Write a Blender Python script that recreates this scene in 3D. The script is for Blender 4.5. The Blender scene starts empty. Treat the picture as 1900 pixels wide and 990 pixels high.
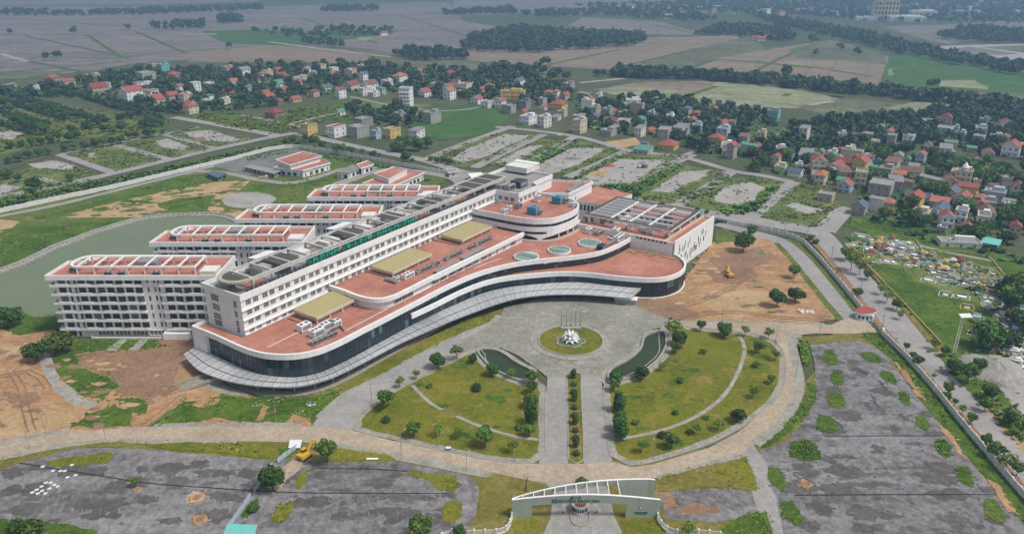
import bpy, bmesh, math, random
from mathutils import Vector, Matrix, noise
from math import radians, sin, cos, pi, hypot, atan2
random.seed(7)
SC = bpy.context.scene
COL = SC.collection
# ---------------------------------------------------------------- camera, world, sun, exposure
CAMH, PITCH, FPX = 135.0, radians(21.9), 1420.0
cam_d = bpy.data.cameras.new('camera')
cam = bpy.data.objects.new('camera', cam_d); COL.objects.link(cam)
cam.location = (0, 0, CAMH); cam.rotation_euler = (pi/2 - PITCH, 0, 0)
cam_d.sensor_width = 36; cam_d.lens = 36*FPX/1900; cam_d.clip_start = 1; cam_d.clip_end = 30000
SC.camera = cam
W = bpy.data.worlds.new('World'); SC.world = W; W.use_nodes = True
wn = W.node_tree; wn.nodes.clear()
SUN_EL, SUN_AZ = radians(58), radians(112)        # azimuth clockwise from +Y
sky = wn.nodes.new('ShaderNodeTexSky'); sky.sky_type = 'NISHITA'; sky.sun_disc = False
sky.sun_elevation = SUN_EL; sky.sun_rotation = SUN_AZ
sky.air_density = 1.0; sky.dust_density = 3.0; sky.ozone_density = 1.0
hs = wn.nodes.new('ShaderNodeHueSaturation'); hs.inputs['Saturation'].default_value = 0.35
bg = wn.nodes.new('ShaderNodeBackground'); bg.inputs['Strength'].default_value = 0.118
wo = wn.nodes.new('ShaderNodeOutputWorld')
wn.links.new(sky.outputs[0], hs.inputs['Color']); wn.links.new(hs.outputs[0], bg.inputs['Color']); wn.links.new(bg.outputs[0], wo.inputs['Surface'])
sun_d = bpy.data.lights.new('sun', 'SUN'); sun_d.energy = 2.6; sun_d.angle = radians(10); sun_d.color = (1, .96, .9)
sun = bpy.data.objects.new('sun', sun_d); COL.objects.link(sun)
sun.rotation_euler = (pi/2 - SUN_EL, 0, pi - SUN_AZ)
SC.view_settings.view_transform = 'Standard'; SC.view_settings.look = 'None'
SC.view_settings.exposure = 0.12; SC.view_settings.gamma = 1
SC.render.engine = 'CYCLES'
SC.cycles.max_bounces = 5; SC.cycles.diffuse_bounces = 2; SC.cycles.glossy_bounces = 2
SC.cycles.transmission_bounces = 2; SC.cycles.volume_bounces = 0; SC.cycles.use_denoising = True

# ---------------------------------------------------------------- survey: site coordinates from sight lines
def G(x, y, h=0.0):
    dx = (x-950)/FPX; dy = -(y-495)/FPX
    d = (dx, cos(PITCH)+dy*sin(PITCH), -sin(PITCH)+dy*cos(PITCH))
    t = (h-CAMH)/d[2]
    return Vector((d[0]*t, d[1]*t, h))
def J(p):
    v = Vector(p) - Vector((0, 0, CAMH))
    z = v.y*cos(PITCH) - v.z*sin(PITCH); u = v.y*sin(PITCH) + v.z*cos(PITCH)
    return 950+FPX*v.x/z, 495-FPX*u/z
def scale_at(p):
    v = Vector(p) - Vector((0, 0, CAMH))
    return FPX/(v.y*cos(PITCH) - v.z*sin(PITCH))
A0 = Vector((-93.6, 240.4)); ANG = radians(56.8)
UU = Vector((cos(ANG), sin(ANG))); VV = Vector((sin(ANG), -cos(ANG)))
def SW(u, v, z=0):
    p = A0 + UU*u + VV*v
    return Vector((p.x, p.y, z))

# ---------------------------------------------------------------- object helpers
def tag(o, label=None, cat=None, group=None, kind=None):
    if label: o['label'] = label
    if cat: o['category'] = cat
    if group: o['group'] = group
    if kind: o['kind'] = kind
    return o
def thing(name, label, cat, loc=(0, 0, 0), rz=0.0, group=None):
    o = bpy.data.objects.new(name, None); COL.objects.link(o)
    o.location = loc; o.rotation_euler = (0, 0, rz)
    o.empty_display_size = .5
    return tag(o, label, cat, group)
def link(name, me, parent=None, loc=None, rz=None, sc=None):
    o = bpy.data.objects.new(name, me); COL.objects.link(o)
    if parent is not None: o.parent = parent
    if loc is not None: o.location = loc
    if rz is not None: o.rotation_euler = (0, 0, rz)
    if sc is not None: o.scale = sc
    return o
def copy_tree(o, parent=None):
    c = o.copy(); COL.objects.link(c)
    if parent is not None: c.parent = parent
    for ch in list(o.children): copy_tree(ch, c)
    return c
class MB:
    def __init__(s): s.v = []; s.f = []; s.m = []; s.mats = []
    def mi(s, m):
        if m not in s.mats: s.mats.append(m)
        return s.mats.index(m)
    def add(s, vs, fs, m):
        n = len(s.v); k = s.mi(m)
        s.v.extend([tuple(q) for q in vs])
        for f in fs: s.f.append([n+i for i in f]); s.m.append(k)
        return s
    def box(s, c, d, m, rz=0.0):
        x, y, z = d[0]/2, d[1]/2, d[2]/2; cr, sr = cos(rz), sin(rz)
        vs = [(c[0]+a*x*cr-b*y*sr, c[1]+a*x*sr+b*y*cr, c[2]+e*z) for e in (-1, 1) for a, b in ((-1, -1), (1, -1), (1, 1), (-1, 1))]
        return s.add(vs, [(3, 2, 1, 0), (4, 5, 6, 7), (0, 1, 5, 4), (1, 2, 6, 5), (2, 3, 7, 6), (3, 0, 4, 7)], m)
    def bar(s, a, b, w, h, m):
        a = Vector(a); b = Vector(b); d = (b-a)
        if d.length < 1e-6: return s
        d.normalize(); up = Vector((0, 0, 1)) if abs(d.z) < .95 else Vector((1, 0, 0))
        sx = d.cross(up).normalized()*(w/2); sy = sx.cross(d).normalized()*(h/2)
        vs = [p+i*sx+j*sy for p in (a, b) for i, j in ((-1, -1), (1, -1), (1, 1), (-1, 1))]
        return s.add(vs, [(0, 1, 2, 3), (7, 6, 5, 4), (1, 0, 4, 5), (2, 1, 5, 6), (3, 2, 6, 7), (0, 3, 7, 4)], m)
    def tube(s, pts, rad, m, n=6, cap=True):
        base = []
        for i, p in enumerate(pts):
            p = Vector(p); q0 = Vector(pts[max(i-1, 0)]); q1 = Vector(pts[min(i+1, len(pts)-1)])
            d = (q1-q0).normalized(); up = Vector((0, 0, 1)) if abs(d.z) < .9 else Vector((1, 0, 0))
            sx = d.cross(up).normalized(); sy = sx.cross(d); r = rad[i] if isinstance(rad, (list, tuple)) else rad
            base += [p+(sx*cos(2*pi*k/n)+sy*sin(2*pi*k/n))*r for k in range(n)]
        fs = [(i*n+k, i*n+(k+1) % n, (i+1)*n+(k+1) % n, (i+1)*n+k) for i in range(len(pts)-1) for k in range(n)]
        if cap: fs += [tuple(range(n))[::-1], tuple((len(pts)-1)*n+k for k in range(n))]
        return s.add(base, fs, m)
    def cyl(s, c, r, h, m, n=16, r2=None):
        r2 = r if r2 is None else r2
        vs = [(c[0]+r*cos(2*pi*k/n), c[1]+r*sin(2*pi*k/n), c[2]) for k in range(n)] + [(c[0]+r2*cos(2*pi*k/n), c[1]+r2*sin(2*pi*k/n), c[2]+h) for k in range(n)]
        fs = [(k, (k+1) % n, n+(k+1) % n, n+k) for k in range(n)] + [tuple(range(n))[::-1], tuple(range(n, 2*n))]
        return s.add(vs, fs, m)
    def prism(s, poly, z0, z1, m, mtop=None, bottom=False):
        n = len(poly)
        if area(poly) < 0: poly = poly[::-1]
        vs = [(p[0], p[1], z0) for p in poly] + [(p[0], p[1], z1) for p in poly]
        s.add(vs, [(k, (k+1) % n, n+(k+1) % n, n+k) for k in range(n)], m)
        s.add(vs[n:], [tuple(range(n))], mtop or m)
        if bottom: s.add(vs[:n], [tuple(range(n))[::-1]], m)
        return s
    def wall(s, pts, z0, z1, t, m, closed=False, mtop=None):
        """a wall of thickness t running along a plan polyline"""
        l = offset(pts, t/2, closed); r = offset(pts, -t/2, closed); n = len(pts)
        for i in range(n if closed else n-1):
            j = (i+1) % n
            vs = [(*l[i], z0), (*l[j], z0), (*r[j], z0), (*r[i], z0), (*l[i], z1), (*l[j], z1), (*r[j], z1), (*r[i], z1)]
            fs = [(1, 0, 4, 5), (3, 2, 6, 7), (0, 1, 2, 3)]
            if not closed and i == 0: fs.append((0, 3, 7, 4))
            if not closed and i == n-2: fs.append((2, 1, 5, 6))
            s.add(vs, fs, m); s.add(vs, [(5, 4, 7, 6)], mtop or m)
        return s
    def me(s, name):
        me = bpy.data.meshes.new(name); me.from_pydata(s.v, [], s.f)
        for m in s.mats: me.materials.append(m)
        if len(s.mats) > 1: me.polygons.foreach_set('material_index', s.m)
        me.update(); return me
    def obj(s, name, parent=None, loc=None, rz=None):
        return link(name, s.me(name), parent, loc, rz)
def area(p): return sum(p[i][0]*p[(i+1) % len(p)][1]-p[(i+1) % len(p)][0]*p[i][1] for i in range(len(p)))/2
def offset(pts, d, closed=False):
    n = len(pts); out = []
    for i in range(n):
        a = pts[i-1] if (i or closed) else None; b = pts[i]; c = pts[(i+1) % n] if (i < n-1 or closed) else None
        ns = []
        for p, q in ((a, b), (b, c)):
            if p is None or q is None: continue
            l = hypot(q[0]-p[0], q[1]-p[1]) or 1e-9
            ns.append((-(q[1]-p[1])/l, (q[0]-p[0])/l))
        nx = sum(k[0] for k in ns); ny = sum(k[1] for k in ns); l = hypot(nx, ny) or 1e-9; nx /= l; ny /= l
        cs = max(.35, nx*ns[0][0]+ny*ns[0][1])
        out.append((b[0]+nx*d/cs, b[1]+ny*d/cs))
    return out
def smooth(pts, step=2.0, closed=False):
    """Catmull-Rom through plan points, resampled"""
    out = []; n = len(pts)
    for i in range(n if closed else n-1):
        p0 = pts[(i-1) % n] if (i or closed) else pts[0]; p1 = pts[i]; p2 = pts[(i+1) % n]
        p3 = pts[(i+2) % n] if (i+2 < n or closed) else pts[-1]
        k = max(1, int(hypot(p2[0]-p1[0], p2[1]-p1[1])/step))
        for j in range(k):
            t = j/k
            out.append(tuple(.5*((2*p1[a])+(-p0[a]+p2[a])*t+(2*p0[a]-5*p1[a]+4*p2[a]-p3[a])*t*t+(-p0[a]+3*p1[a]-3*p2[a]+p3[a])*t**3) for a in range(len(p1))))
    if not closed: out.append(tuple(pts[-1]))
    return out
def resample(pts, n):
    L = [0]
    for a, b in zip(pts, pts[1:]): L.append(L[-1]+math.dist(a, b))
    out = []; k = 0
    for i in range(n):
        t = L[-1]*i/(n-1)
        while k < len(pts)-2 and L[k+1] < t: k += 1
        f = (t-L[k])/max(1e-9, L[k+1]-L[k]); f = min(max(f, 0), 1)
        out.append(tuple(pts[k][a]+(pts[k+1][a]-pts[k][a])*f for a in range(len(pts[0]))))
    return out
def length(pts): return sum(math.dist(a, b) for a, b in zip(pts, pts[1:]))
def inside(p, poly):
    x, y = p; c = False; n = len(poly); j = n-1
    for i in range(n):
        xi, yi = poly[i][0], poly[i][1]; xj, yj = poly[j][0], poly[j][1]
        if (yi > y) != (yj > y) and x < (xj-xi)*(y-yi)/(yj-yi)+xi: c = not c
        j = i
    return c

# ---------------------------------------------------------------- materials
MATS = {}
def nodemat(name):
    m = bpy.data.materials.new(name); m.use_nodes = True
    return m, m.node_tree.nodes, m.node_tree.links, m.node_tree.nodes['Principled BSDF']
def noise_node(N, L, pos, scale, detail=4, rough=.6, stretch=None):
    if stretch:
        mp = N.new('ShaderNodeMapping'); mp.inputs['Scale'].default_value = stretch[0:3]
        if len(stretch) > 3: mp.inputs['Rotation'].default_value = (0, 0, stretch[3])
        L.new(pos, mp.inputs[0]); pos = mp.outputs[0]
    t = N.new('ShaderNodeTexNoise'); t.inputs['Scale'].default_value = scale; t.inputs['Detail'].default_value = detail
    t.inputs['Roughness'].default_value = rough; L.new(pos, t.inputs['Vector']); return t.outputs['Fac']
def ramp(N, L, fac, stops):
    r = N.new('ShaderNodeValToRGB'); e = r.color_ramp.elements
    e[0].position = stops[0][0]; e[0].color = (*stops[0][1], 1)
    e[1].position = stops[-1][0]; e[1].color = (*stops[-1][1], 1)
    for p, c in stops[1:-1]:
        x = e.new(p); x.color = (*c, 1)
    L.new(fac, r.inputs[0]); return r.outputs[0]
def mix(N, L, fac, a, b, mode='MIX'):
    m = N.new('ShaderNodeMix'); m.data_type = 'RGBA'; m.blend_type = mode
    for s, v in ((m.inputs[0], fac), (m.inputs[6], a), (m.inputs[7], b)):
        if isinstance(v, (int, float)): s.default_value = v
        elif isinstance(v, tuple): s.default_value = (*v, 1)
        else: L.new(v, s)
    return m.outputs[2]
def ground(name, stops, big=.05, fine=1.2, grit=.25, bump=.3, rough=.95, stretch=None, spec=.15, plots=None):
    """patchy ground: colours spread by a two-scale noise, with a fine grit"""
    m, N, L, B = nodemat(name)
    pos = N.new('ShaderNodeNewGeometry').outputs['Position']
    a = noise_node(N, L, pos, big, 6, .65, stretch); b = noise_node(N, L, pos, fine, 3, .7)
    mm = N.new('ShaderNodeMath'); mm.operation = 'MULTIPLY_ADD'; mm.inputs[1].default_value = .45; L.new(b, mm.inputs[0])
    m2 = N.new('ShaderNodeMath'); m2.operation = 'MULTIPLY'; m2.inputs[1].default_value = .55*1.0; L.new(a, m2.inputs[0]); L.new(m2.outputs[0], mm.inputs[2])
    c = ramp(N, L, mm.outputs[0], stops)
    g = noise_node(N, L, pos, fine*2.6, 2, .8)
    if plots:
        mp = N.new('ShaderNodeMapping'); mp.inputs['Rotation'].default_value = (0, 0, plots[2]); L.new(pos, mp.inputs[0])
        br = N.new('ShaderNodeTexBrick'); br.inputs['Scale'].default_value = 1; br.inputs['Brick Width'].default_value = plots[0]; br.inputs['Row Height'].default_value = plots[1]; br.inputs['Mortar Size'].default_value = plots[3]
        br.inputs['Color1'].default_value = (1, 1, 1, 1); br.inputs['Color2'].default_value = (.78, .80, .80, 1); br.inputs['Mortar'].default_value = (.42, .5, .42, 1); br.offset = .37
        L.new(mp.outputs[0], br.inputs['Vector']); c = mix(N, L, .8, c, br.outputs[0], 'MULTIPLY')
    c2 = mix(N, L, grit, c, ramp(N, L, g, [(.3, (.25, .25, .25)), (.7, (1.0, 1.0, 1.0))]), 'OVERLAY')
    L.new(c2, B.inputs['Base Color']); B.inputs['Roughness'].default_value = rough
    B.inputs['Specular IOR Level'].default_value = spec
    if bump:
        bp = N.new('ShaderNodeBump'); bp.inputs['Strength'].default_value = bump; bp.inputs['Distance'].default_value = .25
        L.new(b, bp.inputs['Height']); L.new(bp.outputs[0], B.inputs['Normal'])
    MATS[name] = m; return m
def paint(name, col, dirt=.25, rough=.7, scale=.35, streak=True, metal=0.0, dcol=None, spec=.3):
    """painted or plastered surface with grime and rain streaks"""
    m, N, L, B = nodemat(name)
    pos = N.new('ShaderNodeNewGeometry').outputs['Position']
    a = noise_node(N, L, pos, scale, 5, .7)
    s = noise_node(N, L, pos, .9, 3, .6, (1, 1, .12)) if streak else noise_node(N, L, pos, 2.2, 3, .6)
    f = N.new('ShaderNodeMath'); f.operation = 'MULTIPLY'; L.new(a, f.inputs[0]); L.new(s, f.inputs[1])
    mr = N.new('ShaderNodeMapRange'); mr.inputs[1].default_value = .2; mr.inputs[2].default_value = .42
    mr.inputs[3].default_value = 0; mr.inputs[4].default_value = dirt; L.new(f.outputs[0], mr.inputs[0])
    dc = dcol or tuple(c*.45+.03 for c in col)
    L.new(mix(N, L, mr.outputs[0], tuple(col), tuple(dc)), B.inputs['Base Color'])
    B.inputs['Roughness'].default_value = rough; B.inputs['Metallic'].default_value = metal
    B.inputs['Specular IOR Level'].default_value = spec
    MATS[name] = m; return m
def foliage(name, c1, c2, c3, tint=.35):
    m, N, L, B = nodemat(name)
    g = N.new('ShaderNodeNewGeometry'); oi = N.new('ShaderNodeObjectInfo')
    c = ramp(N, L, g.outputs['Random Per Island'], [(0, c1), (.55, c2), (1, c3)])
    v = N.new('ShaderNodeMapRange'); v.inputs[3].default_value = 1-tint; v.inputs[4].default_value = 1+tint
    L.new(oi.outputs['Random'], v.inputs[0])
    h = N.new('ShaderNodeHueSaturation'); L.new(c, h.inputs['Color']); L.new(v.outputs[0], h.inputs['Value'])
    h2 = N.new('ShaderNodeMapRange'); h2.inputs[3].default_value = .485; h2.inputs[4].default_value = .51
    L.new(oi.outputs['Random'], h2.inputs[0]); L.new(h2.outputs[0], h.inputs['Hue'])
    L.new(h.outputs[0], B.inputs['Base Color']); B.inputs['Roughness'].default_value = .75
    B.inputs['Specular IOR Level'].default_value = .2
    MATS[name] = m; return m
def glass(name, col=(.02, .03, .035), rough=.08):
    m, N, L, B = nodemat(name)
    oi = N.new('ShaderNodeObjectInfo')
    c = ramp(N, L, oi.outputs['Random'], [(0, tuple(x*.6 for x in col)), (.7, col), (.85, tuple(x*1.9+.01 for x in col)), (1, tuple(x*4+.03 for x in col))])
    L.new(c, B.inputs['Base Color']); B.inputs['Roughness'].default_value = rough
    B.inputs['Specular IOR Level'].default_value = .6
    MATS[name] = m; return m
# ground covers
ground('land', [(.3, (.045, .06, .03)), (.5, (.075, .09, .04)), (.7, (.12, .12, .06))], big=.012, fine=.12, bump=0)
ground('paddy', [(.3, (.14, .118, .112)), (.5, (.205, .175, .163)), (.7, (.27, .24, .22))], big=.004, fine=.06, bump=0, stretch=(1, 3, 1), plots=(95, 38, .18, 2.2))
ground('paddy_brown', [(.3, (.16, .12, .09)), (.5, (.235, .18, .135)), (.7, (.29, .235, .175))], big=.006, fine=.08, bump=0, stretch=(1, 3, 1), plots=(70, 26, .45, 1.1))
ground('paddy_olive', [(.3, (.07, .085, .04)), (.5, (.13, .13, .075)), (.7, (.22, .22, .14))], big=.008, fine=.06, bump=0, stretch=(1, 2.5, 1), plots=(80, 30, .3, .9))
ground('paddy_green', [(.3, (.03, .075, .02)), (.5, (.05, .115, .025)), (.7, (.09, .15, .035))], big=.015, fine=.12, bump=0)
ground('paddy_pale', [(.3, (.12, .14, .06)), (.5, (.22, .23, .13)), (.72, (.38, .37, .28))], big=.016, fine=.1, bump=0, stretch=(1, 2.5, 1))
ground('lush', [(.3, (.02, .045, .008)), (.45, (.045, .085, .010)), (.56, (.085, .135, .016)), (.7, (.15, .16, .035))], big=.06, fine=.7, bump=.6, grit=.35)
ground('meadow', [(.3, (.04, .07, .012)), (.44, (.07, .115, .016)), (.54, (.115, .14, .03)), (.62, (.21, .18, .07)), (.7, (.32, .24, .12))], big=.045, fine=.5, bump=.5)
ground('lawn', [(.3, (.05, .07, .008)), (.42, (.09, .105, .010)), (.52, (.145, .145, .014)), (.60, (.19, .165, .022)), (.7, (.24, .17, .06))], big=.06, fine=.8, bump=.6, grit=.4)
ground('weeds', [(.3, (.05, .08, .018)), (.45, (.09, .13, .03)), (.56, (.15, .17, .05)), (.7, (.26, .23, .15))], big=.04, fine=.45, bump=.5)
ground('dry_verge', [(.3, (.08, .08, .015)), (.5, (.16, .14, .03)), (.7, (.30, .23, .10))], big=.06, fine=.7, bump=.5)
ground('dirt', [(.3, (.21, .11, .055)), (.46, (.32, .185, .095)), (.58, (.39, .245, .13)), (.72, (.47, .335, .20))], big=.05, fine=.5, bump=.6, grit=.35)
ground('dark_dirt', [(.3, (.15, .09, .055)), (.5, (.235, .145, .09)), (.7, (.32, .21, .135))], big=.06, fine=.6, bump=.6, grit=.35)
ground('ochre', [(.3, (.28, .18, .09)), (.5, (.38, .26, .14)), (.7, (.48, .36, .22))], big=.06, fine=.6, bump=.5, grit=.3)
ground('asphalt', [(.32, (.062, .056, .055)), (.42, (.112, .104, .103)), (.51, (.178, .170, .171)), (.68, (.27, .26, .26))], big=.04, fine=.35, bump=.15, grit=.4, stretch=(.4, 1.6, 1))
ground('lot_road', [(.3, (.20, .19, .18)), (.5, (.28, .265, .25)), (.7, (.36, .33, .30))], big=.06, fine=.5, bump=.1)
ground('beige_road', [(.3, (.26, .205, .145)), (.5, (.36, .29, .215)), (.7, (.46, .385, .295))], big=.05, fine=.5, bump=.12, grit=.25)
ground('grey_road', [(.3, (.20, .19, .185)), (.5, (.29, .275, .265)), (.7, (.38, .355, .335))], big=.05, fine=.6, bump=.1, grit=.15)
ground('plaza', [(.3, (.13, .128, .10)), (.45, (.205, .20, .16)), (.58, (.27, .26, .215)), (.7, (.38, .36, .305))], big=.05, fine=.5, bump=.12, grit=.35)
ground('kerb_stone', [(.3, (.20, .20, .17)), (.5, (.31, .30, .26)), (.7, (.42, .40, .35))], big=.3, fine=1.5, bump=.2)
ground('paving', [(.3, (.15, .15, .12)), (.5, (.27, .26, .22)), (.7, (.38, .36, .31))], big=.15, fine=1.2, bump=.25, grit=.35)
ground('gravel', [(.3, (.20, .19, .175)), (.5, (.31, .295, .275)), (.7, (.42, .40, .375))], big=.06, fine=.7, bump=.4, grit=.35)
ground('rubble', [(.3, (.17, .16, .14)), (.5, (.28, .265, .24)), (.7, (.42, .39, .35))], big=.3, fine=1.6, bump=.8, grit=.5)
ground('stain', [(.3, (.05, .043, .042)), (.5, (.085, .075, .072)), (.7, (.14, .125, .12))], big=.08, fine=.5, bump=.1)
ground('stain_soft', [(.3, (.062, .055, .052)), (.5, (.098, .089, .084)), (.7, (.15, .14, .134))], big=.1, fine=.5, bump=.1, grit=.4)
ground('lush_yellow', [(.3, (.06, .085, .008)), (.5, (.125, .135, .012)), (.7, (.20, .18, .025))], big=.05, fine=.7, bump=.6, grit=.4)
ground('tar', [(.3, (.012, .012, .014)), (.7, (.04, .038, .04))], big=.3, fine=1, bump=0)
ground('clinker', [(.3, (.10, .10, .10)), (.5, (.17, .165, .165)), (.7, (.24, .23, .23))], big=.08, fine=.5, bump=.3)
def water(name, c, r=.12):
    m, N, L, B = nodemat(name)
    pos = N.new('ShaderNodeNewGeometry').outputs['Position']
    n = noise_node(N, L, pos, .05, 3); L.new(mix(N, L, n, tuple(x*.85 for x in c), tuple(x*1.15 for x in c)), B.inputs['Base Color'])
    B.inputs['Roughness'].default_value = r; B.inputs['Specular IOR Level'].default_value = .2
    bp = N.new('ShaderNodeBump'); bp.inputs['Strength'].default_value = .15; bp.inputs['Distance'].default_value = .05
    L.new(noise_node(N, L, pos, 1.6, 3), bp.inputs['Height']); L.new(bp.outputs[0], B.inputs['Normal'])
    MATS[name] = m
water('pond_water', (.15, .185, .105), .3); water('basin_water', (.035, .05, .02), .25)
# buildings
for n, c, d in (('white', (.80, .80, .79), .3), ('render_white', (.70, .69, .66), .3), ('cream', (.62, .54, .38), .3), ('yellow', (.62, .47, .13), .25),
                ('pink', (.52, .36, .32), .3), ('beige', (.47, .41, .34), .35), ('grey', (.36, .35, .33), .4), ('concrete', (.27, .26, .245), .5),
                ('pale_blue', (.42, .52, .60), .3), ('turquoise', (.16, .46, .46), .3), ('pale_green', (.38, .50, .36), .3), ('brown', (.25, .17, .13), .4),
                ('wall_white', (.68, .68, .64), .35), ('brick_red', (.35, .07, .06), .3), ('gate_grey', (.36, .40, .35), .3), ('grimy', (.50, .49, .465), .6), ('ochre_wall', (.42, .31, .13), .4), ('faint_paint', (.36, .35, .34), .5)):
    paint(n, c, d)
for n, c, d in (('red_roof', (.33, .095, .07), .55), ('dark_red_roof', (.25, .06, .058), .5), ('orange_roof', (.40, .15, .08), .55), ('green_roof', (.10, .26, .19), .4),
                ('grey_roof', (.24, .24, .24), .5), ('blue_roof', (.10, .13, .18), .4), ('brown_roof', (.20, .11, .085), .4), ('slab_roof', (.30, .29, .27), .6),
                ('beige_roof', (.40, .37, .28), .4), ('turquoise_roof', (.17, .50, .45), .3), ('moss', (.085, .078, .06), .5)):
    paint(n, c, d, .8, .5, False)
paint('steel', (.62, .63, .64), .4, .45, .6, True, .3); paint('dark_metal', (.05, .05, .055), .2, .5); paint('galvanised', (.36, .36, .36), .4, .5, .5, True, .4)
paint('sheet_beige', (.40, .34, .165), .3, .55, .5); paint('letter_green', (.02, .42, .30), .1, .6, .5); paint('net_green', (.02, .20, .15), .4, .7, .5); paint('sign_green', (.012, .10, .055), .1, .6)
paint('unit_white', (.72, .72, .71), .15, .5, 1); paint('unit_blue', (.05, .27, .42), .2, .5, 1); paint('unit_grey', (.32, .32, .31), .3, .6, 1)
paint('machine_yellow', (.62, .36, .03), .25, .5, 1); paint('rubber', (.02, .02, .02), .2, .8); paint('bark', (.11, .085, .06), .3, .9, 1)
paint('pole', (.30, .30, .29), .3, .7); paint('fountain_white', (.84, .84, .84), .05, .4); paint('tile_grey', (.33, .33, .31), .4)
paint('timber', (.45, .32, .17), .3, .8); paint('tarp_blue', (.07, .20, .40), .2, .7); paint('scaff', (.10, .22, .22), .4, .8); paint('car_white', (.7, .7, .7), .05, .3); paint('car_dark', (.03, .035, .045), .05, .25)
def terracotta():
    m, N, L, B = nodemat('terracotta')
    tc = N.new('ShaderNodeTexCoord').outputs['Object']
    pos = N.new('ShaderNodeNewGeometry').outputs['Position']
    a = noise_node(N, L, pos, .07, 6, .7); b = noise_node(N, L, pos, 1.1, 3, .7)
    c = ramp(N, L, a, [(.3, (.28, .125, .095)), (.44, (.385, .16, .112)), (.57, (.435, .19, .135)), (.72, (.50, .285, .225))])
    br = N.new('ShaderNodeTexBrick'); br.offset = 0; br.inputs['Scale'].default_value = 1; br.inputs['Brick Width'].default_value = 4.4; br.inputs['Row Height'].default_value = 4.4
    br.inputs['Mortar Size'].default_value = .09; br.inputs['Color1'].default_value = (1, 1, 1, 1); br.inputs['Color2'].default_value = (.93, .93, .93, 1); br.inputs['Mortar'].default_value = (.62, .62, .64, 1)
    L.new(tc, br.inputs['Vector'])
    c = mix(N, L, 1.0, c, br.outputs[0], 'MULTIPLY')
    c = mix(N, L, .22, c, ramp(N, L, b, [(.3, (.25, .25, .25)), (.7, (1, 1, 1))]), 'OVERLAY')
    L.new(c, B.inputs['Base Color']); B.inputs['Roughness'].default_value = .85; B.inputs['Specular IOR Level'].default_value = .2
    MATS['terracotta'] = m
terracotta()
glass('glass'); glass('curtain_glass', (.016, .028, .034), .06); glass('window_dark', (.035, .035, .037), .2); glass('dome_glass', (.10, .24, .19), .15); glass('solar', (.02, .035, .07), .1)
foliage('leaf_dark', (.025, .062, .012), (.048, .112, .02), (.095, .175, .03))
foliage('leaf_mid', (.04, .08, .014), (.08, .15, .024), (.15, .22, .04))
foliage('leaf_light', (.06, .12, .012), (.12, .21, .022), (.21, .30, .04))
foliage('leaf_far', (.022, .045, .018), (.042, .08, .028), (.075, .125, .04), .25)
foliage('tuft_green', (.05, .11, .014), (.09, .18, .02), (.17, .25, .035), .2)
foliage('tuft_olive', (.10, .12, .014), (.15, .17, .02), (.24, .22, .045), .2)
foliage('tuft_weed', (.075, .125, .025), (.14, .20, .045), (.25, .28, .10), .2)
M = MATS
# ================================================================ THE SETTING: ground, roads, water
LAY = [0.0, .004]
def layer():
    LAY[0] += LAY[1]
    return LAY[0]
def ragged(poly, step, amp, seed=0):
    out = []; n = len(poly)
    for i in range(n):
        a = poly[i]; b = poly[(i+1) % n]; L = math.dist(a, b); k = max(1, min(400, int(L/step)))
        for j in range(k):
            t = j/k; x = a[0]+(b[0]-a[0])*t; y = a[1]+(b[1]-a[1])*t
            q = Vector((x/(step*2.5), y/(step*2.5), seed*3.1))
            k2 = q*3.1; out.append((x+(noise.noise(q)*1.7+noise.noise(k2)*.8)*amp, y+(noise.noise(q+Vector((31, 17, 5)))*1.7+noise.noise(k2+Vector((3, 57, 5)))*.8)*amp))
    return out
POLY = {}
NP = [0]
def patch_w(name, poly, mat, rag=0.0, step=2.2, z=None, kind='structure'):
    NP[0] += 1
    if rag: poly = ragged(poly, step, rag, NP[0])
    if area(poly) < 0: poly = poly[::-1]
    me = bpy.data.meshes.new(name); zz = layer() if z is None else z
    vs = [(x, y, zz) for x, y in poly]; fs = [list(range(len(poly)))]
    if rag >= .25 and kind == 'structure':                      # loose flecks of the same cover breaking up the edge
        rn = random.Random(NP[0]); n0 = len(poly); m_ = min(700, int(n0*2.2))
        for k in range(m_):
            i = rn.randrange(n0); p = poly[i]; sg = abs(rn.gauss(0, 1))*rag*2.2; a0 = rn.uniform(0, 6.28); r = rag*rn.uniform(.15, 1.0)*rn.uniform(.5, 1.2); b0 = len(vs)
            cx, cy = p[0]+cos(a0)*sg, p[1]+sin(a0)*sg; st = rn.uniform(.6, 1.6)
            for j in range(7): q = 2*pi*j/7; rr = r*rn.uniform(.55, 1.25); vs.append((cx+rr*cos(q)*st, cy+rr*sin(q), zz+LAY[1]*(.2+.7*k/m_)))
            fs.append(list(range(b0, b0+7)))
    me.from_pydata(vs, [], fs); me.materials.append(M[mat]); me.update()
    o = link(name, me); tag(o, kind=kind); return o
def gp(pts): return [tuple(G(x, y)[:2]) for x, y in pts]
def patch(name, pts, mat, rag=0.0, step=2.2, z=None):
    return patch_w(name, gp(pts), mat, rag, step, z)
def ribbon_w(name, pts, width, mat, rag=0.0, sm=True, z=None):
    p = smooth(pts, 4) if sm and len(pts) > 2 else resample(pts, max(2, int(length(pts)/6)))
    wl = [width/2*(1+rag*noise.noise(Vector((q[0]*.15, q[1]*.15, 1)))) for q in p]
    l = [offset(p, w)[i] for i, w in enumerate(wl)] if rag else offset(p, width/2)
    r = [offset(p, -w)[i] for i, w in enumerate(wl)] if rag else offset(p, -width/2)
    NP[0] += 1; zz = layer() if z is None else z; n = len(p)
    me = bpy.data.meshes.new(name)
    me.from_pydata([(*q, zz) for q in l]+[(*q, zz) for q in r], [], [(i, n+i, n+i+1, i+1) for i in range(n-1)])
    me.materials.append(M[mat]); me.update()
    return tag(link(name, me), kind='structure')
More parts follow.
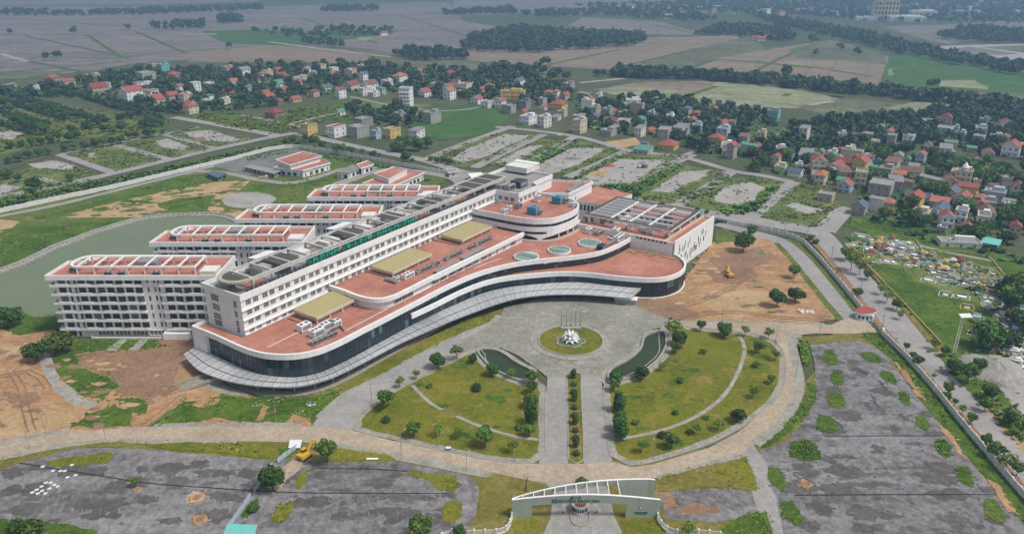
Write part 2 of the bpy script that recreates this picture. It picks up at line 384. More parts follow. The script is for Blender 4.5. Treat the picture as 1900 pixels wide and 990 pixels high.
def ribbon(name, pts, width, mat, rag=0.0, sm=True): return ribbon_w(name, gp(pts), width, mat, rag, sm)
def kerb(pts, world=False, closed=False, w=.32, h=.14, name='kerb'):
    p = pts if world else smooth(gp(pts), 2.5, closed)
    mb = MB(); mb.wall(p, 0, h+LAY[0], w, M['kerb_stone'], closed); return tag(mb.obj(name), kind='structure')


def mottle(pz, mt, n, r0, i, on=None):
    """worn, stained or greener patches lying in a ground cover"""
    P = gp(pz) if on is None else on; xs = [p[0] for p in P]; ys = [p[1] for p in P]; rn = random.Random(500+i); mb = MB(); k = 0; z0 = layer()
    while k < n:
        c = (rn.uniform(min(xs), max(xs)), rn.uniform(min(ys), max(ys)))
        if not inside(c, P): continue
        k += 1; r = r0*rn.uniform(.25, 1.3); st = rn.uniform(1, 2.4); zz = z0+LAY[1]*.8*k/n; m = 20
        pts = []
        for j in range(m):
            q = 2*pi*j/m; w = 1+.7*noise.noise(Vector((cos(q)*1.8+k*3, sin(q)*1.8, i)))+.35*noise.noise(Vector((cos(q)*5+k*3, sin(q)*5, i)))
            pts.append((c[0]+r*st*cos(q)*w, c[1]+r*sin(q)*w))
        if on is not None and not all(inside(p, P) for p in pts): continue
        mb.add([(*p, zz) for p in pts], [tuple(range(m))], M[mt])
    tag(mb.obj('ground_mottling'), kind='structure')
# one sheet of land out past the horizon
bm = MB(); R = 7000
bm.add([(-R, -400, 0), (R, -400, 0), (R, 2*R, 0), (-R, 2*R, 0)], [(0, 1, 2, 3)], M['land']); tag(bm.obj('ground'), kind='structure')

# ---- far fields
FIELDS = [
 ('paddy', [(-700, 140), (-300, 134), (0, 133), (110, 140), (250, 118), (330, 112), (430, 118), (640, 108), (720, 104), (860, 112), (960, 120), (1200, 132), (1250, 100), (1190, 66), (1000, 60), (860, 40), (830, 4), (500, 12), (0, 12), (-900, 30), (-1200, 80)]),
 ('paddy', [(840, 2), (900, -8), (1300, -6), (1150, 28), (1060, 22), (840, 30)]),
 ('paddy', [(-1200, 20), (-400, -10), (480, -14), (480, 3), (300, 8), (0, 10)]),
 ('paddy', [(1030, 62), (1080, 32), (1220, 40), (1290, 58), (1280, 66), (1190, 63), (1110, 57)]),
 ('paddy_olive', [(560, 90), (640, 86), (850, 112), (1050, 138), (1020, 150), (930, 148), (700, 128), (600, 112)]),
 ('paddy_brown', [(830, 92), (1020, 98), (1180, 70), (1370, 66), (1380, 82), (1250, 108), (1130, 130), (1010, 122), (880, 112)]),
 ('paddy_olive', [(1150, 128), (1260, 96), (1390, 68), (1420, 90), (1380, 118), (1290, 134), (1220, 134)]),
 ('paddy_brown', [(1260, 133), (1340, 106), (1500, 80), (1540, 76), (1620, 95), (1650, 106), (1630, 162), (1520, 160), (1400, 150)]),
 ('paddy_olive', [(1460, 92), (1545, 74), (1640, 100), (1640, 120), (1560, 112), (1480, 108)]),
 ('paddy', [(1640, 50), (1750, 46), (1900, 36), (2300, 30), (2300, 48), (1900, 58), (1760, 82), (1700, 70)]),
 ('paddy_green', [(1660, 100), (1720, 104), (1800, 122), (1910, 140), (2300, 160), (2300, 200), (1900, 190), (1800, 172), (1640, 162), (1640, 130)]),
 ('paddy_olive', [(1640, 160), (1800, 168), (1900, 174), (2200, 178), (2200, 205), (1900, 194), (1700, 178)]),
 ('paddy_pale', [(1730, 150), (1810, 148), (1830, 166), (1745, 160)]),
 ('paddy_pale', [(1060, 175), (1170, 155), (1300, 150), (1420, 158), (1560, 182), (1480, 200), (1280, 195), (1150, 190)]),
 ('paddy_brown', [(1100, 165), (1200, 152), (1330, 152), (1300, 172), (1180, 160)]),
 ('paddy_olive', [(1480, 198), (1560, 182), (1700, 196), (1640, 216), (1560, 222)]),
 ('paddy_pale', [(1640, 200), (1700, 190), (1772, 194), (1720, 208)]),
 ('paddy_green', [(370, 58), (480, 54), (560, 62), (590, 76), (520, 86), (420, 80)]),
 ('paddy_green', [(560, 62), (650, 54), (740, 58), (700, 70), (600, 76)]),
 ('paddy_olive', [(-60, 140), (60, 128), (110, 134), (60, 150), (-60, 160)]),
 ('paddy_brown', [(320, 102), (500, 84), (640, 92), (700, 108), (620, 124), (480, 118), (400, 116)]),
]
for mt, pts in FIELDS:
    patch('paddy_field', pts, mt, 3, 25)
# dykes and ditches between the paddies
DYKES = [[(0, 115), (60, 108), (225, 107), (330, 95), (480, 86)], [(40, 65), (240, 108)], [(0, 135), (130, 123), (250, 112)], [(0, 100), (60, 115), (150, 133)],
 [(0, 66), (140, 62), (250, 56), (400, 40), (560, 32), (720, 28)], [(250, 58), (345, 99)], [(160, 64), (225, 107)], [(0, 34), (120, 42), (260, 50)], [(740, 28), (870, 68)], [(720, 28), (900, 22), (1060, 30)],
 [(500, 56), (640, 54)], [(460, 78), (560, 88), (720, 106)], [(1010, 122), (1150, 92)], [(1130, 130), (1260, 98), (1370, 84)], [(1265, 132), (1330, 110)], [(1370, 148), (1440, 112), (1500, 86)], [(1400, 114), (1500, 124), (1620, 142)],
 [(1330, 110), (1425, 118), (1500, 126)], [(960, 36), (1060, 50), (1180, 62)], [(1180, 40), (1280, 60)], [(1240, 190), (1330, 160)], [(1430, 190), (1465, 174)], [(560, 34), (700, 80)], [(860, 42), (1000, 40), (1100, 56)], [(1640, 60), (1790, 70), (1900, 62)]]
for d in DYKES: ribbon('dyke', d, 7, 'lush', .5, False)
for pts in ([(0, 100), (50, 114)], [(300, 62), (400, 64)], [(500, 78), (600, 92), (725, 106)], [(920, 120), (1050, 134)], [(1740, 88), (1850, 106), (1960, 122)], [(1800, 88), (1960, 108)], [(1740, 86), (1900, 82)], [(1840, 108), (1900, 103)], [(1075, 154), (1160, 146)], [(1120, 10), (1300, 4), (1400, 12), (1640, 19)], [(1500, 195), (1545, 188)]):
    ribbon('track', pts, 8, 'gravel', .3, False)
for pts in ([(330, 62), (400, 62), (400, 65), (340, 65)], [(1000, 135), (1050, 138), (1050, 140), (1005, 137)], [(640, 41), (665, 42), (660, 44), (636, 43)], [(660, 70), (720, 66), (720, 68), (672, 76)], [(1458, 115), (1490, 117), (1488, 122), (1462, 120)], [(1648, 130), (1656, 128), (1654, 140), (1645, 140)], [(1690, 118), (1697, 120), (1694, 122)], [(975, 146), (1005, 143), (1003, 147), (985, 150)], [(1330, 165), (1440, 176), (1520, 190), (1470, 196), (1380, 184)], [(1150, 162), (1260, 168), (1250, 178), (1190, 176)]):
    patch('flooded_patch', pts, 'paddy_pale', 3, 15)
patch('far_lot', [(1735, 88), (1800, 84), (1960, 80), (1960, 130), (1850, 106)], 'gravel', 3, 20)
patch('paddy_field', [(1760, 92), (1800, 87), (1890, 100), (1850, 104)], 'paddy', 1, 20); patch('paddy_field', [(1820, 88), (1900, 84), (1960, 88), (1960, 106)], 'paddy_olive', 1, 20)
ribbon('railway_track', [(1640, 74), (1740, 98), (1860, 124), (1980, 150)], 22, 'clinker', .2)

LAY[1] = .0012
# ---- village ground, weed lots, garden plots
patch('village_ground', [(-300, 175), (0, 150), (90, 140), (300, 118), (520, 116), (700, 120), (900, 140), (1060, 158), (1200, 190), (1460, 215), (1640, 215), (1780, 215), (2300, 235), (2500, 520), (1950, 500), (1700, 440), (1560, 400), (1400, 330), (1280, 290), (900, 240), (560, 250), (330, 215), (0, 320), (-300, 420)], 'land', 6, 20)
for pts, mt in (([(-200, 220), (0, 205), (110, 195), (240, 220), (300, 240), (120, 262), (-200, 330)], 'weeds'), ([(340, 215), (420, 208), (560, 232), (520, 252), (440, 240)], 'lush'), ([(500, 210), (620, 190), (720, 190), (760, 205), (640, 225), (530, 232)], 'lush'),
   ([(660, 185), (800, 195), (760, 212), (690, 200)], 'weeds'), ([(800, 205), (870, 195), (930, 205), (950, 225), (900, 250), (820, 262), (760, 245)], 'paddy_green'), ([(1400, 240), (1480, 238), (1470, 262), (1380, 256)], 'paddy_green'), ([(1560, 230), (1700, 230), (1650, 260)], 'weeds'),
   ([(0, 235), (60, 225), (120, 215), (120, 240), (60, 262), (0, 270)], 'meadow'), ([(1580, 402), (1640, 405), (1720, 428), (1700, 440), (1620, 436), (1570, 420)], 'lush'), ([(1715, 430), (1790, 425), (1880, 455), (1740, 462)], 'lush'), ([(1400, 330), (1460, 338), (1480, 350), (1430, 370)], 'weeds')):
    patch('grass', pts, mt, 2, 8)
for pts in ([(-140, 350), (20, 325), (100, 300), (180, 320), (205, 326), (150, 350), (-100, 400)], [(112, 284), (215, 268), (308, 297), (215, 318)], [(222, 268), (300, 252), (400, 276), (322, 294)], [(305, 250), (360, 236), (475, 258), (400, 274)], [(200, 250), (300, 238), (300, 248), (210, 264)], [(-150, 395), (-20, 370), (50, 350), (-20, 372), (-140, 405)],
            [(790, 300), (830, 276), (930, 246), (1000, 252), (905, 300), (860, 312)], [(905, 306), (1000, 258), (1060, 262), (960, 312)], [(955, 314), (1000, 300), (1075, 260), (1150, 278), (1050, 325), (1000, 330)], [(1062, 332), (1160, 282), (1280, 290), (1185, 350), (1110, 352)], [(1140, 362), (1255, 304), (1355, 320), (1262, 378), (1190, 372)], [(1270, 380), (1330, 330), (1400, 330), (1460, 340), (1400, 396), (1340, 402)], [(1405, 398), (1470, 345), (1530, 340), (1560, 388), (1520, 425), (1450, 416)]):
    patch('weed_lot', pts, 'weeds', .8, 3)
GRAVEL_PX = [[(50, 306), (95, 298), (140, 308), (130, 316), (70, 312)], [(165, 284), (178, 284), (176, 292), (164, 292)], [(288, 262), (310, 258), (350, 272), (340, 280), (300, 274)], [(342, 246), (385, 242), (445, 258), (440, 264), (380, 262), (350, 252)], [(-30, 250), (20, 243), (48, 246), (20, 260)], [(-30, 352), (0, 342), (40, 348), (0, 362)],
            [(835, 296), (870, 276), (935, 250), (985, 252), (900, 292), (860, 302)], [(920, 302), (985, 270), (1010, 270), (950, 304)], [(972, 318), (1060, 276), (1125, 276), (1070, 308), (1020, 324)], [(1070, 334), (1150, 296), (1235, 298), (1180, 338), (1120, 346)], [(1208, 356), (1262, 320), (1320, 316), (1300, 332), (1240, 358)], [(1322, 372), (1342, 348), (1390, 338), (1418, 348), (1400, 374), (1372, 384)], [(1458, 382), (1475, 376), (1524, 390), (1500, 398)]]
for pts in GRAVEL_PX:
    patch('gravel_patch', pts, 'gravel', 1.2, 3)
patch('sand_patch', [(1120, 264), (1180, 256), (1190, 268), (1150, 276)], 'ochre', .8, 2); patch('sand_patch', [(1085, 320), (1110, 314), (1130, 322), (1110, 330)], 'ochre', .5, 2)
patch('earth_patch', [(360, 256), (380, 254), (384, 262), (364, 264)], 'dark_dirt', .6, 2)
# village and estate roads
for pts, w in (([(-200, 412), (-60, 386), (0, 367), (110, 344), (212, 322), (315, 297), (400, 277), (520, 252), (560, 250), (640, 268), (720, 285), (787, 298), (850, 318)], 9), ([(70, 330), (112, 343)], 6), ([(110, 287), (212, 322)], 7), ([(216, 270), (315, 297)], 7), ([(305, 250), (400, 276)], 6), ([(322, 218), (420, 235), (520, 253)], 10), ([(110, 287), (216, 266), (305, 249), (370, 236)], 4),
               ([(450, 214), (570, 238)], 5), ([(538, 230), (620, 212), (690, 205), (760, 192)], 4), ([(650, 180), (760, 202), (850, 205), (940, 190), (1000, 185)], 4),
               ([(787, 298), (860, 268), (950, 235)], 8), ([(880, 312), (960, 272), (1010, 250)], 8), ([(946, 318), (1000, 292), (1067, 254)], 8), ([(1052, 330), (1110, 305), (1165, 279)], 8), ([(1130, 364), (1200, 328), (1285, 287)], 8), ([(1256, 382), (1310, 350), (1360, 318)], 8), ([(1388, 408), (1428, 374), (1473, 338)], 9),
               ([(920, 236), (1000, 244), (1080, 256), (1165, 279), (1265, 292), (1360, 318), (1412, 326), (1470, 338)], 7), ([(1470, 240), (1400, 262), (1320, 272), (1265, 290)], 4), ([(1400, 266), (1440, 262), (1480, 256)], 5), ([(1530, 430), (1562, 395), (1580, 388)], 11), ([(820, 316), (870, 326), (940, 334)], 18)):
    ribbon('estate_road', pts, w, 'grey_road')
# road behind and right of the hospital
ribbon('outer_road', [(1080, 358), (1150, 370), (1256, 388), (1330, 400), (1400, 410), (1460, 421), (1510, 430), (1530, 446), (1548, 470), (1580, 506), (1632, 564), (1694, 632), (1765, 712), (1840, 800), (1920, 900), (2060, 1070)], 13.5, 'grey_road')
ribbon('verge', [(1580, 452), (1640, 520), (1700, 590), (1760, 660), (1830, 740), (1930, 850)], 7, 'dirt', .4)
ribbon('verge', [(1500, 440), (1528, 470), (1556, 505), (1592, 553), (1625, 596), (1655, 632), (1695, 674), (1743, 729), (1790, 783), (1845, 848), (1905, 918)], 3.2, 'dark_dirt', .25)

LAY[1] = .0008
# ---- inside the compound
patch('meadow', [(-160, 425), (0, 397), (210, 352), (432, 300), (500, 284), (540, 282), (640, 298), (740, 318), (830, 330), (700, 420), (620, 470), (420, 430), (360, 398), (250, 408), (140, 448), (70, 482), (-160, 540)], 'meadow', 1, 4)
patch('grass', [(0, 500), (0, 440), (60, 425), (130, 418), (255, 408), (190, 430), (100, 462), (60, 490)], 'lush', 1.5, 4)
patch('grass', [(60, 405), (170, 378), (230, 360), (330, 330), (420, 318), (420, 335), (330, 350), (200, 378), (100, 410)], 'lush', 1.5, 4)
patch('grass', [(300, 400), (330, 370), (400, 352), (425, 362), (400, 378), (370, 400)], 'lush', 1, 4); patch('grass', [(200, 392), (235, 370), (262, 370), (235, 390)], 'lush', .8, 3); patch('grass', [(460, 345), (560, 335), (640, 318), (640, 330), (560, 345), (480, 355)], 'lush', .8, 3)
patch('bare_earth', [(110, 404), (160, 390), (240, 370), (300, 358), (400, 338), (450, 336), (400, 364), (330, 368), (290, 380), (310, 398), (260, 404)], 'ochre', 1.0, 3.5)
patch('bare_earth', [(405, 350), (465, 335), (440, 360), (410, 372), (405, 384), (440, 392), (470, 396), (440, 403), (400, 401), (385, 390)], 'ochre', .6, 3)
patch('bare_earth', [(-60, 420), (0, 408), (40, 412), (20, 424), (-60, 436)], 'ochre', 1, 3.5)
mottle([(110, 404), (300, 352), (440, 330), (470, 396), (300, 402)], 'meadow', 80, 2.2, 6); mottle([(110, 404), (300, 352), (440, 330), (470, 396), (300, 402)], 'lush', 40, 2.0, 7)
patch('paved_circle', [(412, 372), (425, 362), (450, 358), (480, 358), (505, 363), (512, 370), (500, 380), (470, 387), (435, 386), (418, 381)], 'gravel')
kerb([(412, 372), (425, 362), (450, 358), (480, 358), (505, 363), (512, 370), (500, 380), (470, 387), (435, 386), (418, 381)], closed=True)
ribbon('service_lane', [(-160, 432), (0, 402), (110, 380), (240, 348), (360, 318), (430, 300)], 5, 'grey_road', .2)
patch('cinder_yard', [(395, 308), (440, 296), (500, 284), (545, 276), (600, 286), (560, 300), (520, 320), (460, 326)], 'clinker', .8, 3)
ribbon('service_lane', [(360, 318), (420, 322), (480, 334), (540, 340), (600, 326), (640, 314), (700, 312)], 6, 'lot_road', .1); ribbon('service_lane', [(600, 352), (640, 338), (700, 318), (780, 320), (840, 330), (860, 345)], 9, 'lot_road', .1)

patch('compound_soil', [(-200, 860), (0, 815), (180, 800), (560, 795), (900, 860), (900, 1100), (-200, 1100)], 'dry_verge', 1, 4)
patch('compound_soil', [(860, 860), (1240, 850), (1440, 800), (1560, 600), (1640, 620), (2000, 1040), (1900, 1100), (350, 1100), (420, 980), (560, 850), (700, 850)], 'dry_verge', 1, 4)
patch('compound_soil', [(560, 740), (640, 690), (940, 570), (1000, 600), (900, 660), (660, 800), (560, 800)], 'dry_verge', 1, 4)
POND = [(-200, 545), (-60, 520), (0, 507), (50, 489), (105, 462), (147, 446), (190, 430), (258, 410), (303, 404), (363, 402), (410, 404), (442, 417), (520, 440), (420, 560), (300, 600), (113, 593), (53, 592), (40, 583), (20, 572), (-60, 566), (-200, 580)]
patch('pond', POND, 'pond_water')
# fore-court soil
patch('worksite_soil', [(-300, 680), (-60, 610), (0, 612), (40, 622), (100, 612), (130, 632), (370, 632), (430, 735), (560, 745), (580, 792), (300, 796), (190, 800), (0, 830), (-300, 900)], 'dirt', 1, 4)
patch('worksite_soil', [(140, 655), (250, 630), (365, 632), (340, 665), (320, 705), (330, 725), (270, 745), (215, 720), (180, 690), (145, 680)], 'dark_dirt', 1.2, 3)
patch('worksite_soil', [(-80, 790), (0, 770), (60, 762), (140, 770), (150, 785), (60, 805), (-80, 830)], 'ochre', 1.5, 3)
patch('worksite_soil', [(-60, 640), (0, 634), (60, 650), (30, 665), (-60, 668)], 'ochre', 1.2, 3); patch('worksite_soil', [(10, 740), (60, 725), (75, 740), (35, 760)], 'dark_dirt', 1.2, 3)
for pts in ([(100, 655), (130, 632), (215, 628), (290, 632), (310, 642), (270, 650), (180, 652), (145, 660), (148, 685), (200, 700), (220, 715), (190, 742), (150, 735), (105, 700), (95, 675)], [(10, 575), (60, 588), (115, 590), (110, 612), (40, 622), (10, 606)], [(140, 792), (160, 770), (210, 752), (250, 762), (245, 792), (190, 796)], [(215, 742), (260, 738), (275, 750), (270, 770), (240, 765)], [(275, 792), (300, 770), (345, 745), (430, 735), (520, 742), (580, 738), (640, 722), (600, 760), (575, 785), (490, 786), (400, 778), (370, 785)], [(-30, 606), (10, 604), (0, 618), (-40, 620)]):
    patch('grass', pts, 'lush', .9, 2)
for pts in ([(350, 752), (380, 742), (410, 742), (400, 752), (370, 756)], [(478, 780), (490, 752), (498, 756), (488, 782)], [(530, 785), (545, 770), (575, 776), (570, 788)]): patch('bare_earth', pts, 'dirt', .4, 1.5)
ribbon('stone_path', [(80, 655), (90, 680), (100, 705), (125, 730), (150, 748), (175, 755)], 4, 'rubble', .3)
ribbon('service_lane', [(365, 715), (330, 740), (300, 765), (262, 793)], 4, 'dirt', .3)
for pts in ([(197, 650), (225, 630), (238, 630), (216, 652)], [(238, 650), (262, 630), (276, 630), (256, 652)]): patch('concrete_ramp', pts, 'paving', .1, 2)
patch('stone_steps_apron', [(372, 700), (420, 715), (470, 735), (430, 735), (395, 725), (365, 712)], 'paving', .2, 2)

mottle([(0, 640), (130, 640), (330, 700), (260, 790), (0, 800)], 'dark_dirt', 40, 1.4, 1); mottle([(0, 640), (130, 640), (330, 700), (260, 790), (0, 800)], 'ochre', 40, 1.2, 2)
# right-hand bare ground
patch('worksite_soil', [(1172, 566), (1190, 540), (1240, 548), (1272, 520), (1300, 480), (1322, 452), (1380, 440), (1408, 436), (1438, 448), (1462, 474), (1512, 540), (1558, 592), (1500, 600), (1400, 598), (1300, 598), (1240, 592)], 'dirt', .8, 3)
patch('worksite_soil', [(1300, 500), (1340, 470), (1410, 460), (1440, 480), (1400, 500), (1380, 530), (1330, 525)], 'dark_dirt', 2, 3)
patch('worksite_soil', [(1290, 560), (1350, 540), (1420, 545), (1440, 570), (1360, 590)], 'ochre', 2, 3)
patch('grass', [(1325, 430), (1350, 426), (1370, 436), (1400, 440), (1380, 448), (1330, 452)], 'meadow', 1, 2)
patch('worksite_soil', [(1172, 566), (1190, 552), (1250, 562), (1300, 584), (1290, 596), (1240, 592)], 'dark_dirt', 1, 2)
mottle([(1200, 560), (1300, 470), (1430, 445), (1540, 590), (1250, 592)], 'dark_dirt', 50, 1.6, 3); mottle([(1200, 560), (1300, 470), (1430, 445), (1540, 590), (1250, 592)], 'ochre', 40, 1.4, 4); mottle([(1200, 560), (1300, 470), (1430, 445), (1540, 590), (1250, 592)], 'meadow', 14, .8, 5)
ribbon('service_road', [(1330, 416), (1400, 434), (1442, 446), (1474, 465), (1526, 528), (1572, 580), (1600, 606)], 8.5, 'grey_road')
ribbon('verge', [(1466, 444), (1500, 470), (1545, 520), (1594, 580)], 4.5, 'meadow', .2)
ribbon('verge', [(1440, 452), (1468, 482), (1520, 548), (1560, 596)], 3, 'meadow', .4)

# parking lots
patch('parking_lot', [(-200, 900), (0, 860), (53, 847), (131, 834), (200, 831), (289, 836), (395, 846), (502, 855), (460, 925), (421, 982), (380, 1060), (-200, 1100)], 'asphalt', .3, 4)
patch('parking_lot', [(502, 858), (530, 852), (589, 858), (734, 858), (800, 868), (860, 882), (880, 890), (888, 905), (882, 956), (871, 978), (850, 1060), (380, 1060), (421, 980), (460, 925)], 'asphalt', .2, 4)
patch('parking_lot', [(1500, 640), (1540, 634), (1590, 632), (1640, 655), (1702, 738), (1755, 801), (1852, 919), (1915, 995), (1990, 1090), (1440, 1090), (1436, 1000), (1412, 915), (1397, 842), (1455, 822), (1500, 772), (1513, 730), (1510, 670)], 'asphalt', .3, 4)
patch('parking_lot', [(1225, 915), (1300, 908), (1375, 908), (1410, 925), (1400, 955), (1330, 970), (1240, 965), (1222, 940)], 'asphalt', .3, 3)
mottle([(1440, 1000), (1420, 850), (1540, 650), (1660, 670), (1900, 990)], 'stain_soft', 50, 2.0, 8); mottle([(0, 990), (0, 870), (480, 860), (860, 890), (860, 980)], 'stain_soft', 50, 2.0, 9)
patch('worn_track', [(490, 905), (530, 868), (545, 852), (560, 850), (560, 868), (535, 890), (520, 912)], 'beige_road', .4, 2)
patch('bare_earth', [(1250, 945), (1290, 935), (1340, 945), (1330, 955), (1260, 958)], 'dark_dirt', .5, 2); patch('bare_earth', [(1225, 915), (1242, 912), (1255, 940), (1232, 950)], 'dark_dirt', .5, 2)
random.seed(11)
for (x, y, w, h) in ((320, 872, 40, 22), (400, 880, 60, 14), (215, 905, 55, 20), (60, 915, 60, 10), (150, 940, 40, 10), (430, 925, 60, 12), (70, 870, 50, 9), (560, 935, 60, 12), (700, 895, 60, 10), (640, 960, 60, 14), (760, 925, 90, 10), (620, 912, 70, 6), (820, 965, 40, 16), (730, 950, 80, 12),
                     (1552, 690, 14, 8), (1600, 690, 18, 14), (1676, 775, 18, 10), (1655, 795, 14, 10), (1560, 800, 30, 8), (1500, 878, 50, 12), (1620, 900, 120, 8), (1740, 890, 90, 18), (1500, 905, 36, 22), (1620, 958, 110, 8), (1770, 965, 60, 14), (1560, 770, 40, 8), (1600, 945, 50, 12), (1700, 825, 30, 5), (1590, 880, 90, 6), (1640, 720, 8, 30), (1625, 750, 8, 30), (1560, 848, 60, 6), (1680, 870, 120, 5), (1520, 940, 40, 16)):
    c = G(x, y); s = scale_at(c); rx = w/s/2; ry = h/s/.46/2
    patch_w('stain', [(c.x+rx*cos(t*pi/9)*random.uniform(.6, 1.2), c.y+ry*sin(t*pi/9)*random.uniform(.6, 1.2)) for t in range(18)], 'stain' if w < 25 else 'stain_soft', .6, 1.3)
for pts in ([(35, 860), (160, 880), (280, 899), (400, 907), (480, 913)], [(450, 911), (560, 916), (830, 917)], [(588, 870), (700, 872), (756, 876)], [(1532, 811), (1640, 810), (1763, 810)], [(1472, 920), (1650, 919), (1854, 919)]):
    ribbon('drain_slot', pts, .4, 'tar', .3, False)
# ring road, plaza and entrance lanes
patch('ring_road', [(-200, 865), (0, 826), (129, 802), (192, 798), (276, 793), (500, 792), (576, 792), (655, 800), (724, 818), (805, 831), (950, 859), (1000, 862), (1083, 862), (1130, 856), (1172, 868), (1210, 863), (1315, 832), (1367, 804), (1420, 764), (1440, 745), (1450, 728), (1453, 710), (1450, 655), (1440, 634), (1400, 622), (1330, 612), (1236, 606), (1236, 594), (1330, 599), (1400, 602), (1542, 604), (1563, 594), (1590, 590), (1622, 610), (1628, 621), (1513, 620), (1476, 624), (1470, 640), (1486, 705), (1481, 735), (1453, 783), (1398, 825), (1412, 870), (1430, 960), (1436, 1000), (1405, 950), (1375, 845), (1300, 866), (1217, 888), (1140, 898), (1009, 898), (920, 880), (871, 873), (713, 843), (621, 826), (560, 822), (450, 820), (263, 818), (184, 820), (79, 833), (0, 852), (-200, 900)], 'beige_road')
patch('exit_road', [(1375, 845), (1398, 826), (1420, 860), (1440, 930), (1470, 1090), (1420, 1090), (1410, 960)], 'lot_road', .3, 3)
patch('access_road', [(927, 586), (900, 602), (850, 627), (790, 652), (715, 692), (645, 732), (587, 780), (578, 793), (655, 800), (662, 776), (700, 747), (745, 716), (800, 686), (862, 652), (890, 640), (960, 600)], 'grey_road')
patch('plaza', [(935, 572), (1000, 556), (1070, 551), (1165, 556), (1185, 572), (1240, 592), (1240, 606), (1212, 612), (1192, 634), (1162, 668), (1130, 690), (1115, 702), (1016, 702), (1002, 690), (960, 660), (930, 647), (888, 650), (865, 652), (850, 640), (930, 590)], 'plaza')
mottle([(900, 600), (1000, 560), (1170, 560), (1230, 600), (1130, 690), (1010, 690)], 'paving', 40, 1.2, 10)
patch('entrance_lane', [(1016, 700), (1051, 700), (1054, 862), (1000, 864)], 'grey_road'); patch('entrance_lane', [(1077, 700), (1115, 700), (1136, 856), (1083, 862)], 'grey_road')
patch('gate_road', [(1010, 896), (1120, 896), (1130, 915), (1140, 960), (1160, 1000), (1200, 1090), (940, 1090), (1005, 1000), (1022, 960), (1025, 915)], 'lot_road', .1, 3)

for pts, w in (([(1480, 622), (1470, 640), (1483, 704), (1478, 738), (1450, 786), (1400, 826)], 3.4), ([(1222, 890), (1300, 868), (1372, 847)], 3.0), ([(440, 822), (263, 820), (180, 822), (79, 836), (0, 855)], 2.6), ([(625, 829), (713, 846), (800, 861), (871, 876), (912, 884)], 2.8), ([(590, 776), (645, 729), (715, 690), (790, 650), (850, 625), (900, 600), (925, 586)], 2.2), ([(285, 791), (400, 789), (560, 789)], 2.2), ([(0, 823), (129, 799)], 2.6), ([(1250, 600), (1330, 597), (1400, 600), (1530, 602)], 2.0)):
    ribbon('footpath', pts, w, 'paving', .15)
# lawns round the circle
def lawn(pts, path_w=2.2, mat='lawn'):
    p = smooth(gp(pts), 2.5, True)
    if area(p) < 0: p = p[::-1]
    patch_w('footpath', offset(p, -path_w, True), 'paving', .1, 2)
    kerb(offset(p, -path_w, True), True, True)
    patch_w('lawn', p, mat, .25, 1.5); return p
LAWN_L = lawn([(884, 655), (850, 668), (800, 694), (745, 722), (700, 752), (672, 780), (670, 794), (690, 800), (760, 815), (850, 835), (930, 849), (982, 852), (997, 842), (999, 800), (999, 720), (990, 714), (950, 708), (915, 694), (893, 676)])
LAWN_R = lawn([(1238, 612), (1300, 616), (1390, 624), (1428, 638), (1444, 662), (1444, 706), (1425, 742), (1380, 778), (1310, 816), (1220, 846), (1170, 856), (1146, 844), (1140, 800), (1132, 722), (1148, 712), (1180, 700), (1212, 680), (1234, 655)])
for n_, LW in enumerate((LAWN_L, LAWN_R)):
    mottle(None, 'lush_yellow', 60, 2.4, 11+n_, LW); mottle(None, 'dry_verge', 36, 1.3, 14+n_, LW); mottle(None, 'lush', 26, 1.6, 17+n_, LW)
kp = smooth(gp([(1052, 694), (1076, 694), (1078, 720), (1083, 855), (1070, 862), (1056, 855), (1053, 720)]), 2.5, True)
patch_w('median_bed', kp, 'lawn', .1, 1.5); kerb(kp, True, True)
patch('bare_earth', [(1058, 760), (1074, 760), (1078, 840), (1062, 840)], 'dark_dirt', .4, 1.5)
ribbon('stone_path', [(765, 716), (800, 750), (850, 775), (905, 797), (960, 812), (998, 817)], 1.3, 'rubble', .3)
ribbon('stone_path', [(1372, 625), (1382, 650), (1368, 695), (1340, 738), (1290, 775), (1220, 802), (1140, 817)], 1.4, 'rubble', .2)
for pts in ([(810, 762), (850, 758), (860, 772), (830, 778)], [(1290, 690), (1330, 700), (1320, 715), (1285, 705)], [(700, 800), (760, 805), (752, 812), (710, 806)], [(890, 800), (905, 790), (912, 806)]): patch('bare_earth', pts, 'dry_verge', .8, 1.5)
patch('grass', [(1240, 625), (1330, 625), (1370, 640), (1370, 665), (1330, 690), (1280, 680)], 'lush_yellow', 2, 2.5)
POND_L = [(889, 653), (918, 653), (938, 663), (958, 677), (983, 690), (983, 706), (975, 711), (956, 705), (926, 692), (905, 676)]
POND_R = [(1197, 629), (1211, 621), (1231, 619), (1234, 640), (1226, 660), (1210, 678), (1180, 698), (1150, 707), (1132, 711), (1131, 697), (1140, 685), (1168, 670), (1190, 650)]
for pp in (POND_L, POND_R):
    q = smooth(gp(pp), 1.5, True)
    if area(q) < 0: q = q[::-1]
    patch_w('footpath', offset(q, -2.6, True), 'paving', .1, 2)
    patch_w('basin_pond', q, 'basin_water')
    mb = MB(); mb.wall(offset(q, -.35, True), 0, .7+LAY[0], .7, M['kerb_stone'], True); tag(mb.obj('basin_kerb'), kind='structure')
# roundabout
FC = G(1059, 633)
def ring(r, n=48): return [(FC.x+r*cos(2*pi*k/n), FC.y+r*sin(2*pi*k/n)) for k in range(n)]
patch_w('footpath', ring(15.3), 'paving'); kerb(ring(15.3), True, True)
patch_w('lawn', ring(12.2), 'lawn', .1, 1.5); kerb(ring(12.2), True, True, .45, .3)
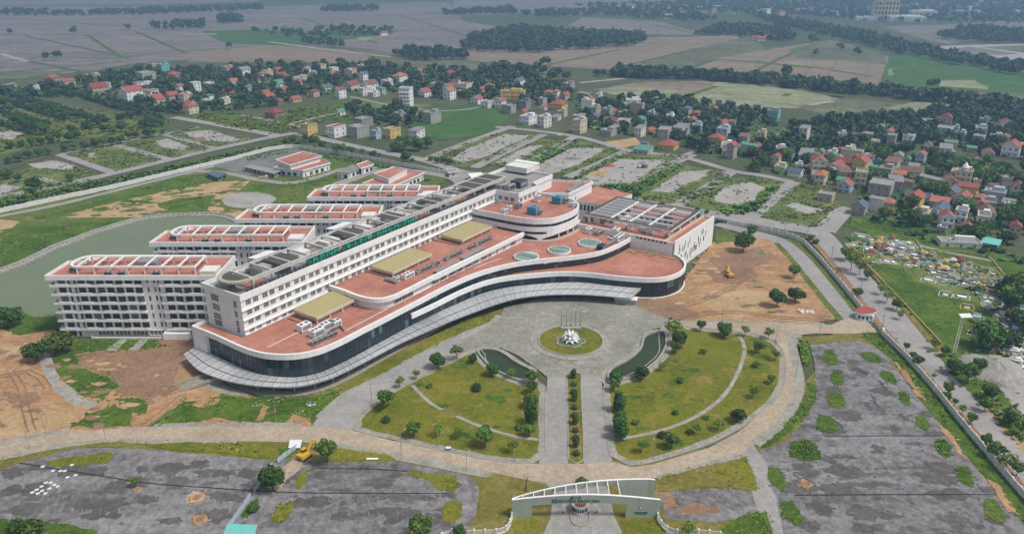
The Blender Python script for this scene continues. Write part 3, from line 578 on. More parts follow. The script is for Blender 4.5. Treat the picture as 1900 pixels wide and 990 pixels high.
# islands and verges
for pts in ([(0, 872), (-60, 880), (-60, 862), (0, 856), (60, 843), (130, 828), (220, 822), (268, 826), (220, 830), (130, 834)],): patch('verge', pts, 'dry_verge', .5, 2)
for pts, mt in (([(92, 860), (110, 852), (205, 840), (214, 846), (196, 860), (130, 866), (100, 868)], 'lawn'), ([(268, 826), (330, 822), (430, 823), (500, 826), (545, 832), (530, 850), (500, 853), (400, 842), (300, 834)], 'lawn'), ([(622, 832), (720, 845), (735, 856), (600, 858), (600, 842)], 'lawn'), ([(560, 880), (575, 872), (570, 895), (552, 910), (545, 904)], 'lawn'), ([(505, 962), (520, 938), (545, 932), (540, 955), (525, 972), (500, 970)], 'lawn'), ([(756, 882), (765, 874), (800, 880), (840, 884), (855, 900), (840, 915), (812, 908), (790, 890)], 'lawn'), ([(825, 935), (848, 928), (858, 945), (845, 972), (822, 970)], 'lawn'), ([(900, 886), (960, 893), (975, 912), (952, 925), (948, 975), (900, 985), (885, 985), (890, 940), (892, 905)], 'dry_verge'), ([(952, 970), (990, 960), (1000, 975), (960, 1010)], 'lawn'),
                ([(1155, 955), (1215, 960), (1235, 1000), (1300, 1030), (1180, 1040), (1160, 990)], 'lawn'), ([(1224, 888), (1300, 868), (1385, 850), (1400, 885), (1404, 912), (1375, 908), (1300, 906), (1224, 912)], 'dry_verge'), ([(1310, 880), (1385, 852), (1400, 885), (1404, 912), (1370, 900)], 'lawn'), ([(1380, 955), (1420, 950), (1436, 1000), (1436, 1080), (1300, 1060), (1330, 990)], 'lush'), ([(1410, 830), (1450, 800), (1490, 750), (1500, 712), (1514, 716), (1512, 745), (1495, 772), (1455, 812), (1420, 832)], 'lush'),
                ([(1483, 640), (1498, 638), (1505, 670), (1494, 680), (1486, 665)], 'lush'), ([(-60, 975), (0, 965), (80, 968), (180, 985), (180, 1050), (-60, 1050)], 'lush'), ([(485, 880), (520, 866), (530, 880), (510, 900), (482, 905)], 'lush'), ([(455, 940), (478, 925), (482, 940), (460, 962), (448, 965)], 'lush'), ([(515, 835), (555, 830), (540, 850), (520, 855)], 'lush'),
                ([(1590, 620), (1630, 618), (1660, 645), (1752, 750), (1830, 836), (1900, 915), (1990, 1015), (1990, 1075), (1905, 985), (1850, 915), (1755, 800), (1700, 735), (1655, 668), (1620, 640)], 'lush'), ([(1475, 628), (1600, 622), (1590, 632), (1500, 640)], 'dry_verge'), ([(905, 600), (925, 580), (870, 592), (800, 630), (740, 665), (690, 690), (640, 720), (640, 728), (700, 700), (780, 655), (850, 620)], 'lawn')):
    patch('grass', pts, mt, .35, 1.3)
for pts in ([(1655, 668), (1700, 735), (1720, 745), (1680, 690)], [(1740, 790), (1760, 800), (1790, 850), (1780, 845)], [(1830, 890), (1850, 900), (1890, 955), (1870, 950)]): patch('bare_earth', pts, 'dirt', .5, 1.5)
ISL = [(1552, 744, 34, 28), (1535, 788, 42, 30), (1493, 837, 56, 36), (1442, 890, 34, 42), (1469, 955, 38, 44), (1541, 664, 26, 26), (1617, 665, 36, 20), (1553, 703, 24, 24), (1649, 702, 28, 24), (1679, 742, 22, 28), (1711, 786, 24, 30), (1751, 834, 28, 34), (1791, 888, 30, 38), (1844, 950, 36, 44), (1930, 1040, 40, 46)]
ISLP = []
for (x, y, w, h) in ISL:
    a = gp([(x-w*.5, y-h*.45), (x+w*.0, y-h*.5), (x+w*.35, y-h*.15), (x+w*.5, y+h*.35), (x+w*.35, y+h*.5), (x-w*.2, y+h*.3), (x-w*.5, y-h*.05)]) if x > 1600 or x in (1442, 1469) else gp([(x-w*.35, y-h*.45), (x+w*.1, y-h*.5), (x+w*.4, y-h*.1), (x+w*.5, y+h*.45), (x-w*.1, y+h*.5), (x-w*.45, y+h*.3), (x-w*.5, y)])
    p = smooth(a, 1.2, True); ISLP.append(p)
    patch_w('island_bed', p, 'lush', .4, .8)
    if area(p) < 0: p = p[::-1]
# pits dug in the asphalt, with a rim of spoil
for (x, y, w) in ((256, 911, 14), (365, 925, 28), (370, 966, 26), (1494, 900, 20)):
    c = G(x, y); s = scale_at(c); r = w/s/2
    q = ragged([(c.x+r*1.15*cos(t*pi/8)*random.uniform(.9, 1.1), c.y+r*1.2*sin(t*pi/8)*random.uniform(.85, 1.1)) for t in range(16)], .5, .22, int(x))
    mb = MB(); n = len(q); zz = layer()+.02; patch_w('spoil', [(c.x+(p[0]-c.x)*1.05, c.y+(p[1]-c.y)*1.05) for p in q[::3]], 'beige_road', .4, .8)
    mid = [(c.x+(p[0]-c.x)*.72, c.y+(p[1]-c.y)*.72) for p in q]; inn = [(c.x+(p[0]-c.x)*.5, c.y+(p[1]-c.y)*.5) for p in q]
    mb.add([(*p, zz) for p in q]+[(*p, zz+.35) for p in mid]+[(*p, zz+.1) for p in inn], [(i, (i+1) % n, n+(i+1) % n, n+i) for i in range(n)]+[(n+i, n+(i+1) % n, 2*n+(i+1) % n, 2*n+i) for i in range(n)], M['dirt'])
    mb.add([(*p, zz+.1) for p in inn], [tuple(range(n))], M['dark_dirt']); tag(mb.obj('dug_pit'), kind='structure')
# cemetery ground, quarry heap lot on the right
patch('cemetery_ground', [(1570, 440), (1620, 432), (1700, 440), (1900, 480), (2050, 520), (2050, 720), (1900, 700), (1770, 680), (1690, 590), (1612, 494)], 'lush', 1, 3)
patch('cemetery_ground', [(1620, 445), (1700, 450), (1760, 490), (1860, 500), (1900, 560), (1900, 600), (1800, 560), (1700, 520), (1640, 478)], 'weeds', 2, 3)
ribbon('stone_path', [(1600, 486), (1660, 490), (1708, 496)], 2.5, 'paving', .2); ribbon('stone_path', [(1700, 455), (1760, 470), (1840, 485)], 2.5, 'paving', .2)
patch('yard', [(1780, 680), (1840, 662), (1950, 670), (1990, 760), (1900, 770), (1830, 715)], 'gravel', 1, 3)
patch('grass', [(1740, 660), (1790, 655), (1830, 700), (1900, 780), (1900, 820), (1840, 770), (1770, 700)], 'lush', 1, 2)
ribbon('verge', [(1590, 470), (1650, 540), (1720, 625), (1745, 650)], 2.5, 'dry_verge', .3)

random.seed(61)
for (x0, x1, ys) in ((1560, 1720, (720, 760, 800)), (1530, 1800, (840, 868, 896)), (1500, 1860, (935, 965)), (90, 400, (925, 950)), (150, 420, (885,)), (600, 800, (905, 930, 955)), (1250, 1380, (918, 928))):
    for y in ys:
        mb = MB(); n = int((x1-x0)/17); zz = layer()
        for k in range(n):
            if random.random() < .45: continue
            c = G(x0+(x1-x0)*k/n+(y-720)*.05, y); L_ = random.uniform(1.6, 2.8); dx, dy = sin(.35)*-L_/2, cos(.35)*L_/2; w = .055
            mb.add([(c.x-dx-w, c.y-dy, zz), (c.x-dx+w, c.y-dy, zz), (c.x+dx+w, c.y+dy, zz), (c.x+dx-w, c.y+dy, zz)], [(0, 1, 2, 3)], M['faint_paint'])
        if mb.v: tag(mb.obj('bay_marking'), kind='structure')
for t in ([(20, 690), (40, 720), (48, 760), (60, 800)], [(0, 700), (60, 690), (90, 720)], [(1200, 580), (1300, 560), (1380, 520), (1430, 470)], [(1260, 590), (1360, 580), (1440, 590), (1540, 596)], [(1290, 530), (1340, 520), (1400, 500)], [(340, 735), (300, 768), (270, 790)], [(300, 640), (260, 700), (230, 740)]):
    for off_ in (-1.0, 1.0):
        p = smooth(gp(t), 2.5); ribbon_w('tyre_track', offset(p, off_), .5, 'dark_dirt', .5, False)
# ================================================================ THE HOSPITAL (plan frame: u along the ward slab, v out towards the forecourt)
def hroot(name, label, cat, u0, v0, group=None, z=0):
    r = thing(name, label, cat, SW(u0, v0, z), ANG, group)
    return r, (lambda u, v: (u-u0, v0-v))
def pl(f, pts): return [f(*p) for p in pts]
def window_mesh(name, w, h, panes=3, rows=1, fr='white', gl='window_dark', d=.12, ft=.09):
    """a window set into a wall facing local -Y, origin at its centre"""
    mb = MB()
    mb.add([(-w/2, -.02, -h/2), (w/2, -.02, -h/2), (w/2, -.02, h/2), (-w/2, -.02, h/2)], [(0, 1, 2, 3)], M[gl])
    for x in (-w/2, w/2): mb.box((x, -d/2, 0), (ft, d, h+ft), M[fr])
    for z in (-h/2, h/2): mb.box((0, -d/2, z), (w-ft, d, ft), M[fr])
    for k in range(1, panes): mb.box((-w/2+w*k/panes, -d*.35, 0), (ft*.75, d*.7, h-ft), M[fr])
    for k in range(1, rows): mb.box((0, -d*.3, -h/2+h*k/rows), (w-ft, d*.5, ft*.7), M[fr])
    return mb.me(name)
def facade_rot(du, dv):
    """z rotation (local hospital frame) so that a window's -Y points along (du,dv)"""
    return atan2(-dv, du) + pi/2

# ---- podium
PF = [(-6.4, -20.7), (-6.4, -12), (-6.6, -5), (-7.2, 5), (-7.0, 13), (-5.4, 19.5), (-1.5, 25.8), (4.5, 30.0), (13, 31.7), (25, 32), (37, 32.4), (53, 32.8), (72, 33.2), (88.7, 35.2), (103, 40), (114, 46.8), (128, 58.8), (139, 66.3), (152, 69.6), (165.2, 70.7)]
PFS = [PF[0]]+smooth(PF[1:], 1.9)
HP, HPP = 12.3, 13.5
pod, f = hroot('hospital_podium', 'long white curved podium with terracotta roof terrace and dark glass front', 'building', 60, 15)
foot = PFS+[(165.2, -.5), (-1, -.5), (-1, -20.7)]
mb = MB(); mb.prism(pl(f, offset(foot, .5 if area(foot) > 0 else -.5, True)), 0, HP, M['white'], M['terracotta']); mb.obj('wall', pod)
mb = MB(); ring_ = offset(PFS, -.35); mb.wall(pl(f, PFS), 11.45, HPP, .75, M['white']); mb.wall(pl(f, [(-1, -20.7), PF[0]]), 0, HPP-.01, .5, M['white'])
mb.wall(pl(f, [(-6.45, -20.9), (-6.45, -13.6)]), 0, 11.45, .8, M['white']); mb.obj('parapet', pod)
# curtain wall: panes one by one, mullions as one frame
unit = MB(); unit.box((0, 0, .5), (1, .06, 1), M['curtain_glass']); PANE = unit.me('glass_pane')
def curtain(root, f, pts, z0f, z1, inset, name='glass_pane', start=0, rows=1):
    p = resample(pts, max(2, int(length(pts)/1.95))); q = offset(p, inset); mul = MB()
    for i in range(len(q)-1):
        a, b = f(*q[i]), f(*q[i+1]); um = p[i][0]; z0 = z0f(um) if callable(z0f) else z0f
        L = math.dist(a, b); rz = atan2(b[1]-a[1], b[0]-a[0])
        for k in range(rows):
            h = (z1-z0)/rows
            link(name, PANE, root, ((a[0]+b[0])/2, (a[1]+b[1])/2, z0+k*h), rz, (L-.1, 1, h-.08))
        mul.box((a[0], a[1], (z0+z1)/2), (.12, .3, z1-z0), M['dark_metal'], rz)
        for k in range(1, rows): mul.box(((a[0]+b[0])/2, (a[1]+b[1])/2, z0+k*h), (L, .2, .09), M['dark_metal'], rz)
    mul.obj('mullion_frame', root)['kind'] = 'stuff'
sgn = 1
cw = [p for p in PFS if not (p[0] < -6 and p[1] < -13.8)]
side = 1 if offset(cw, 1)[40][1] < cw[40][1] else -1      # the inner side of the front line
curtain(pod, f, cw, lambda u: 4.3 if u < 50 else 8.5, 11.45, .12*side, rows=2)
# ground floor under the canopy: dark glazing between pale piers
gfp = offset(cw, .3*side); mb = MB(); mb2 = MB()
for i in range(0, len(gfp)-1):
    a, b = f(*gfp[i]), f(*gfp[i+1]); L = math.dist(a, b); rz = atan2(b[1]-a[1], b[0]-a[0]); c = ((a[0]+b[0])/2, (a[1]+b[1])/2)
    if i % 4 == 3: mb2.box((*c, 2.1), (L, .5, 4.2), M['grey'], rz)
    else: mb.box((*c, 2.2), (L, .3, 3.4), M['curtain_glass'], rz)
mb.obj('shopfront_glazing', pod); mb2.obj('pier', pod)
mb = MB(); mb.wall(pl(f, offset(cw, -3.2*side)), 0, .55, 3.5, M['paving']); mb.obj('plinth', pod)
# silver canopy with raised seams
CI = [(-5.9, -20.6), (-6.3, -14), (-6.9, -5), (-7.4, 6), (-7.0, 13), (-5.2, 19.6), (-1.5, 26.2), (4.6, 30.3), (13, 31.9), (21.6, 32.3), (37, 32.7), (51.5, 33.2), (62, 34), (82, 36.8), (93.5, 39.9), (104.5, 46.8), (117.6, 60), (125, 72), (129, 82), (131.6, 92)]
CO = [(-11.8, -20.6), (-14, -14), (-15.9, -5.4), (-15.4, 6), (-13.6, 14), (-10.6, 21.5), (-5.1, 30), (3, 34.9), (11, 36.6), (20, 37.4), (37.8, 38.6), (51, 40.8), (61, 42.4), (75, 45.8), (86, 49), (95, 53.2), (104, 61), (111.5, 71.5), (116, 80.8), (120, 92.2)]
def pairs(A, B, k):
    a, b = [], []
    for i in range(len(A)-1):
        for j in range(k): a.append(i+j/k); 
    a.append(len(A)-1)
    def at(P, t):
        i = min(int(t), len(P)-2); s = t-i; p0 = P[max(i-1, 0)]; p1 = P[i]; p2 = P[i+1]; p3 = P[min(i+2, len(P)-1)]
        return tuple(.5*((2*p1[c])+(-p0[c]+p2[c])*s+(2*p0[c]-5*p1[c]+4*p2[c]-p3[c])*s*s+(-p0[c]+3*p1[c]-3*p2[c]+p3[c])*s**3) for c in (0, 1))
    return [(at(A, t), at(B, t)) for t in a]
can, f = hroot('entrance_canopy', 'silver ribbed metal canopy sweeping along the foot of the glass front', 'canopy', 50, 40)
PR = pairs(CI, CO, 10); mb = MB(); seam = MB(); edge = MB(); gut = MB(); col = MB()
def zc(t): return 4.75-.55*t+.25*sin(pi*t)
for i in range(len(PR)-1):
    (a0, b0), (a1, b1) = PR[i], PR[i+1]
    for k in range(4):
        t0, t1 = k/4, (k+1)/4
        q = [(*f(*[p[c]+(r[c]-p[c])*t for c in (0, 1)]), zc(t)) for p, r, t in ((a0, b0, t0), (a1, b1, t0), (a1, b1, t1), (a0, b0, t1))]
        mb.add(q, [(0, 1, 2, 3)], M['steel'])
    q = [(*f(*b0), 4.2), (*f(*b1), 4.2), (*f(*b1), 3.75), (*f(*b0), 3.75)]; edge.add(q, [(0, 1, 2, 3)], M['galvanised'])
    q = [(*f(*a0), 4.0), (*f(*a1), 4.0), (*f(*b1), 3.75), (*f(*b0), 3.75)]; edge.add(q, [(0, 1, 2, 3)], M['grey'])
    m0, m1 = [tuple(p[c]*.38+r[c]*.62 for c in (0, 1)) for p, r in (PR[i], PR[i+1])]
    gut.bar((*f(*m0), zc(.62)+.05), (*f(*m1), zc(.62)+.05), .3, .12, M['dark_metal'])
    for s in (0, .33, .67):
        a = [a0[c]+(a1[c]-a0[c])*s for c in (0, 1)]; b = [b0[c]+(b1[c]-b0[c])*s for c in (0, 1)]
        for t0, t1 in ((0, .25), (.25, .5), (.5, .75), (.75, 1)):
            p = [(*f(*[a[c]+(b[c]-a[c])*t for c in (0, 1)]), zc(t)+.06) for t in (t0, t1)]
            seam.bar(p[0], p[1], .12, .1, M['steel' if (i+int(s*3)) % 4 else 'galvanised'])
mb.obj('canopy_roof', can); so = seam.obj('roof_seams', can); so['kind'] = 'stuff'; edge.obj('fascia', can); gut.obj('gutter', can)
cme = MB().cyl((0, 0, 0), .28, 3.9, M['grey'], 10).me('column')
for i in range(3, len(PR), 8):
    a, b = PR[i]; link('column', cme, can, (*f(a[0]*.55+b[0]*.45, a[1]*.55+b[1]*.45), 0))

# ---- lower rounded wing (lobe)
LF = [(50, 33.2), (62, 34.4), (79, 35.6), (93.3, 38.9), (104.5, 46), (117.6, 59), (123.5, 69.8), (127, 81.5), (131.5, 92.7), (137.2, 99.8), (147, 103.0), (156.7, 101.3), (163.6, 96), (166.4, 90.9)]
LFS = smooth(LF, 1.9)
lobe, f = hroot('rounded_wing', 'low rounded wing with terracotta roof and dark glass beside the bare earth', 'building', 145, 85)
back = [(165, 90.6), (165, 71.2)]+[p for p in PFS[::-1] if 50 < p[0] < 164]
lp = LFS+back
mb = MB(); mb.prism(pl(f, offset(LFS, .4*side)+back), 0, 8.4, M['curtain_glass'], M['terracotta']); mb.obj('wall', lobe)
mb = MB(); mb.wall(pl(f, LFS), 7.55, 9.6, .8, M['white']); mb.obj('parapet', lobe)
j0 = min(range(len(LFS)), key=lambda i: abs(LFS[i][0]-129)+abs(LFS[i][1]-88))
curtain(lobe, f, LFS[:j0], 4.4, 7.55, .1*side); curtain(lobe, f, LFS[j0:], .5, 7.55, .1*side, rows=2)
mb = MB(); mb.wall(pl(f, LFS[j0-3:]), 0, .5, 1.1, M['white']); mb.obj('plinth', lobe)

# ---- ward slab
slab, f = hroot('ward_block', 'tall white hospital block with rows of windows and a green rooftop sign', 'building', 0, 0)
HS = 28.0; SL = 155.8; SWD = 20.1
SP = [(0, 0), (155.8, 0), (155.8, 13.8), (173.5, 13.8), (177, 9), (196, 9), (196, -20.1), (0, -20.1)]
mb = MB(); mb.prism(pl(f, SP), 0, 26.6, M['white'], M['slab_roof']); mb.obj('wall', slab)
mb = MB(); mb.wall(pl(f, offset(SP, .2 if area(SP) < 0 else -.2, True)), 25.65, HS, .5, M['white'], True); mb.obj('parapet', slab)
lm = MB(); 
for z in (21.9, 18.2, 14.55):
    lm.box((SL/2-.2, -.28+.0, z), (SL+.2, .62, .5), M['white'])
lm.box((SL/2, -.2, 12.6), (SL, .4, .35), M['white'])
lm.obj('sunshade_ledge', slab)
WM = window_mesh('window', 2.15, 1.75, 3, 2, 'render_white', 'window_dark', .16, .1)
WME = window_mesh('window', 4.2, 2.6, 4, 2, 'white', 'window_dark', .14, .12); WMS = window_mesh('window', 1.7, 2.6, 2, 2, 'white', 'window_dark', .14, .12)
nwin = 0
for r, z in enumerate((24.3, 20.6, 16.95, 13.25)):
    u = 3.0; k = 0
    while u < 154:
        z_ = z
        hide = (r >= 1 and u > 136) or (r == 3 and u > 40) or (r == 3 and 19 < u < 41 and False)
        if not hide: link('window', WM, slab, (u, -.02, z_), 0)
        u += 3.15 if k % 2 == 0 else 4.15; k += 1
for z in (23.6, 19.9, 16.2, 13.9):
    link('window', WME, slab, (-.02, 14.2, z), -pi/2); link('window', WMS, slab, (-.02, 3.2, z), -pi/2)
for k in range(3): link('window', WM, slab, (155.8-.02, -3-3.6*k, 24.2), -pi/2); 
for k in range(4): link('window', WM, slab, (158+4*k, -13.85, 24.2), 0)
# rooftop frame: beams, cross beams, posts and dark decks
HR = 31.2
mb = MB()
v0, v1 = -2.6, -14.8
arc = [(6.5-6.1*cos(t), -8.7+6.1*sin(t)) for t in [pi*k/10-pi/2 for k in range(11)]]
front = [(6.5, v0), (169, v0)]; backb = [(6.5, v1), (169, v1)]
for line in (front, backb): mb.wall(pl(f, line), HR-.7, HR, .9, M['grimy'])
mb.wall(pl(f, arc), HR-.7, HR, 1.6, M['beige_roof']); mb.wall(pl(f, [(6.5, v0+2.0), (165, v0+2.0)]), HR-.5, HR-.1, .35, M['grimy'])
mb.obj('roof_beam', slab)
xb = MB(); xb.wall(pl(f, [(0, 0), (0, v1-v0)]), -.7, -.02, .8, M['grimy']); xbm = MB().box((0, 0, -.36), (.8, 11.4, .66), M['grimy']).me('cross_beam')
pm = MB().box((0, 0, 1.9), (.7, .7, 3.8), M['grimy']).me('post')
for k in range(19):
    u = 8+k*8.9
    link('cross_beam', xbm, slab, f(u, (v0+v1)/2)+(HR,))
    for v in (v0-.2, v1+.2): link('post', pm, slab, f(u, v)+(26.6,))
dk = [(2, 16, 'moss', -14.3, -3), (22, 31, 'moss', -14.3, -3), (58, 66, 'moss', -14.3, -3), (84, 92, 'moss', -14.3, -3), (112, 119, 'moss', -14.3, -3), (143, 168, 'moss', -15.5, -2.2)]
for a, b, m_, q0, q1 in dk[1:]:
    MB().box(((a+b)/2, -(q0+q1)/2, HR-.42), (b-a, abs(q1-q0)-.6, .3), M[m_]).obj('roof_deck', slab)
mb = MB(); mb.prism(pl(f, arc), HR-.45, HR-.15, M['moss']); mb.obj('roof_deck', slab)
for a, b in ((16, 23), (34, 41), (50, 57), (70, 76), (95, 101), (124, 130)):       # stair and plant rooms under the frame
    MB().box(((a+b)/2, 11.5, 28.2), (b-a, 5, 3.2), M['render_white' if a % 4 else 'grey']).obj('plant_room', slab)
for a, b in ((8, 15), (42, 56), (60, 69), (77, 83), (102, 110), (131, 142)):
    MB().box(((a+b)/2, 8.6, 26.68), (b-a, 10, .16), M['terracotta']).obj('roof_tiling', slab)
MB().box((77, .9, 26.66), (120, 2.4, .1), M['slab_roof']).obj('walkway', slab)
rl = MB()
for k in range(70): rl.box((4+k*2.0, 1.0, 27.9), (1.3, .3, .9), M['dark_metal'])
o = rl.obj('roof_railing', slab)
# white lean-to roofs on the back side
for a, b in ((20, 30), (60, 71), (118, 128)):
    mb = MB(); mb.add([(a, 14.8, HR+.3), (b, 14.8, HR+.3), (b+1, 21.5, HR-.9), (a+1, 21.5, HR-.9)], [(0, 1, 2, 3)], M['white']); mb.add([(a, 14.8, HR), (b, 14.8, HR), (b+1, 21.5, HR-1.2), (a+1, 21.5, HR-1.2)], [(3, 2, 1, 0)], M['grey']); mb.obj('lean_to_roof', slab)
# sign on its scaffold
def text_mesh(s, size, ext, mat, name):
    cu = bpy.data.curves.new(name, 'FONT'); cu.body = s; cu.size = size; cu.extrude = ext; cu.align_x = 'CENTER'; cu.resolution_u = 2
    tmp = bpy.data.objects.new(name, cu); COL.objects.link(tmp)
    dg = bpy.context.evaluated_depsgraph_get(); me = bpy.data.meshes.new_from_object(tmp.evaluated_get(dg))
    bpy.data.objects.remove(tmp); me.name = name; me.materials.clear(); me.materials.append(mat); return me
sg, fs = hroot('rooftop_sign', 'green letters BỆNH VIỆN BẠCH MAI with netting along the ward block roof', 'sign', 65, -2.0, z=26.6)
x = -31
for wd in ('BỆNH', 'VIỆN', 'BẠCH', 'MAI'):
    for ch in wd:
        me = text_mesh(ch, 4.9, .12, M['letter_green'], 'letter'); o = link('letter', me, sg, (x+1.9, -.95, 1.15)); o.rotation_euler = (pi/2, 0, 0); o.scale = (1.0, 1, 1); x += 3.75
    x += 2.6
ns = MB(); x0 = -32
for a, b in ((-32, -15.5), (-14, 1), (2.5, 17), (19.5, 30)):
    for k in range(int((b-a)/1.6)):
        xx = a+.8+k*1.6; ns.box((xx, -.55, 2.5+random.uniform(-.3, .3)), (1.45, .06, random.uniform(2.6, 3.6)), M['net_green'])
ns.obj('netting', sg)['kind'] = 'stuff'
sc = MB()
for k in range(33):
    sc.box((-32+k*1.95, -.2, 2.3), (.1, .1, 4.6), M['scaff']); 
for z in (.6, 2.2, 3.8): sc.box((-.8, -.25, z), (63, .09, .09), M['scaff'])
sc.obj('scaffold', sg)

# ---- mid terrace with its rounded front corner
EF = [(40.6, .2), (40.3, 9), (39.6, 16), (40.2, 22), (42.6, 25.8), (47, 27.6), (53, 28), (67.8, 28.1), (90, 28.6), (111.6, 29.6), (124.7, 30), (134.5, 30.2)]
EFS = [EF[0]]+smooth(EF[1:], 1.2)
mid, f = hroot('upper_terrace', 'white upper terrace storey with rounded corner and terracotta roof against the ward block', 'building', 85, 15)
mb = MB(); mb.prism(pl(f, offset(EFS, .75*side)+[(134.5, .2)]), HP, 16.2, M['white'], M['terracotta']); mb.obj('wall', mid)
mb = MB(); mb.wall(pl(f, EFS), 15.5, 17.2, 1.1, M['white']); mb.obj('parapet', mid)
TW = window_mesh('window', 4.2, 2.0, 4, 1, 'white', 'window_dark', .2, .16)
efi = offset(EFS, .72*side)
for t in range(5):
    i = 12+t*3
    if i+3 >= len(efi): break
    a, b = f(*efi[i]), f(*efi[i+3]); link('window', TW, mid, ((a[0]+b[0])/2, (a[1]+b[1])/2, 13.9), atan2(b[1]-a[1], b[0]-a[0])+(0 if True else pi), (.82, 1, 1))
for u in (72, 77, 83, 88, 94, 99, 105, 110, 116, 121, 127):
    v = 28.1+(u-67.8)*.0325-.72
    link('window', TW, mid, f(u, v+.02)+(13.9,), 0, (.95, 1, 1))
mb = MB(); mb.wall(pl(f, [(70, 28.5), (134, 30.4)]), 15.2, 15.4, .5, M['white']); mb.obj('canopy_ledge', mid)
for a, b in ((74, 88), (92, 108)): MB().box(f((a+b)/2, 26.2)+(17.0,), (b-a, 2.2, .5), M['galvanised']).obj('roof_duct', mid)

# ---- ribbed beige roofs
def ribbed(u0, u1, vn, vf, z, lab):
    r, f = hroot('skylight_roof', lab, 'roof', (u0+u1)/2, (vn+vf)/2, 'beige ribbed roofs beside the ward block')
    mb = MB(); n = 12
    for k in range(n):
        a = u0+(u1-u0)*k/n; b = u0+(u1-u0)*(k+1)/n; c = (a+b)/2
        for p, q, zp, zq in ((a, c, z, z+.2), (c, b, z+.2, z)):
            mb.add([(*f(p, vn), zp+.25), (*f(q, vn), zq+.25), (*f(q, vf), zq-.25), (*f(p, vf), zp-.25)], [(0, 3, 2, 1)], M['sheet_beige'])
    mb.obj('roof_sheeting', r)
    mb = MB(); 
    for a, b in (((u0, vf), (u1, vf)), ((u0, vn), (u0, vf)), ((u1, vn), (u1, vf))): mb.wall(pl(f, [a, b]), z-1.1, z+.02, .25, M['cream'])
    mb.obj('fascia', r)
    base = HP if z < 17 else 16.2
    mb = MB().box((0, 0, (z-1+base)/2), (u1-u0-2.5, vf-vn-2.5, z-1-base), M['beige']); mb.obj('wall', r)
    pmn = MB().box((0, 0, (base+z)/2-.4), (.35, .35, z-base-.8), M['white']).me('post')
    for k in range(4): link('post', pmn, r, f(u0+.5+(u1-u0-1)*k/3, vf-.5)+(0,))
ribbed(20, 40.0, 2.6, 14.6, 15.3, 'beige ribbed roof nearest the forecourt end of the ward block')
ribbed(61.5, 86.5, 2.8, 14.4, 18.6, 'middle beige ribbed roof on the upper terrace')
ribbed(107.5, 130.8, 2.8, 15, 18.6, 'farthest beige ribbed roof beside the drum shaped block')

# ---- drum
DF = [(135.6, .2), (135.7, 10), (136, 20), (136.8, 27.5), (139.3, 34.5), (144.5, 40.2), (151.5, 42.3), (158, 43), (164, 42.4), (169.8, 40), (174.7, 35), (177.1, 28), (177.5, 20), (177.2, 9)]
DFS = smooth(DF, 1.3)
drum, f = hroot('drum_block', 'white rounded block with two dark window bands and terracotta roof, standing on columns', 'building', 156, 22)
full = DFS
mb = MB(); nseg = len(DFS)
L = [0]
for a, b in zip(DFS, DFS[1:]): L.append(L[-1]+math.dist(a, b))
lv = L[min(range(nseg), key=lambda i: abs(DFS[i][0]-140.5)+abs(DFS[i][1]-36.4))]      # foot of the arch
def zbot(s):
    d = s-lv
    if d < 0: return 12.3+min(1, (-d/9.0))**.5*3.1 if d > -9 else 15.4
    return 12.3+min(1, d/9.0)**.5*2.6
bands = [(20.3, 23.2)]
inn = offset(DFS, .6*side)
for i in range(nseg-1):
    a, b, c, d = f(*DFS[i]), f(*DFS[i+1]), f(*inn[i+1]), f(*inn[i])
    s0, s1 = L[i], L[i+1]; sm_ = (s0+s1)/2
    segs = [(20.4, 20.4, 23.2, 23.2)]
    w2 = 14 < sm_ < lv+3
    if w2: segs += [(16.7, 16.7, 18.9, 18.9), (min(zbot(s0), 15.3), min(zbot(s1), 15.3), 15.3, 15.3)]
    else: segs += [(zbot(s0), zbot(s1), 18.9, 18.9)]
    for z0, z1, z2, z3 in segs:
        mb.add([(*a, z0), (*b, z1), (*b, z2), (*a, z3), (*d, z0), (*c, z1), (*c, z2), (*d, z3)], [(0, 1, 2, 3), (5, 4, 7, 6), (1, 0, 4, 5), (3, 2, 6, 7)], M['white'])
mb.obj('wall', drum)
mb = MB(); ins = offset(DFS, 2.0*side)
mb.prism(pl(f, ins+[(177, .2)] if False else ins), 14.8, 22.0, M['white'], M['terracotta']); mb.obj('roof_slab', drum)
curtain(drum, f, DFS, 18.9, 20.4, .4*side, 'window_pane')
i0 = next(i for i in range(nseg) if L[i] > 14); i1 = max(i for i in range(nseg) if L[i] < lv+3)
curtain(drum, f, DFS[i0:i1+1], 15.3, 16.7, .4*side, 'window_pane')
mb = MB(); mb.wall(pl(f, offset(DFS[i0:], -.9*side)), 12.3, 12.75, 1.6, M['beige']); mb.obj('floor_rim', drum)
mb = MB(); mb.wall(pl(f, offset(DFS[i0+6:], 6*side)), 12.3, 15.2, .3, M['concrete']); mb.obj('recessed_wall', drum)
cme2 = MB().cyl((0, 0, 12.3), .42, 3.2, M['white'], 10).me('column')
for s in (lv-10, lv+11, lv+17, lv+23, lv+30, lv+37):
    i = min(range(nseg), key=lambda i: abs(L[i]-s)); link('column', cme2, drum, f(*offset(DFS, .9*side)[i])+(0,))

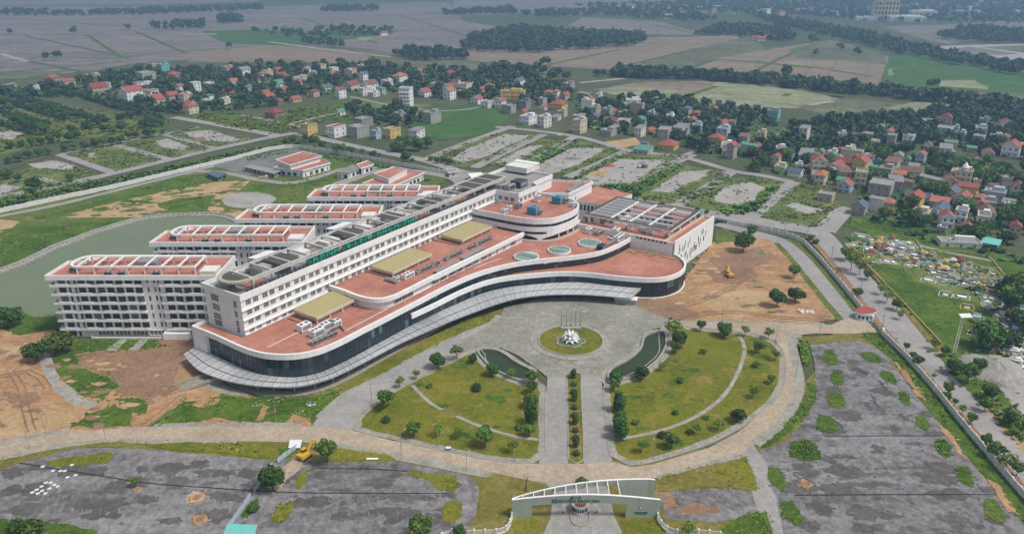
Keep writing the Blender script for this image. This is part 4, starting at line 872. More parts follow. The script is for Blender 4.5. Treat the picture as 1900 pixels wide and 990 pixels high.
# ---- rear stair wing (behind the drum)
rear, f = hroot('rear_wing', 'white rear wing with terracotta roof and a tall blank gable behind the drum block', 'building', 195, 10)
RP = [(178.6, 9.2), (205, 1.6), (212, 18.6), (214.5, 24), (188, 24)]
mb = MB(); mb.prism(pl(f, RP), 0, 20.6, M['white'], M['terracotta']); mb.obj('wall', rear)
mb = MB(); mb.wall(pl(f, offset(RP, .2 if area(RP) < 0 else -.2, True)), 20.5, 22, .4, M['white'], True); mb.obj('parapet', rear)
mb = MB(); mb.wall(pl(f, [(190, 23), (210, 20)]), 20.6, 22.4, 2.5, M['concrete']); mb.obj('plant_plinth', rear)
SLT = window_mesh('window', .5, 2.4, 1, 1, 'window_dark', 'window_dark', .06, .06)
for u, z in ((192, 16), (196, 17), (200, 15)): link('window', SLT, rear, f(u, 24.02)+(z,), 0)
MB().box(f(196.5, -10)+(29.2,), (13, 14, 3.0), M['render_white']).obj('stair_tower', rear); MB().box(f(201, -10)+(30.9,), (4, 14.6, .5), M['white']).obj('tower_parapet', rear)

# ---- square block with courtyard and roof frame
sq, f = hroot('courtyard_block', 'square white block with terracotta roof, courtyard and open roof frame', 'building', 188, 68)
HQ = 15.0; Q = [(164.9, 40.5), (164.9, 91.6), (166.3, 92.2), (211.2, 94.3), (211.2, 40.5)]
cy = [(179, 55), (179, 80), (200, 80), (200, 55)]
rects = [((164.9, 40.5), (179, 91.8)), ((200, 40.5), (211.2, 94)), ((179, 40.5), (200, 55)), ((179, 80), (200, 92.8))]
mb = MB()
for a, b in rects:
    c = f((a[0]+b[0])/2, (a[1]+b[1])/2); mb.box((c[0], c[1], (HQ-1.1)/2), (b[0]-a[0], b[1]-a[1], HQ-1.1), M['white'])
mb.obj('wall', sq)
for a, b in rects:
    c = f((a[0]+b[0])/2, (a[1]+b[1])/2); MB().box((c[0], c[1], HQ-1.06), (b[0]-a[0]-.01, b[1]-a[1]-.01, .1), M['terracotta']).obj('roof_tiling', sq)
mb = MB(); mb.wall(pl(f, [(165.2, 92.4), (165.2, 40.5)]), 13.9, HQ, .6, M['white']); mb.wall(pl(f, [(165, 92.5), (211.4, 94.6)]), 0, HQ+.6, .6, M['white']); mb.wall(pl(f, [(211.2, 94.3), (211.2, 40.5)]), 13.5, HQ, .5, M['white'])
mb.wall(pl(f, [(165.5, 87.5), (211, 89.3)]), 13.9, HQ+.1, .5, M['cream']); mb.wall(pl(f, [(165.3, 40.6), (211.2, 40.6)]), 13.5, HQ, .5, M['white']); mb.obj('parapet', sq)
SL2 = window_mesh('window', .34, 2.5, 1, 1, 'window_dark', 'window_dark', .1, .08)
random.seed(5)
for k in range(30):
    u = 169+k*1.1+random.uniform(-.4, .4); z = random.choice((3.5, 5.5, 7.5, 9.5, 11.5)); v = 92.5+(u-165)*.0453+.33
    link('window', SL2, sq, f(u, v)+(z,), -.045+0.0)
VW = window_mesh('window', 1.2, .8, 1, 1, 'window_dark', 'window_dark', .06, .05)
for k in range(8): link('window', VW, sq, f(164.86, 74+k*2.0)+(14.1,), -pi/2)
CW = window_mesh('window', 1.2, 2.0, 1, 1, 'white', 'window_dark', .1, .1)
for k in range(7):
    link('window', CW, sq, f(200-.02, 57.5+k*3.2)+(11.3,), -pi/2); link('window', CW, sq, f(200-.02, 57.5+k*3.2)+(7.6,), -pi/2)
for k in range(6): link('window', CW, sq, f(181+k*3.3, 55.02)+(11.3,), 0)
# roof frame
ZF = 18.4; pts = [(172, 43.5), (172, 87.2), (206.5, 87.6), (206.5, 43.8)]
mb = MB(); mb.wall(pl(f, pts), ZF-.9, ZF, 2.0, M['render_white'], True, M['moss']); mb.obj('roof_frame', sq)
bm_ = MB()
for u in (178.5, 185, 192, 199): bm_.wall(pl(f, [(u, 56), (u, 86.3)]), ZF-.8, ZF-.06, .55, M['white'])
for v in (56, 66, 76): bm_.wall(pl(f, [(173, v), (205.5, v)]), ZF-.82, ZF-.08, .6, M['white'])
bm_.obj('frame_beam', sq)
ps = MB().box((0, 0, 16.1), (.9, .9, 4.2), M['white']).me('post')
for u in (172.5, 185, 199, 206): 
    for v in (44.5, 55, 66, 76, 86.8):
        if not (179 < u < 200 and 55 < v < 80): link('post', ps, sq, f(u, v)+(0,))
for k in range(7): MB().box(f(176+k*4.6, 50)+(ZF-.3,), (3.9, 11, .2), M['galvanised']).obj('roof_sheet', sq)
# link wing with tall slit windows
lk, f = hroot('link_wing', 'low white link wing with tall slit windows and terracotta roof behind the drum block', 'building', 205, 35)
mb = MB(); mb.prism(pl(f, [(197, 24.2), (226, 20), (224, 44), (204, 40.2), (197, 40.2)]), 0, 15.8, M['white'], M['terracotta']); mb.obj('wall', lk)
for k in range(6): link('window', SL2, lk, f(196.96, 27+k*2.2)+(12.5,), -pi/2, (2.6, 1, 1.2))
# ================================================================ ward wings behind the slab
WGX = window_mesh('window', 2.5, 2.1, 2, 1, 'dark_metal', 'window_dark', .1, .08)
WNR = window_mesh('window', .7, 2.0, 1, 1, 'dark_metal', 'window_dark', .1, .06)
WSL = window_mesh('window', .55, 1.9, 1, 1, 'dark_metal', 'window_dark', .08, .05)
WGD = window_mesh('window', 6.0, 2.2, 4, 1, 'white', 'brown', .3, .2)
def bal_mesh(L):
    mb = MB(); mb.box((L/2, -.8, .02), (L, 1.6, .25), M['white']); mb.box((L/2, -1.55, .45), (L, .14, .75), M['white'])
    k = 2.5
    while k+4.6 < L: mb.box((k+2.3, -1.62, .62), (4.6, .3, 1.15), M['white']); k += 8.2
    mb.box((L/2, -1.5, 1.12), (L, .06, .06), M['galvanised'])
    return mb.me('balcony')
BA, BB = bal_mesh(34.2), bal_mesh(20.5)
BEND = MB().box((-.75, 5.5, .02), (1.5, 11.4, .25), M['white']).box((-1.45, 5.5, .45), (.14, 11.4, .8), M['white']).me('balcony')
RBX = MB().box((0, 0, -.3), (.55, 11.6, .5), M['white']).me('cross_beam')
PST = MB().box((0, 0, 1.4), (.4, .4, 2.8), M['white']).me('post')
def ward(x, y, L, lab, floors, name='ward_wing'):
    r = thing(name, lab, 'building', (x, y, 0), 0, 'ward wings behind the hospital slab')
    P = [(1.6, 0), (L, 0), (L, 19), (10, 19), (7, 13), (1.6, 13)]
    MB().prism(P, 0, 25.1, M['white'], M['terracotta']).obj('wall', r)
    PP = [(-.4, -1.3), (L, -1.3), (L, 19.4), (9.6, 19.4), (6.8, 13.4), (.4, 13.4)]
    MB().wall(PP, 24.3, 26.2, .5, M['white'], True).prism(offset(PP, -.2 if area(PP) < 0 else .2, True), 24.3, 25.16, M['white'], M['terracotta']).obj('parapet', r)
    for k in range(7-floors, 7):
        z = 3.6*k; zc = z+1.75
        if k:
            link('balcony', BA, r, (.4, 0, z)); link('balcony', BB, r, (41.3, 0, z)); link('balcony', BEND, r, (1.6, 0, z))
            link('window', WGX, r, (4.2, -.02, zc))
            for u in (7.0, 9.2): link('window', WNR, r, (u, -.02, zc))
            for i in range(7): link('window', WGX, r, (11.6+3.55*i, -.02, zc))
            for i in range(int((L-42)/3.55)): link('window', WGX, r, (44+3.55*i, -.02, zc))
            for u in (36.4, 39.0, 40.5): link('window', WSL, r, (u, -.02, zc+.2))
            for v in (2.5, 6, 9.5): link('window', WGX, r, (1.58, v, zc), -pi/2)
        else:
            link('window', WGX, r, (4.2, -.02, 1.7)); link('window', WNR, r, (7, -.02, 1.5))
            for i in range(4): link('window', WGD, r, (17+6.6*i, -.02, 1.9))
            link('window', WGX, r, (52, -.02, 1.9)); link('window', WNR, r, (54.6, -.02, 1.7))
    if floors == 7:
        mb = MB(); mb.box((29, -1.9, .5), (34, .3, 1.0), M['white']); mb.box((45, -1.6, 1.4), (10, 2.6, 2.8), M['white']); mb.add([(12, -2.05, 1.5), (14, -2.05, .4), (14, -1.75, .4), (12, -1.75, 1.5)], [(0, 1, 2, 3)], M['white']); mb.obj('terrace_wall', r)
    # roof frame with rounded end
    zt = 28.3; mb = MB()
    a = [(9.5-3.6*sin(t), 8.2-5.6*cos(t)) for t in [pi*k/9 for k in range(10)]]
    mb.wall([(9.5, 2.6), (L-9, 2.6)], zt-.6, zt, .6, M['white']); mb.wall([(9.5, 13.8), (L-9, 13.8)], zt-.6, zt, 1.3, M['white']); mb.wall(a, zt-.6, zt, .8, M['white']); mb.obj('roof_frame', r)
    for k in range(8):
        u = 9.5+k*(L-18.6)/7; link('cross_beam', RBX, r, (u, 8.2, zt-.02))
        for v in (2.6, 13.8): link('post', PST, r, (u, v, 25.1))
    MB().box((33, 11, 26.4), (7, 4.5, 2.4), M['concrete']).obj('stair_head', r)
    MB().box((L-4, 4, 26.0), (6, 6, 1.8), M['render_white']).obj('plant_room', r)
    return r
WP = [((-172.9, 263.6), 63, 7, 'nearest ward wing with six rows of white balconies, standing by the pond'), ((-149.8, 299.4), 63, 5, 'second ward wing behind the nearest one, its balconies rising from the pond'),
      ((-124.6, 330.2), 63, 4, 'third ward wing counted from the pond side, partly behind the ward block'), ((-100.6, 364.2), 63, 3, 'farthest ward wing with white roof frame near the flat annexes')]
for (x, y), L, fl, lab in WP: ward(x, y, L, lab, fl)
# plant on the hospital roofs: separate things standing there
def unit_ac(name, p, rz, d, mat, lab, cat='air conditioner', fan=True, group=None):
    r = thing(name, lab, cat, p, rz, group)
    mb = MB(); w, l, h = d; mb.box((0, 0, h/2+.25), d, M[mat]); mb.box((0, 0, .12), (w*.9, l*.9, .24), M['dark_metal']); mb.obj('casing', r)
    if fan:
        for k in range(max(1, int(w/1.6))):
            MB().cyl(((k+.5)*w/max(1, int(w/1.6))-w/2, 0, h+.25), min(.6, l*.35), .12, M['dark_metal'], 10).obj('fan_grille', r)
    MB().box((0, -l/2-.03, h*.55+.25), (w*.8, .06, h*.6), M['galvanised' if mat != 'unit_grey' else 'dark_metal']).obj('louvre', r)
    return r
def on(x, y, h): return G(x, y, h)
ORDN = ('first', 'second', 'third', 'fourth', 'fifth', 'sixth', 'seventh', 'eighth', 'ninth', 'tenth', 'eleventh', 'twelfth', 'thirteenth', 'fourteenth', 'fifteenth', 'sixteenth')
ROOFU = [(828/3.8, 0, 0)]
unit_ac('air_handler', on(565, 612, HP), ANG, (4.6, 3.0, 2.4), 'unit_white', 'white boxy air handler, leftmost of the cluster on the podium terrace')
unit_ac('air_handler', on(588, 622, HP), ANG, (5.0, 3.2, 2.4), 'unit_white', 'white air handler between duct and tray at the near end of the podium terrace')
unit_ac('air_handler', on(606, 610, HP), ANG, (5.6, 2.6, 2.4), 'unit_white', 'white air handler beside the ribbed beige roof on the podium terrace')
unit_ac('air_handler', on(624, 606, HP), ANG, (3.4, 2.6, 2.4), 'unit_white', 'small white air handler, rightmost of the near terrace cluster')
for k in range(5): unit_ac('condenser', on(583+k*9.5, 640-k*4.3, HP), ANG, (2.0, 1.1, 1.5), 'unit_grey', ('first', 'second', 'third', 'fourth', 'fifth')[k]+' grey condenser from the left in the row along the podium parapet', 'condenser', True, 'condensers in a row by the podium parapet')
t = tag(MB().tube([tuple(on(572, 636, HP+.6)), tuple(on(585, 628, HP+1.1)), tuple(on(600, 622, HP+1.0)), tuple(on(612, 610, HP+1.6)), tuple(on(630, 603, HP+.8)), tuple(on(640, 612, HP+.5))], .55, M['galvanised'], 8).obj('air_duct'), 'bent grey air duct winding between the white air handlers', 'duct')
t = tag(MB().tube([tuple(on(715, 517, 16.9)), tuple(on(726, 519, 17.2)), tuple(on(736, 523, 17.0))], .8, M['galvanised'], 8).obj('air_duct'), 'fat grey air duct beside the small white box on the upper terrace', 'duct')
unit_ac('air_handler', on(736, 523, 16.2), ANG, (2.0, 1.8, 2.2), 'unit_white', 'small white box at the end of the fat duct on the upper terrace')
unit_ac('air_handler', on(757, 515, 16.2), ANG, (6, 2.4, 1.8), 'unit_white', 'long white air handler by the parapet on the upper terrace')
for k in range(16):
    if k in (5, 10): continue
    unit_ac('condenser', on(775+k*9.0, 508-k*4.25, 16.2), ANG, (2.6, 1.5, 1.5), 'unit_grey' if k % 3 else 'galvanised', ORDN[k]+' grey condenser from the left in the long row behind the upper terrace parapet', 'condenser', True, 'condensers along the upper terrace')
DRU = 22.0
unit_ac('chiller', on(990, 397, DRU), ANG, (4.0, 5.0, 3.4), 'unit_blue', 'blue chiller nearest the front edge of the drum roof')
unit_ac('chiller', on(1035, 377, DRU), ANG, (4.0, 4.8, 3.4), 'unit_blue', 'blue chiller at the back of the drum roof')
unit_ac('chiller', on(1047, 377, DRU), ANG, (2.6, 3, 2.6), 'unit_grey', 'grey unit right behind the back blue chiller')
unit_ac('chiller', on(1000, 398, DRU), ANG, (2.2, 2.4, 2.2), 'unit_grey', 'grey unit right of the front blue chiller')
unit_ac('air_handler', on(936, 396, DRU), ANG, (3.6, 2.2, 2.2), 'unit_white', 'pair of white boxes by the left parapet of the drum roof')
unit_ac('air_handler', on(945, 391, DRU), ANG, (2.0, 2.2, 2.4), 'unit_white', 'taller white box beside the left parapet of the drum roof')
unit_ac('air_handler', on(962, 386, DRU), ANG, (3.2, 2.4, 2.2), 'unit_grey', 'grey louvred unit in the middle of the drum roof')
unit_ac('air_handler', on(997, 374, DRU), ANG, (2.8, 2.4, 3.2), 'unit_white', 'tall white unit with dark base near the stair block on the drum roof')
unit_ac('air_handler', on(1062, 383, DRU), ANG, (2.6, 2.2, 2.0), 'unit_white', 'white unit close to the curved right edge of the drum roof')
for (x, y, w, l, h, m, lab) in ((930, 352, 6, 4, 3, 'unit_grey', 'grey plant machine, left of two on the stepped rear roof'), (945, 353, 6, 4, 3, 'unit_grey', 'grey plant machine beside its twin on the stepped rear roof'), (963, 346, 7, 6, 3.2, 'dark_metal', 'dark cluster of pipework at the corner of the rear roof')):
    unit_ac('plant_machine', on(x, y, 26.6), ANG, (w, l, h), m, lab, 'machine')
for (x, y, w, l, h, m, lab) in ((1085, 411, 3.4, 2, 1.8, 'unit_grey', 'grey unit under the left end of the courtyard roof frame'), (1109, 412, 3, 3, 2.4, 'unit_white', 'white box under the front left post of the roof frame'), (1169, 425, 2, 2, 2.6, 'unit_white', 'white kiosk box on the front roof strip of the courtyard block'), (1244, 437, 2.2, 2.2, 2.6, 'unit_white', 'white box at the front right corner below the roof frame'), (1295, 403, 4.2, 3, 3, 'unit_blue', 'blue tank at the far right corner of the courtyard block roof'), (1149, 399, 7, 3, 3, 'unit_blue', 'wide blue unit inside the roof frame'), (1160, 391, 5, 3, 3, 'unit_blue', 'smaller blue unit behind the wide blue one inside the roof frame')):
    unit_ac('roof_unit', on(x, y, 14), ANG, (w, l, h), m, lab, 'roof unit')
for k in range(10):
    unit_ac('condenser', on(1125+k*3.6 if k < 4 else 1168+k*4.6, 419+k*.9 if k < 4 else 421+k*1.55, 14), ANG+pi/2, (1.5, 1.2, 1.8), 'unit_white', ORDN[k]+' pale condenser from the left along the front of the courtyard block roof', 'condenser', True, 'condensers on the courtyard block roof')
sp = thing('solar_panel', 'tilted dark solar panel on the white roof inside the frame', 'solar panel', on(1234, 407, 14.5), ANG)
mb = MB(); mb.add([(-3, -3.2, .6), (3, -3.2, .6), (3, 3.2, 2.6), (-3, 3.2, 2.6)], [(0, 1, 2, 3)], M['solar']); mb.obj('panel', sp); MB().bar((-2.8, 3, 0), (-2.8, 3, 2.5), .15, .15, M['galvanised']).bar((2.8, 3, 0), (2.8, 3, 2.5), .15, .15, M['galvanised']).obj('stand', sp)
for (x, y, w, l, h, m, lab) in ((1092, 433, 3, 2.5, 2.6, 'unit_white', 'white box near the drum columns on the podium terrace'), (1110, 435, 4.5, 3, 1.8, 'unit_grey', 'grey flat unit right of the white box on the podium terrace'), (1143, 436, 4, 3, 3.2, 'unit_white', 'tall white box at the head of the duct run on the podium terrace'), (1148, 446, 7, 2.6, 2.4, 'unit_white', 'long white box beside the corner of the upper glass wall'), (1116, 462, 4, 3, 2, 'dark_metal', 'dark machine at the foot of the duct run near the glass domes')):
    unit_ac('roof_unit', on(x, y, HP), ANG, (w, l, h), m, lab, 'roof unit')
for k in range(3): tag(MB().bar(tuple(on(1118+k*4, 459-k*2.5, HP+.9)), tuple(on(1140+k*4, 446-k*2.5, HP+1.3)), .9, .7, M['galvanised']).obj('air_duct'), ('lowest', 'middle', 'uppermost')[k]+' of three parallel ducts climbing towards the long white box', 'duct')
for k in range(4): tag(MB().bar(tuple(on(1128+k*3, 440-k*3.4, HP+.6)), tuple(on(1150+k*3, 448-k*4, HP+.6)), .8, .6, M['galvanised' if k % 2 else 'unit_white']).obj('air_duct'), ORDN[k]+' short duct from the front in the rack behind the tall white box', 'duct', 'ducts racked on the podium terrace')
# glass domes
for (x, y, r, lab) in ((976.6, 478.5, 5.3, 'leftmost of three round green glass skylights on the podium terrace'), (1037.6, 466.2, 5.0, 'middle one of three round green glass skylights on the podium terrace'), (1094, 453, 5.1, 'rightmost of three round green glass skylights on the podium terrace')):
    d = thing('round_skylight', lab, 'skylight', on(x, y, HP), ANG)
    MB().wall([(r*cos(2*pi*k/28), r*sin(2*pi*k/28)) for k in range(28)], 0, 1.0, .5, M['white'], True).obj('kerb_ring', d)
    n = 9
    for k in range(n):
        x0 = -r+2*r*k/n; x1 = -r+2*r*(k+1)/n; pts = []
        for j in range(5): xx = x0+(x1-x0)*j/4; pts.append((xx, -math.sqrt(max(0, r*r-xx*xx))))
        for j in range(5): xx = x1-(x1-x0)*j/4; pts.append((xx, math.sqrt(max(0, r*r-xx*xx))))
        m = MB(); m.add([(px_*.97, py_*.97, 1.0+.55*(1-(px_**2+py_**2)/r/r)) for px_, py_ in pts], [tuple(range(10))], M['dome_glass']); m.obj('glass_strip', d)
        if k: MB().bar((x0, -math.sqrt(r*r-x0*x0)*.96, 1.12), (x0, math.sqrt(r*r-x0*x0)*.96, 1.12), .16, .12, M['render_white']).obj('glazing_bar', d)
# stacked timber on the lobe roof
random.seed(3)
tb = [(1172, 467, 20), (1182, 465, 18), (1191, 468, 22), (1200, 467, 16), (1209, 470, 20), (1218, 472, 12), (1232, 477, 16), (1246, 481, 14), (1177, 470, 12), (1205, 474, 14)]
for i, (x, y, w) in enumerate(tb):
    p = on(x, y, 8.4); s = thing('timber_stack', ORDN[i]+' pile of pale timber along the inner glass wall of the rounded wing', 'timber pile', p, ANG-pi/2+.1, 'timber piles on the rounded wing roof')
    for k in range(5): MB().box((random.uniform(-.4, .4), (k-2)*.35, .2+.18*(k % 3)), (w*.2, .3, .16), M['timber'], random.uniform(-.1, .1)).obj('plank', s)

# ---- entrance steps / ramps at the canopy's left end, grey portal at its right end
st = thing('stone_ramp', 'grey stepped ramp under the left end of the silver canopy', 'ramp', G(375, 712), radians(28))
mb = MB(); mb.add([(-9, -2.5, 0), (9, -2.5, 0), (9, 2.5, 0), (-9, 2.5, 0), (-9, -2.5, .1), (9, -2.5, 2.4), (9, 2.5, 2.4), (-9, 2.5, .1)], [(0, 1, 5, 4), (1, 2, 6, 5), (2, 3, 7, 6), (3, 0, 4, 7), (4, 5, 6, 7)], M['paving']); mb.obj('ramp_slab', st)
for s in (-1, 1): MB().bar((-9, s*2.6, .5), (9, s*2.6, 2.9), .35, .9, M['kerb_stone']).obj('side_wall', st)
po = thing('white_portal', 'low white portal standing at the right end of the entrance canopy', 'portal', G(1161, 563), ANG-pi/2+.3)
MB().box((0, 0, 1.3), (9, 3.2, 2.6), M['grey']).obj('wall', po); MB().box((0, 0, 2.75), (9.6, 3.8, .4), M['white']).obj('roof', po)

for lab, m, z, pts in (('white pipe running along the near end of the podium terrace', 'unit_white', HP, [(496, 645.5), (558, 615)]), ('white pipe running along the middle of the podium terrace', 'unit_white', HP, [(640, 615), (718, 574)]), ('white pipe running along the podium terrace below the upper storey', 'unit_white', HP, [(735, 566), (840, 512)]), ('dark pipe crossing the podium terrace by the ribbed roof', 'dark_metal', HP, [(534, 591.5), (587, 609)]), ('dark pipe crossing the upper terrace before the middle ribbed roof', 'dark_metal', 16.2, [(677, 504), (722, 516)]), ('dark pipe crossing the upper terrace before the farthest ribbed roof', 'dark_metal', 16.2, [(802, 446), (852, 455.5)]), ('white pipe between two round skylights', 'unit_white', HP, [(1010, 490), (1062, 474)]), ('white pipe left of the leftmost round skylight', 'unit_white', HP, [(880, 498), (930, 480)])):
    a_, b_ = G(*pts[0], z), G(*pts[1], z); r = thing('roof_pipe', lab, 'pipe', a_); d_ = b_-a_
    MB().bar((0, 0, .25), (d_.x, d_.y, .25), .22, .2, M[m]).obj('pipe', r); mb = MB()
    for k in range(6): mb.box((d_.x*(k+.5)/6, d_.y*(k+.5)/6, .09), (.3, .3, .18), M['concrete'])
    mb.obj('pipe_support', r)['kind'] = 'stuff'

random.seed(8)
for k in range(26):
    u_ = 6+k*5.9+random.uniform(-1, 1); v_ = random.choice((-4.5, -6, -8.5, -11, -16.8, -17.6)); w_ = random.uniform(1.4, 3.4)
    unit_ac('roof_unit', SW(u_, v_, 26.7), ANG, (w_, random.uniform(1.2, 2.2), random.uniform(1.0, 2.2)), random.choice(('unit_grey', 'unit_grey', 'galvanised', 'unit_white', 'dark_metal')), f"grey rooftop unit on the ward block, number {('one', 'two', 'three', 'four', 'five', 'six', 'seven', 'eight', 'nine', 'ten', 'eleven', 'twelve', 'thirteen', 'fourteen', 'fifteen', 'sixteen', 'seventeen', 'eighteen', 'nineteen', 'twenty', 'twenty one', 'twenty two', 'twenty three', 'twenty four', 'twenty five', 'twenty six')[k]} from the near end", 'roof unit', False, 'rooftop units along the ward block')
for w_i, (wx, wy) in enumerate(p for p, *_ in WP):
    for k in range(4): unit_ac('roof_unit', (wx+(7, 22, 27, 40)[k], wy+(5, 1.2, 1.2, 1.2)[k], 25.15), 0, (3.2, 1.3, 1.4), 'unit_grey', ('grey machine at the rounded end', 'left grey condenser bank', 'second grey condenser bank', 'right grey condenser bank')[k]+' on the roof of the '+('nearest', 'second', 'third', 'farthest')[w_i]+' ward wing', 'roof unit', k > 0)
# ================================================================ walls, gate, fountain, annexes, machines
UB = MB().box((0, 0, .5), (1, 1, 1), M['wall_white']).me('wall_panel')
PB = MB().box((0, 0, .5), (1, 1, 1), M['white']).me('wall_post')
def boundary_wall(lab, pts, h, step, th=.22, name='boundary_wall', group=None):
    p = gp(pts); n = max(2, int(length(p)/step)+1); q = resample(p, n); c = q[n//2]
    r = thing(name, lab, 'wall', (c[0], c[1], 0), 0, group)
    for i in range(n):
        if i < n-1:
            a, b = q[i], q[i+1]; L = math.dist(a, b)
            link('wall_panel', UB, r, ((a[0]+b[0])/2-c[0], (a[1]+b[1])/2-c[1], 0), atan2(b[1]-a[1], b[0]-a[0]), (L, th, h+.12*(i % 2)))
        link('post', PB, r, (q[i][0]-c[0], q[i][1]-c[1], 0), 0, (.45, .45, h+.3))
    return r
boundary_wall('long white boundary wall along the hedge on the left, ending at a corner by the cinder yard', [(-90, 421), (0, 395), (105, 372), (210, 350), (432, 297), (500, 279), (537, 274), (556, 275)], 2.7, 6)
boundary_wall('white boundary wall running from the corner by the cinder yard to the rear gatehouse', [(556, 275), (634, 287), (740, 307), (829, 324)], 2.7, 6)
boundary_wall('white boundary wall curving from the courtyard block to the red roofed gate booth', [(1324, 411), (1366, 419), (1408, 428), (1460, 439), (1489, 452), (1523, 487), (1560, 531), (1597, 577)], 2.7, 4)
boundary_wall('white boundary wall between the big parking lot and the outer road', [(1636, 624), (1684, 671), (1735, 730), (1779, 786), (1835, 853), (1900, 929), (1990, 1040)], 2.7, 4)
def picket_fence(lab, pts, h=2.0):
    p = gp(pts); n = int(length(p)/2.6)+1; q = resample(p, n); c = q[n//2]
    r = thing('picket_fence', lab, 'fence', (c[0], c[1], 0))
    for i in range(n-1):
        a = (q[i][0]-c[0], q[i][1]-c[1]); b = (q[i+1][0]-c[0], q[i+1][1]-c[1]); L = math.dist(a, b); mb = MB()
        mb.bar((*a, .3), (*b, .3), .3, .6, M['white']); mb.bar((*a, h), (*b, h), .1, .12, M['white'])
        for k in range(9):
            t = (k+.5)/9; x = a[0]+(b[0]-a[0])*t; y = a[1]+(b[1]-a[1])*t; mb.box((x, y, h/2+.2), (.13, .1, h-.4), M['white'], atan2(b[1]-a[1], b[0]-a[0]))
        mb.obj('fence_panel', r)
        link('post', PB, r, (*a, 0), 0, (.42, .42, h+.35))
picket_fence('white picket fence curving away left of the gate arch', [(950, 962), (944, 985), (926, 993), (890, 995), (840, 994), (805, 1006), (770, 1030)])
picket_fence('white picket fence curving away right of the gate arch', [(1220, 964), (1230, 985), (1252, 994), (1304, 994), (1332, 997), (1360, 1012), (1400, 1045)])
# blue sheet hoarding between the lots
p = gp([(551, 834), (505, 868), (462, 930), (421, 988), (395, 1030)]); q = resample(p, 24); hd = thing('sheet_hoarding', 'teal blue sheet metal hoarding leaning between the two left parking lots', 'hoarding', (q[12][0], q[12][1], 0))
HB = MB().box((0, 0, .5), (1, 1, 1), M['pale_blue']).me('hoarding_sheet')
for i in range(23):
    a, b = q[i], q[i+1]
    if i in (4, 11): continue
    link('hoarding_sheet', HB, hd, ((a[0]+b[0])/2-q[12][0], (a[1]+b[1])/2-q[12][1], 0), atan2(b[1]-a[1], b[0]-a[0])+random.uniform(-.06, .06), (math.dist(a, b)*.97, .08, 2.0+random.uniform(-.2, .2)))

# ---- gate arch
ga = thing('gate_arch', 'grey entrance gate of twin curved walls with green hospital lettering', 'gate', G(1078, 961))
g0 = G(1078, 961)
X0, X1 = G(950, 962).x-g0.x, G(1222, 961).x-g0.x; YF = 0.0
def ztop(t): return 6.1+1.6*sin(pi*min(1, max(0, t)))
xo0, xo1 = G(989, 960).x-g0.x, G(1156, 952).x-g0.x
def gate_wall(fn, yfun, th, openings, n=44):
    mb = MB()
    for i in range(n):
        t0, t1 = i/n, (i+1)/n; x0 = X0+(X1-X0)*t0; x1 = X0+(X1-X0)*t1
        zl0 = 0; xm = (x0+x1)/2
        zb = 0 if not (openings[0] < xm < openings[1]) else None
        z0 = 0 if zb == 0 else ztop(t0)-openings[2]; z1 = 0 if zb == 0 else ztop(t1)-openings[2]
        a = [(x0, yfun(t0)), (x1, yfun(t1))]
        vs = [(a[0][0], a[0][1]-th/2, z0), (a[1][0], a[1][1]-th/2, z1), (a[1][0], a[1][1]+th/2, z1), (a[0][0], a[0][1]+th/2, z0), (a[0][0], a[0][1]-th/2, fn(t0)), (a[1][0], a[1][1]-th/2, fn(t1)), (a[1][0], a[1][1]+th/2, fn(t1)), (a[0][0], a[0][1]+th/2, fn(t0))]
        mb.add(vs, [(0, 1, 5, 4), (2, 3, 7, 6), (1, 0, 3, 2), (0, 4, 7, 3), (1, 2, 6, 5)], M['gate_grey']); mb.add(vs, [(4, 5, 6, 7)], M['white'])
    return mb
yb = lambda t: .5+7.4*min(1, t*1.05)**.8
gate_wall(ztop, lambda t: 0, .6, (xo0, xo1, 2.5)).obj('front_wall', ga)
gate_wall(lambda t: ztop(t)*.97+.35*t, yb, .5, (X0+1, G(1150, 920, 3).x-g0.x, 1.5)).obj('rear_wall', ga)
for k in range(1, 11):
    t = k*.073; x = X0+(X1-X0)*t; MB().bar((x, .45, ztop(t)-.2), (x, yb(t)-.25, ztop(t)*.97+.1), .24, .3, M['render_white']).obj('cross_beam', ga)
for s, size, z, x in (('BỆNH VIỆN BẠCH MAI', 1.25, 5.55, -1.6), ('BỘ Y TẾ', .75, 6.75, -1.6)):
    o = link('lettering', text_mesh(s, size, .06, M['sign_green'], 'lettering'), ga, (x, -.36, z-.1)); o.rotation_euler = (pi/2, 0, 0); o.scale = (.98, 1, 1); o['kind'] = 'stuff'
em = MB(); xe = G(1190, 940, 4).x-g0.x
def annulus(mb, r0, r1, z, m, y=-.5, n=28):
    vs = [(xe+r*cos(2*pi*k/n), y, z+r*sin(2*pi*k/n)) for r in (r0, r1) for k in range(n)]
    mb.add(vs, [(k, (k+1) % n, n+(k+1) % n, n+k) for k in range(n)], m)
annulus(em, .85, 1.0, 3.7, M['white'], -.34); annulus(em, .62, .85, 3.7, M['sign_green'], -.35); annulus(em, .3, .45, 3.7, M['white'], -.36); annulus(em, .05, .62, 3.7, M['gate_grey'], -.33)
for k in range(5):
    a = pi/2+2*pi*k/5; em.add([(xe+.55*cos(a), -.365, 3.7+.55*sin(a)), (xe+.2*cos(a+.5), -.365, 3.7+.2*sin(a+.5)), (xe+.2*cos(a-.5), -.365, 3.7+.2*sin(a-.5))], [(0, 1, 2)], M['white'])
em.obj('round_emblem', ga)
MB().box((xe, -.34, 2.25), (3.6, .08, .24), M['sign_green']).obj('caption_line', ga); MB().box((xe+.2, -.34, 1.8), (2.8, .08, .2), M['sign_green']).obj('caption_line', ga)
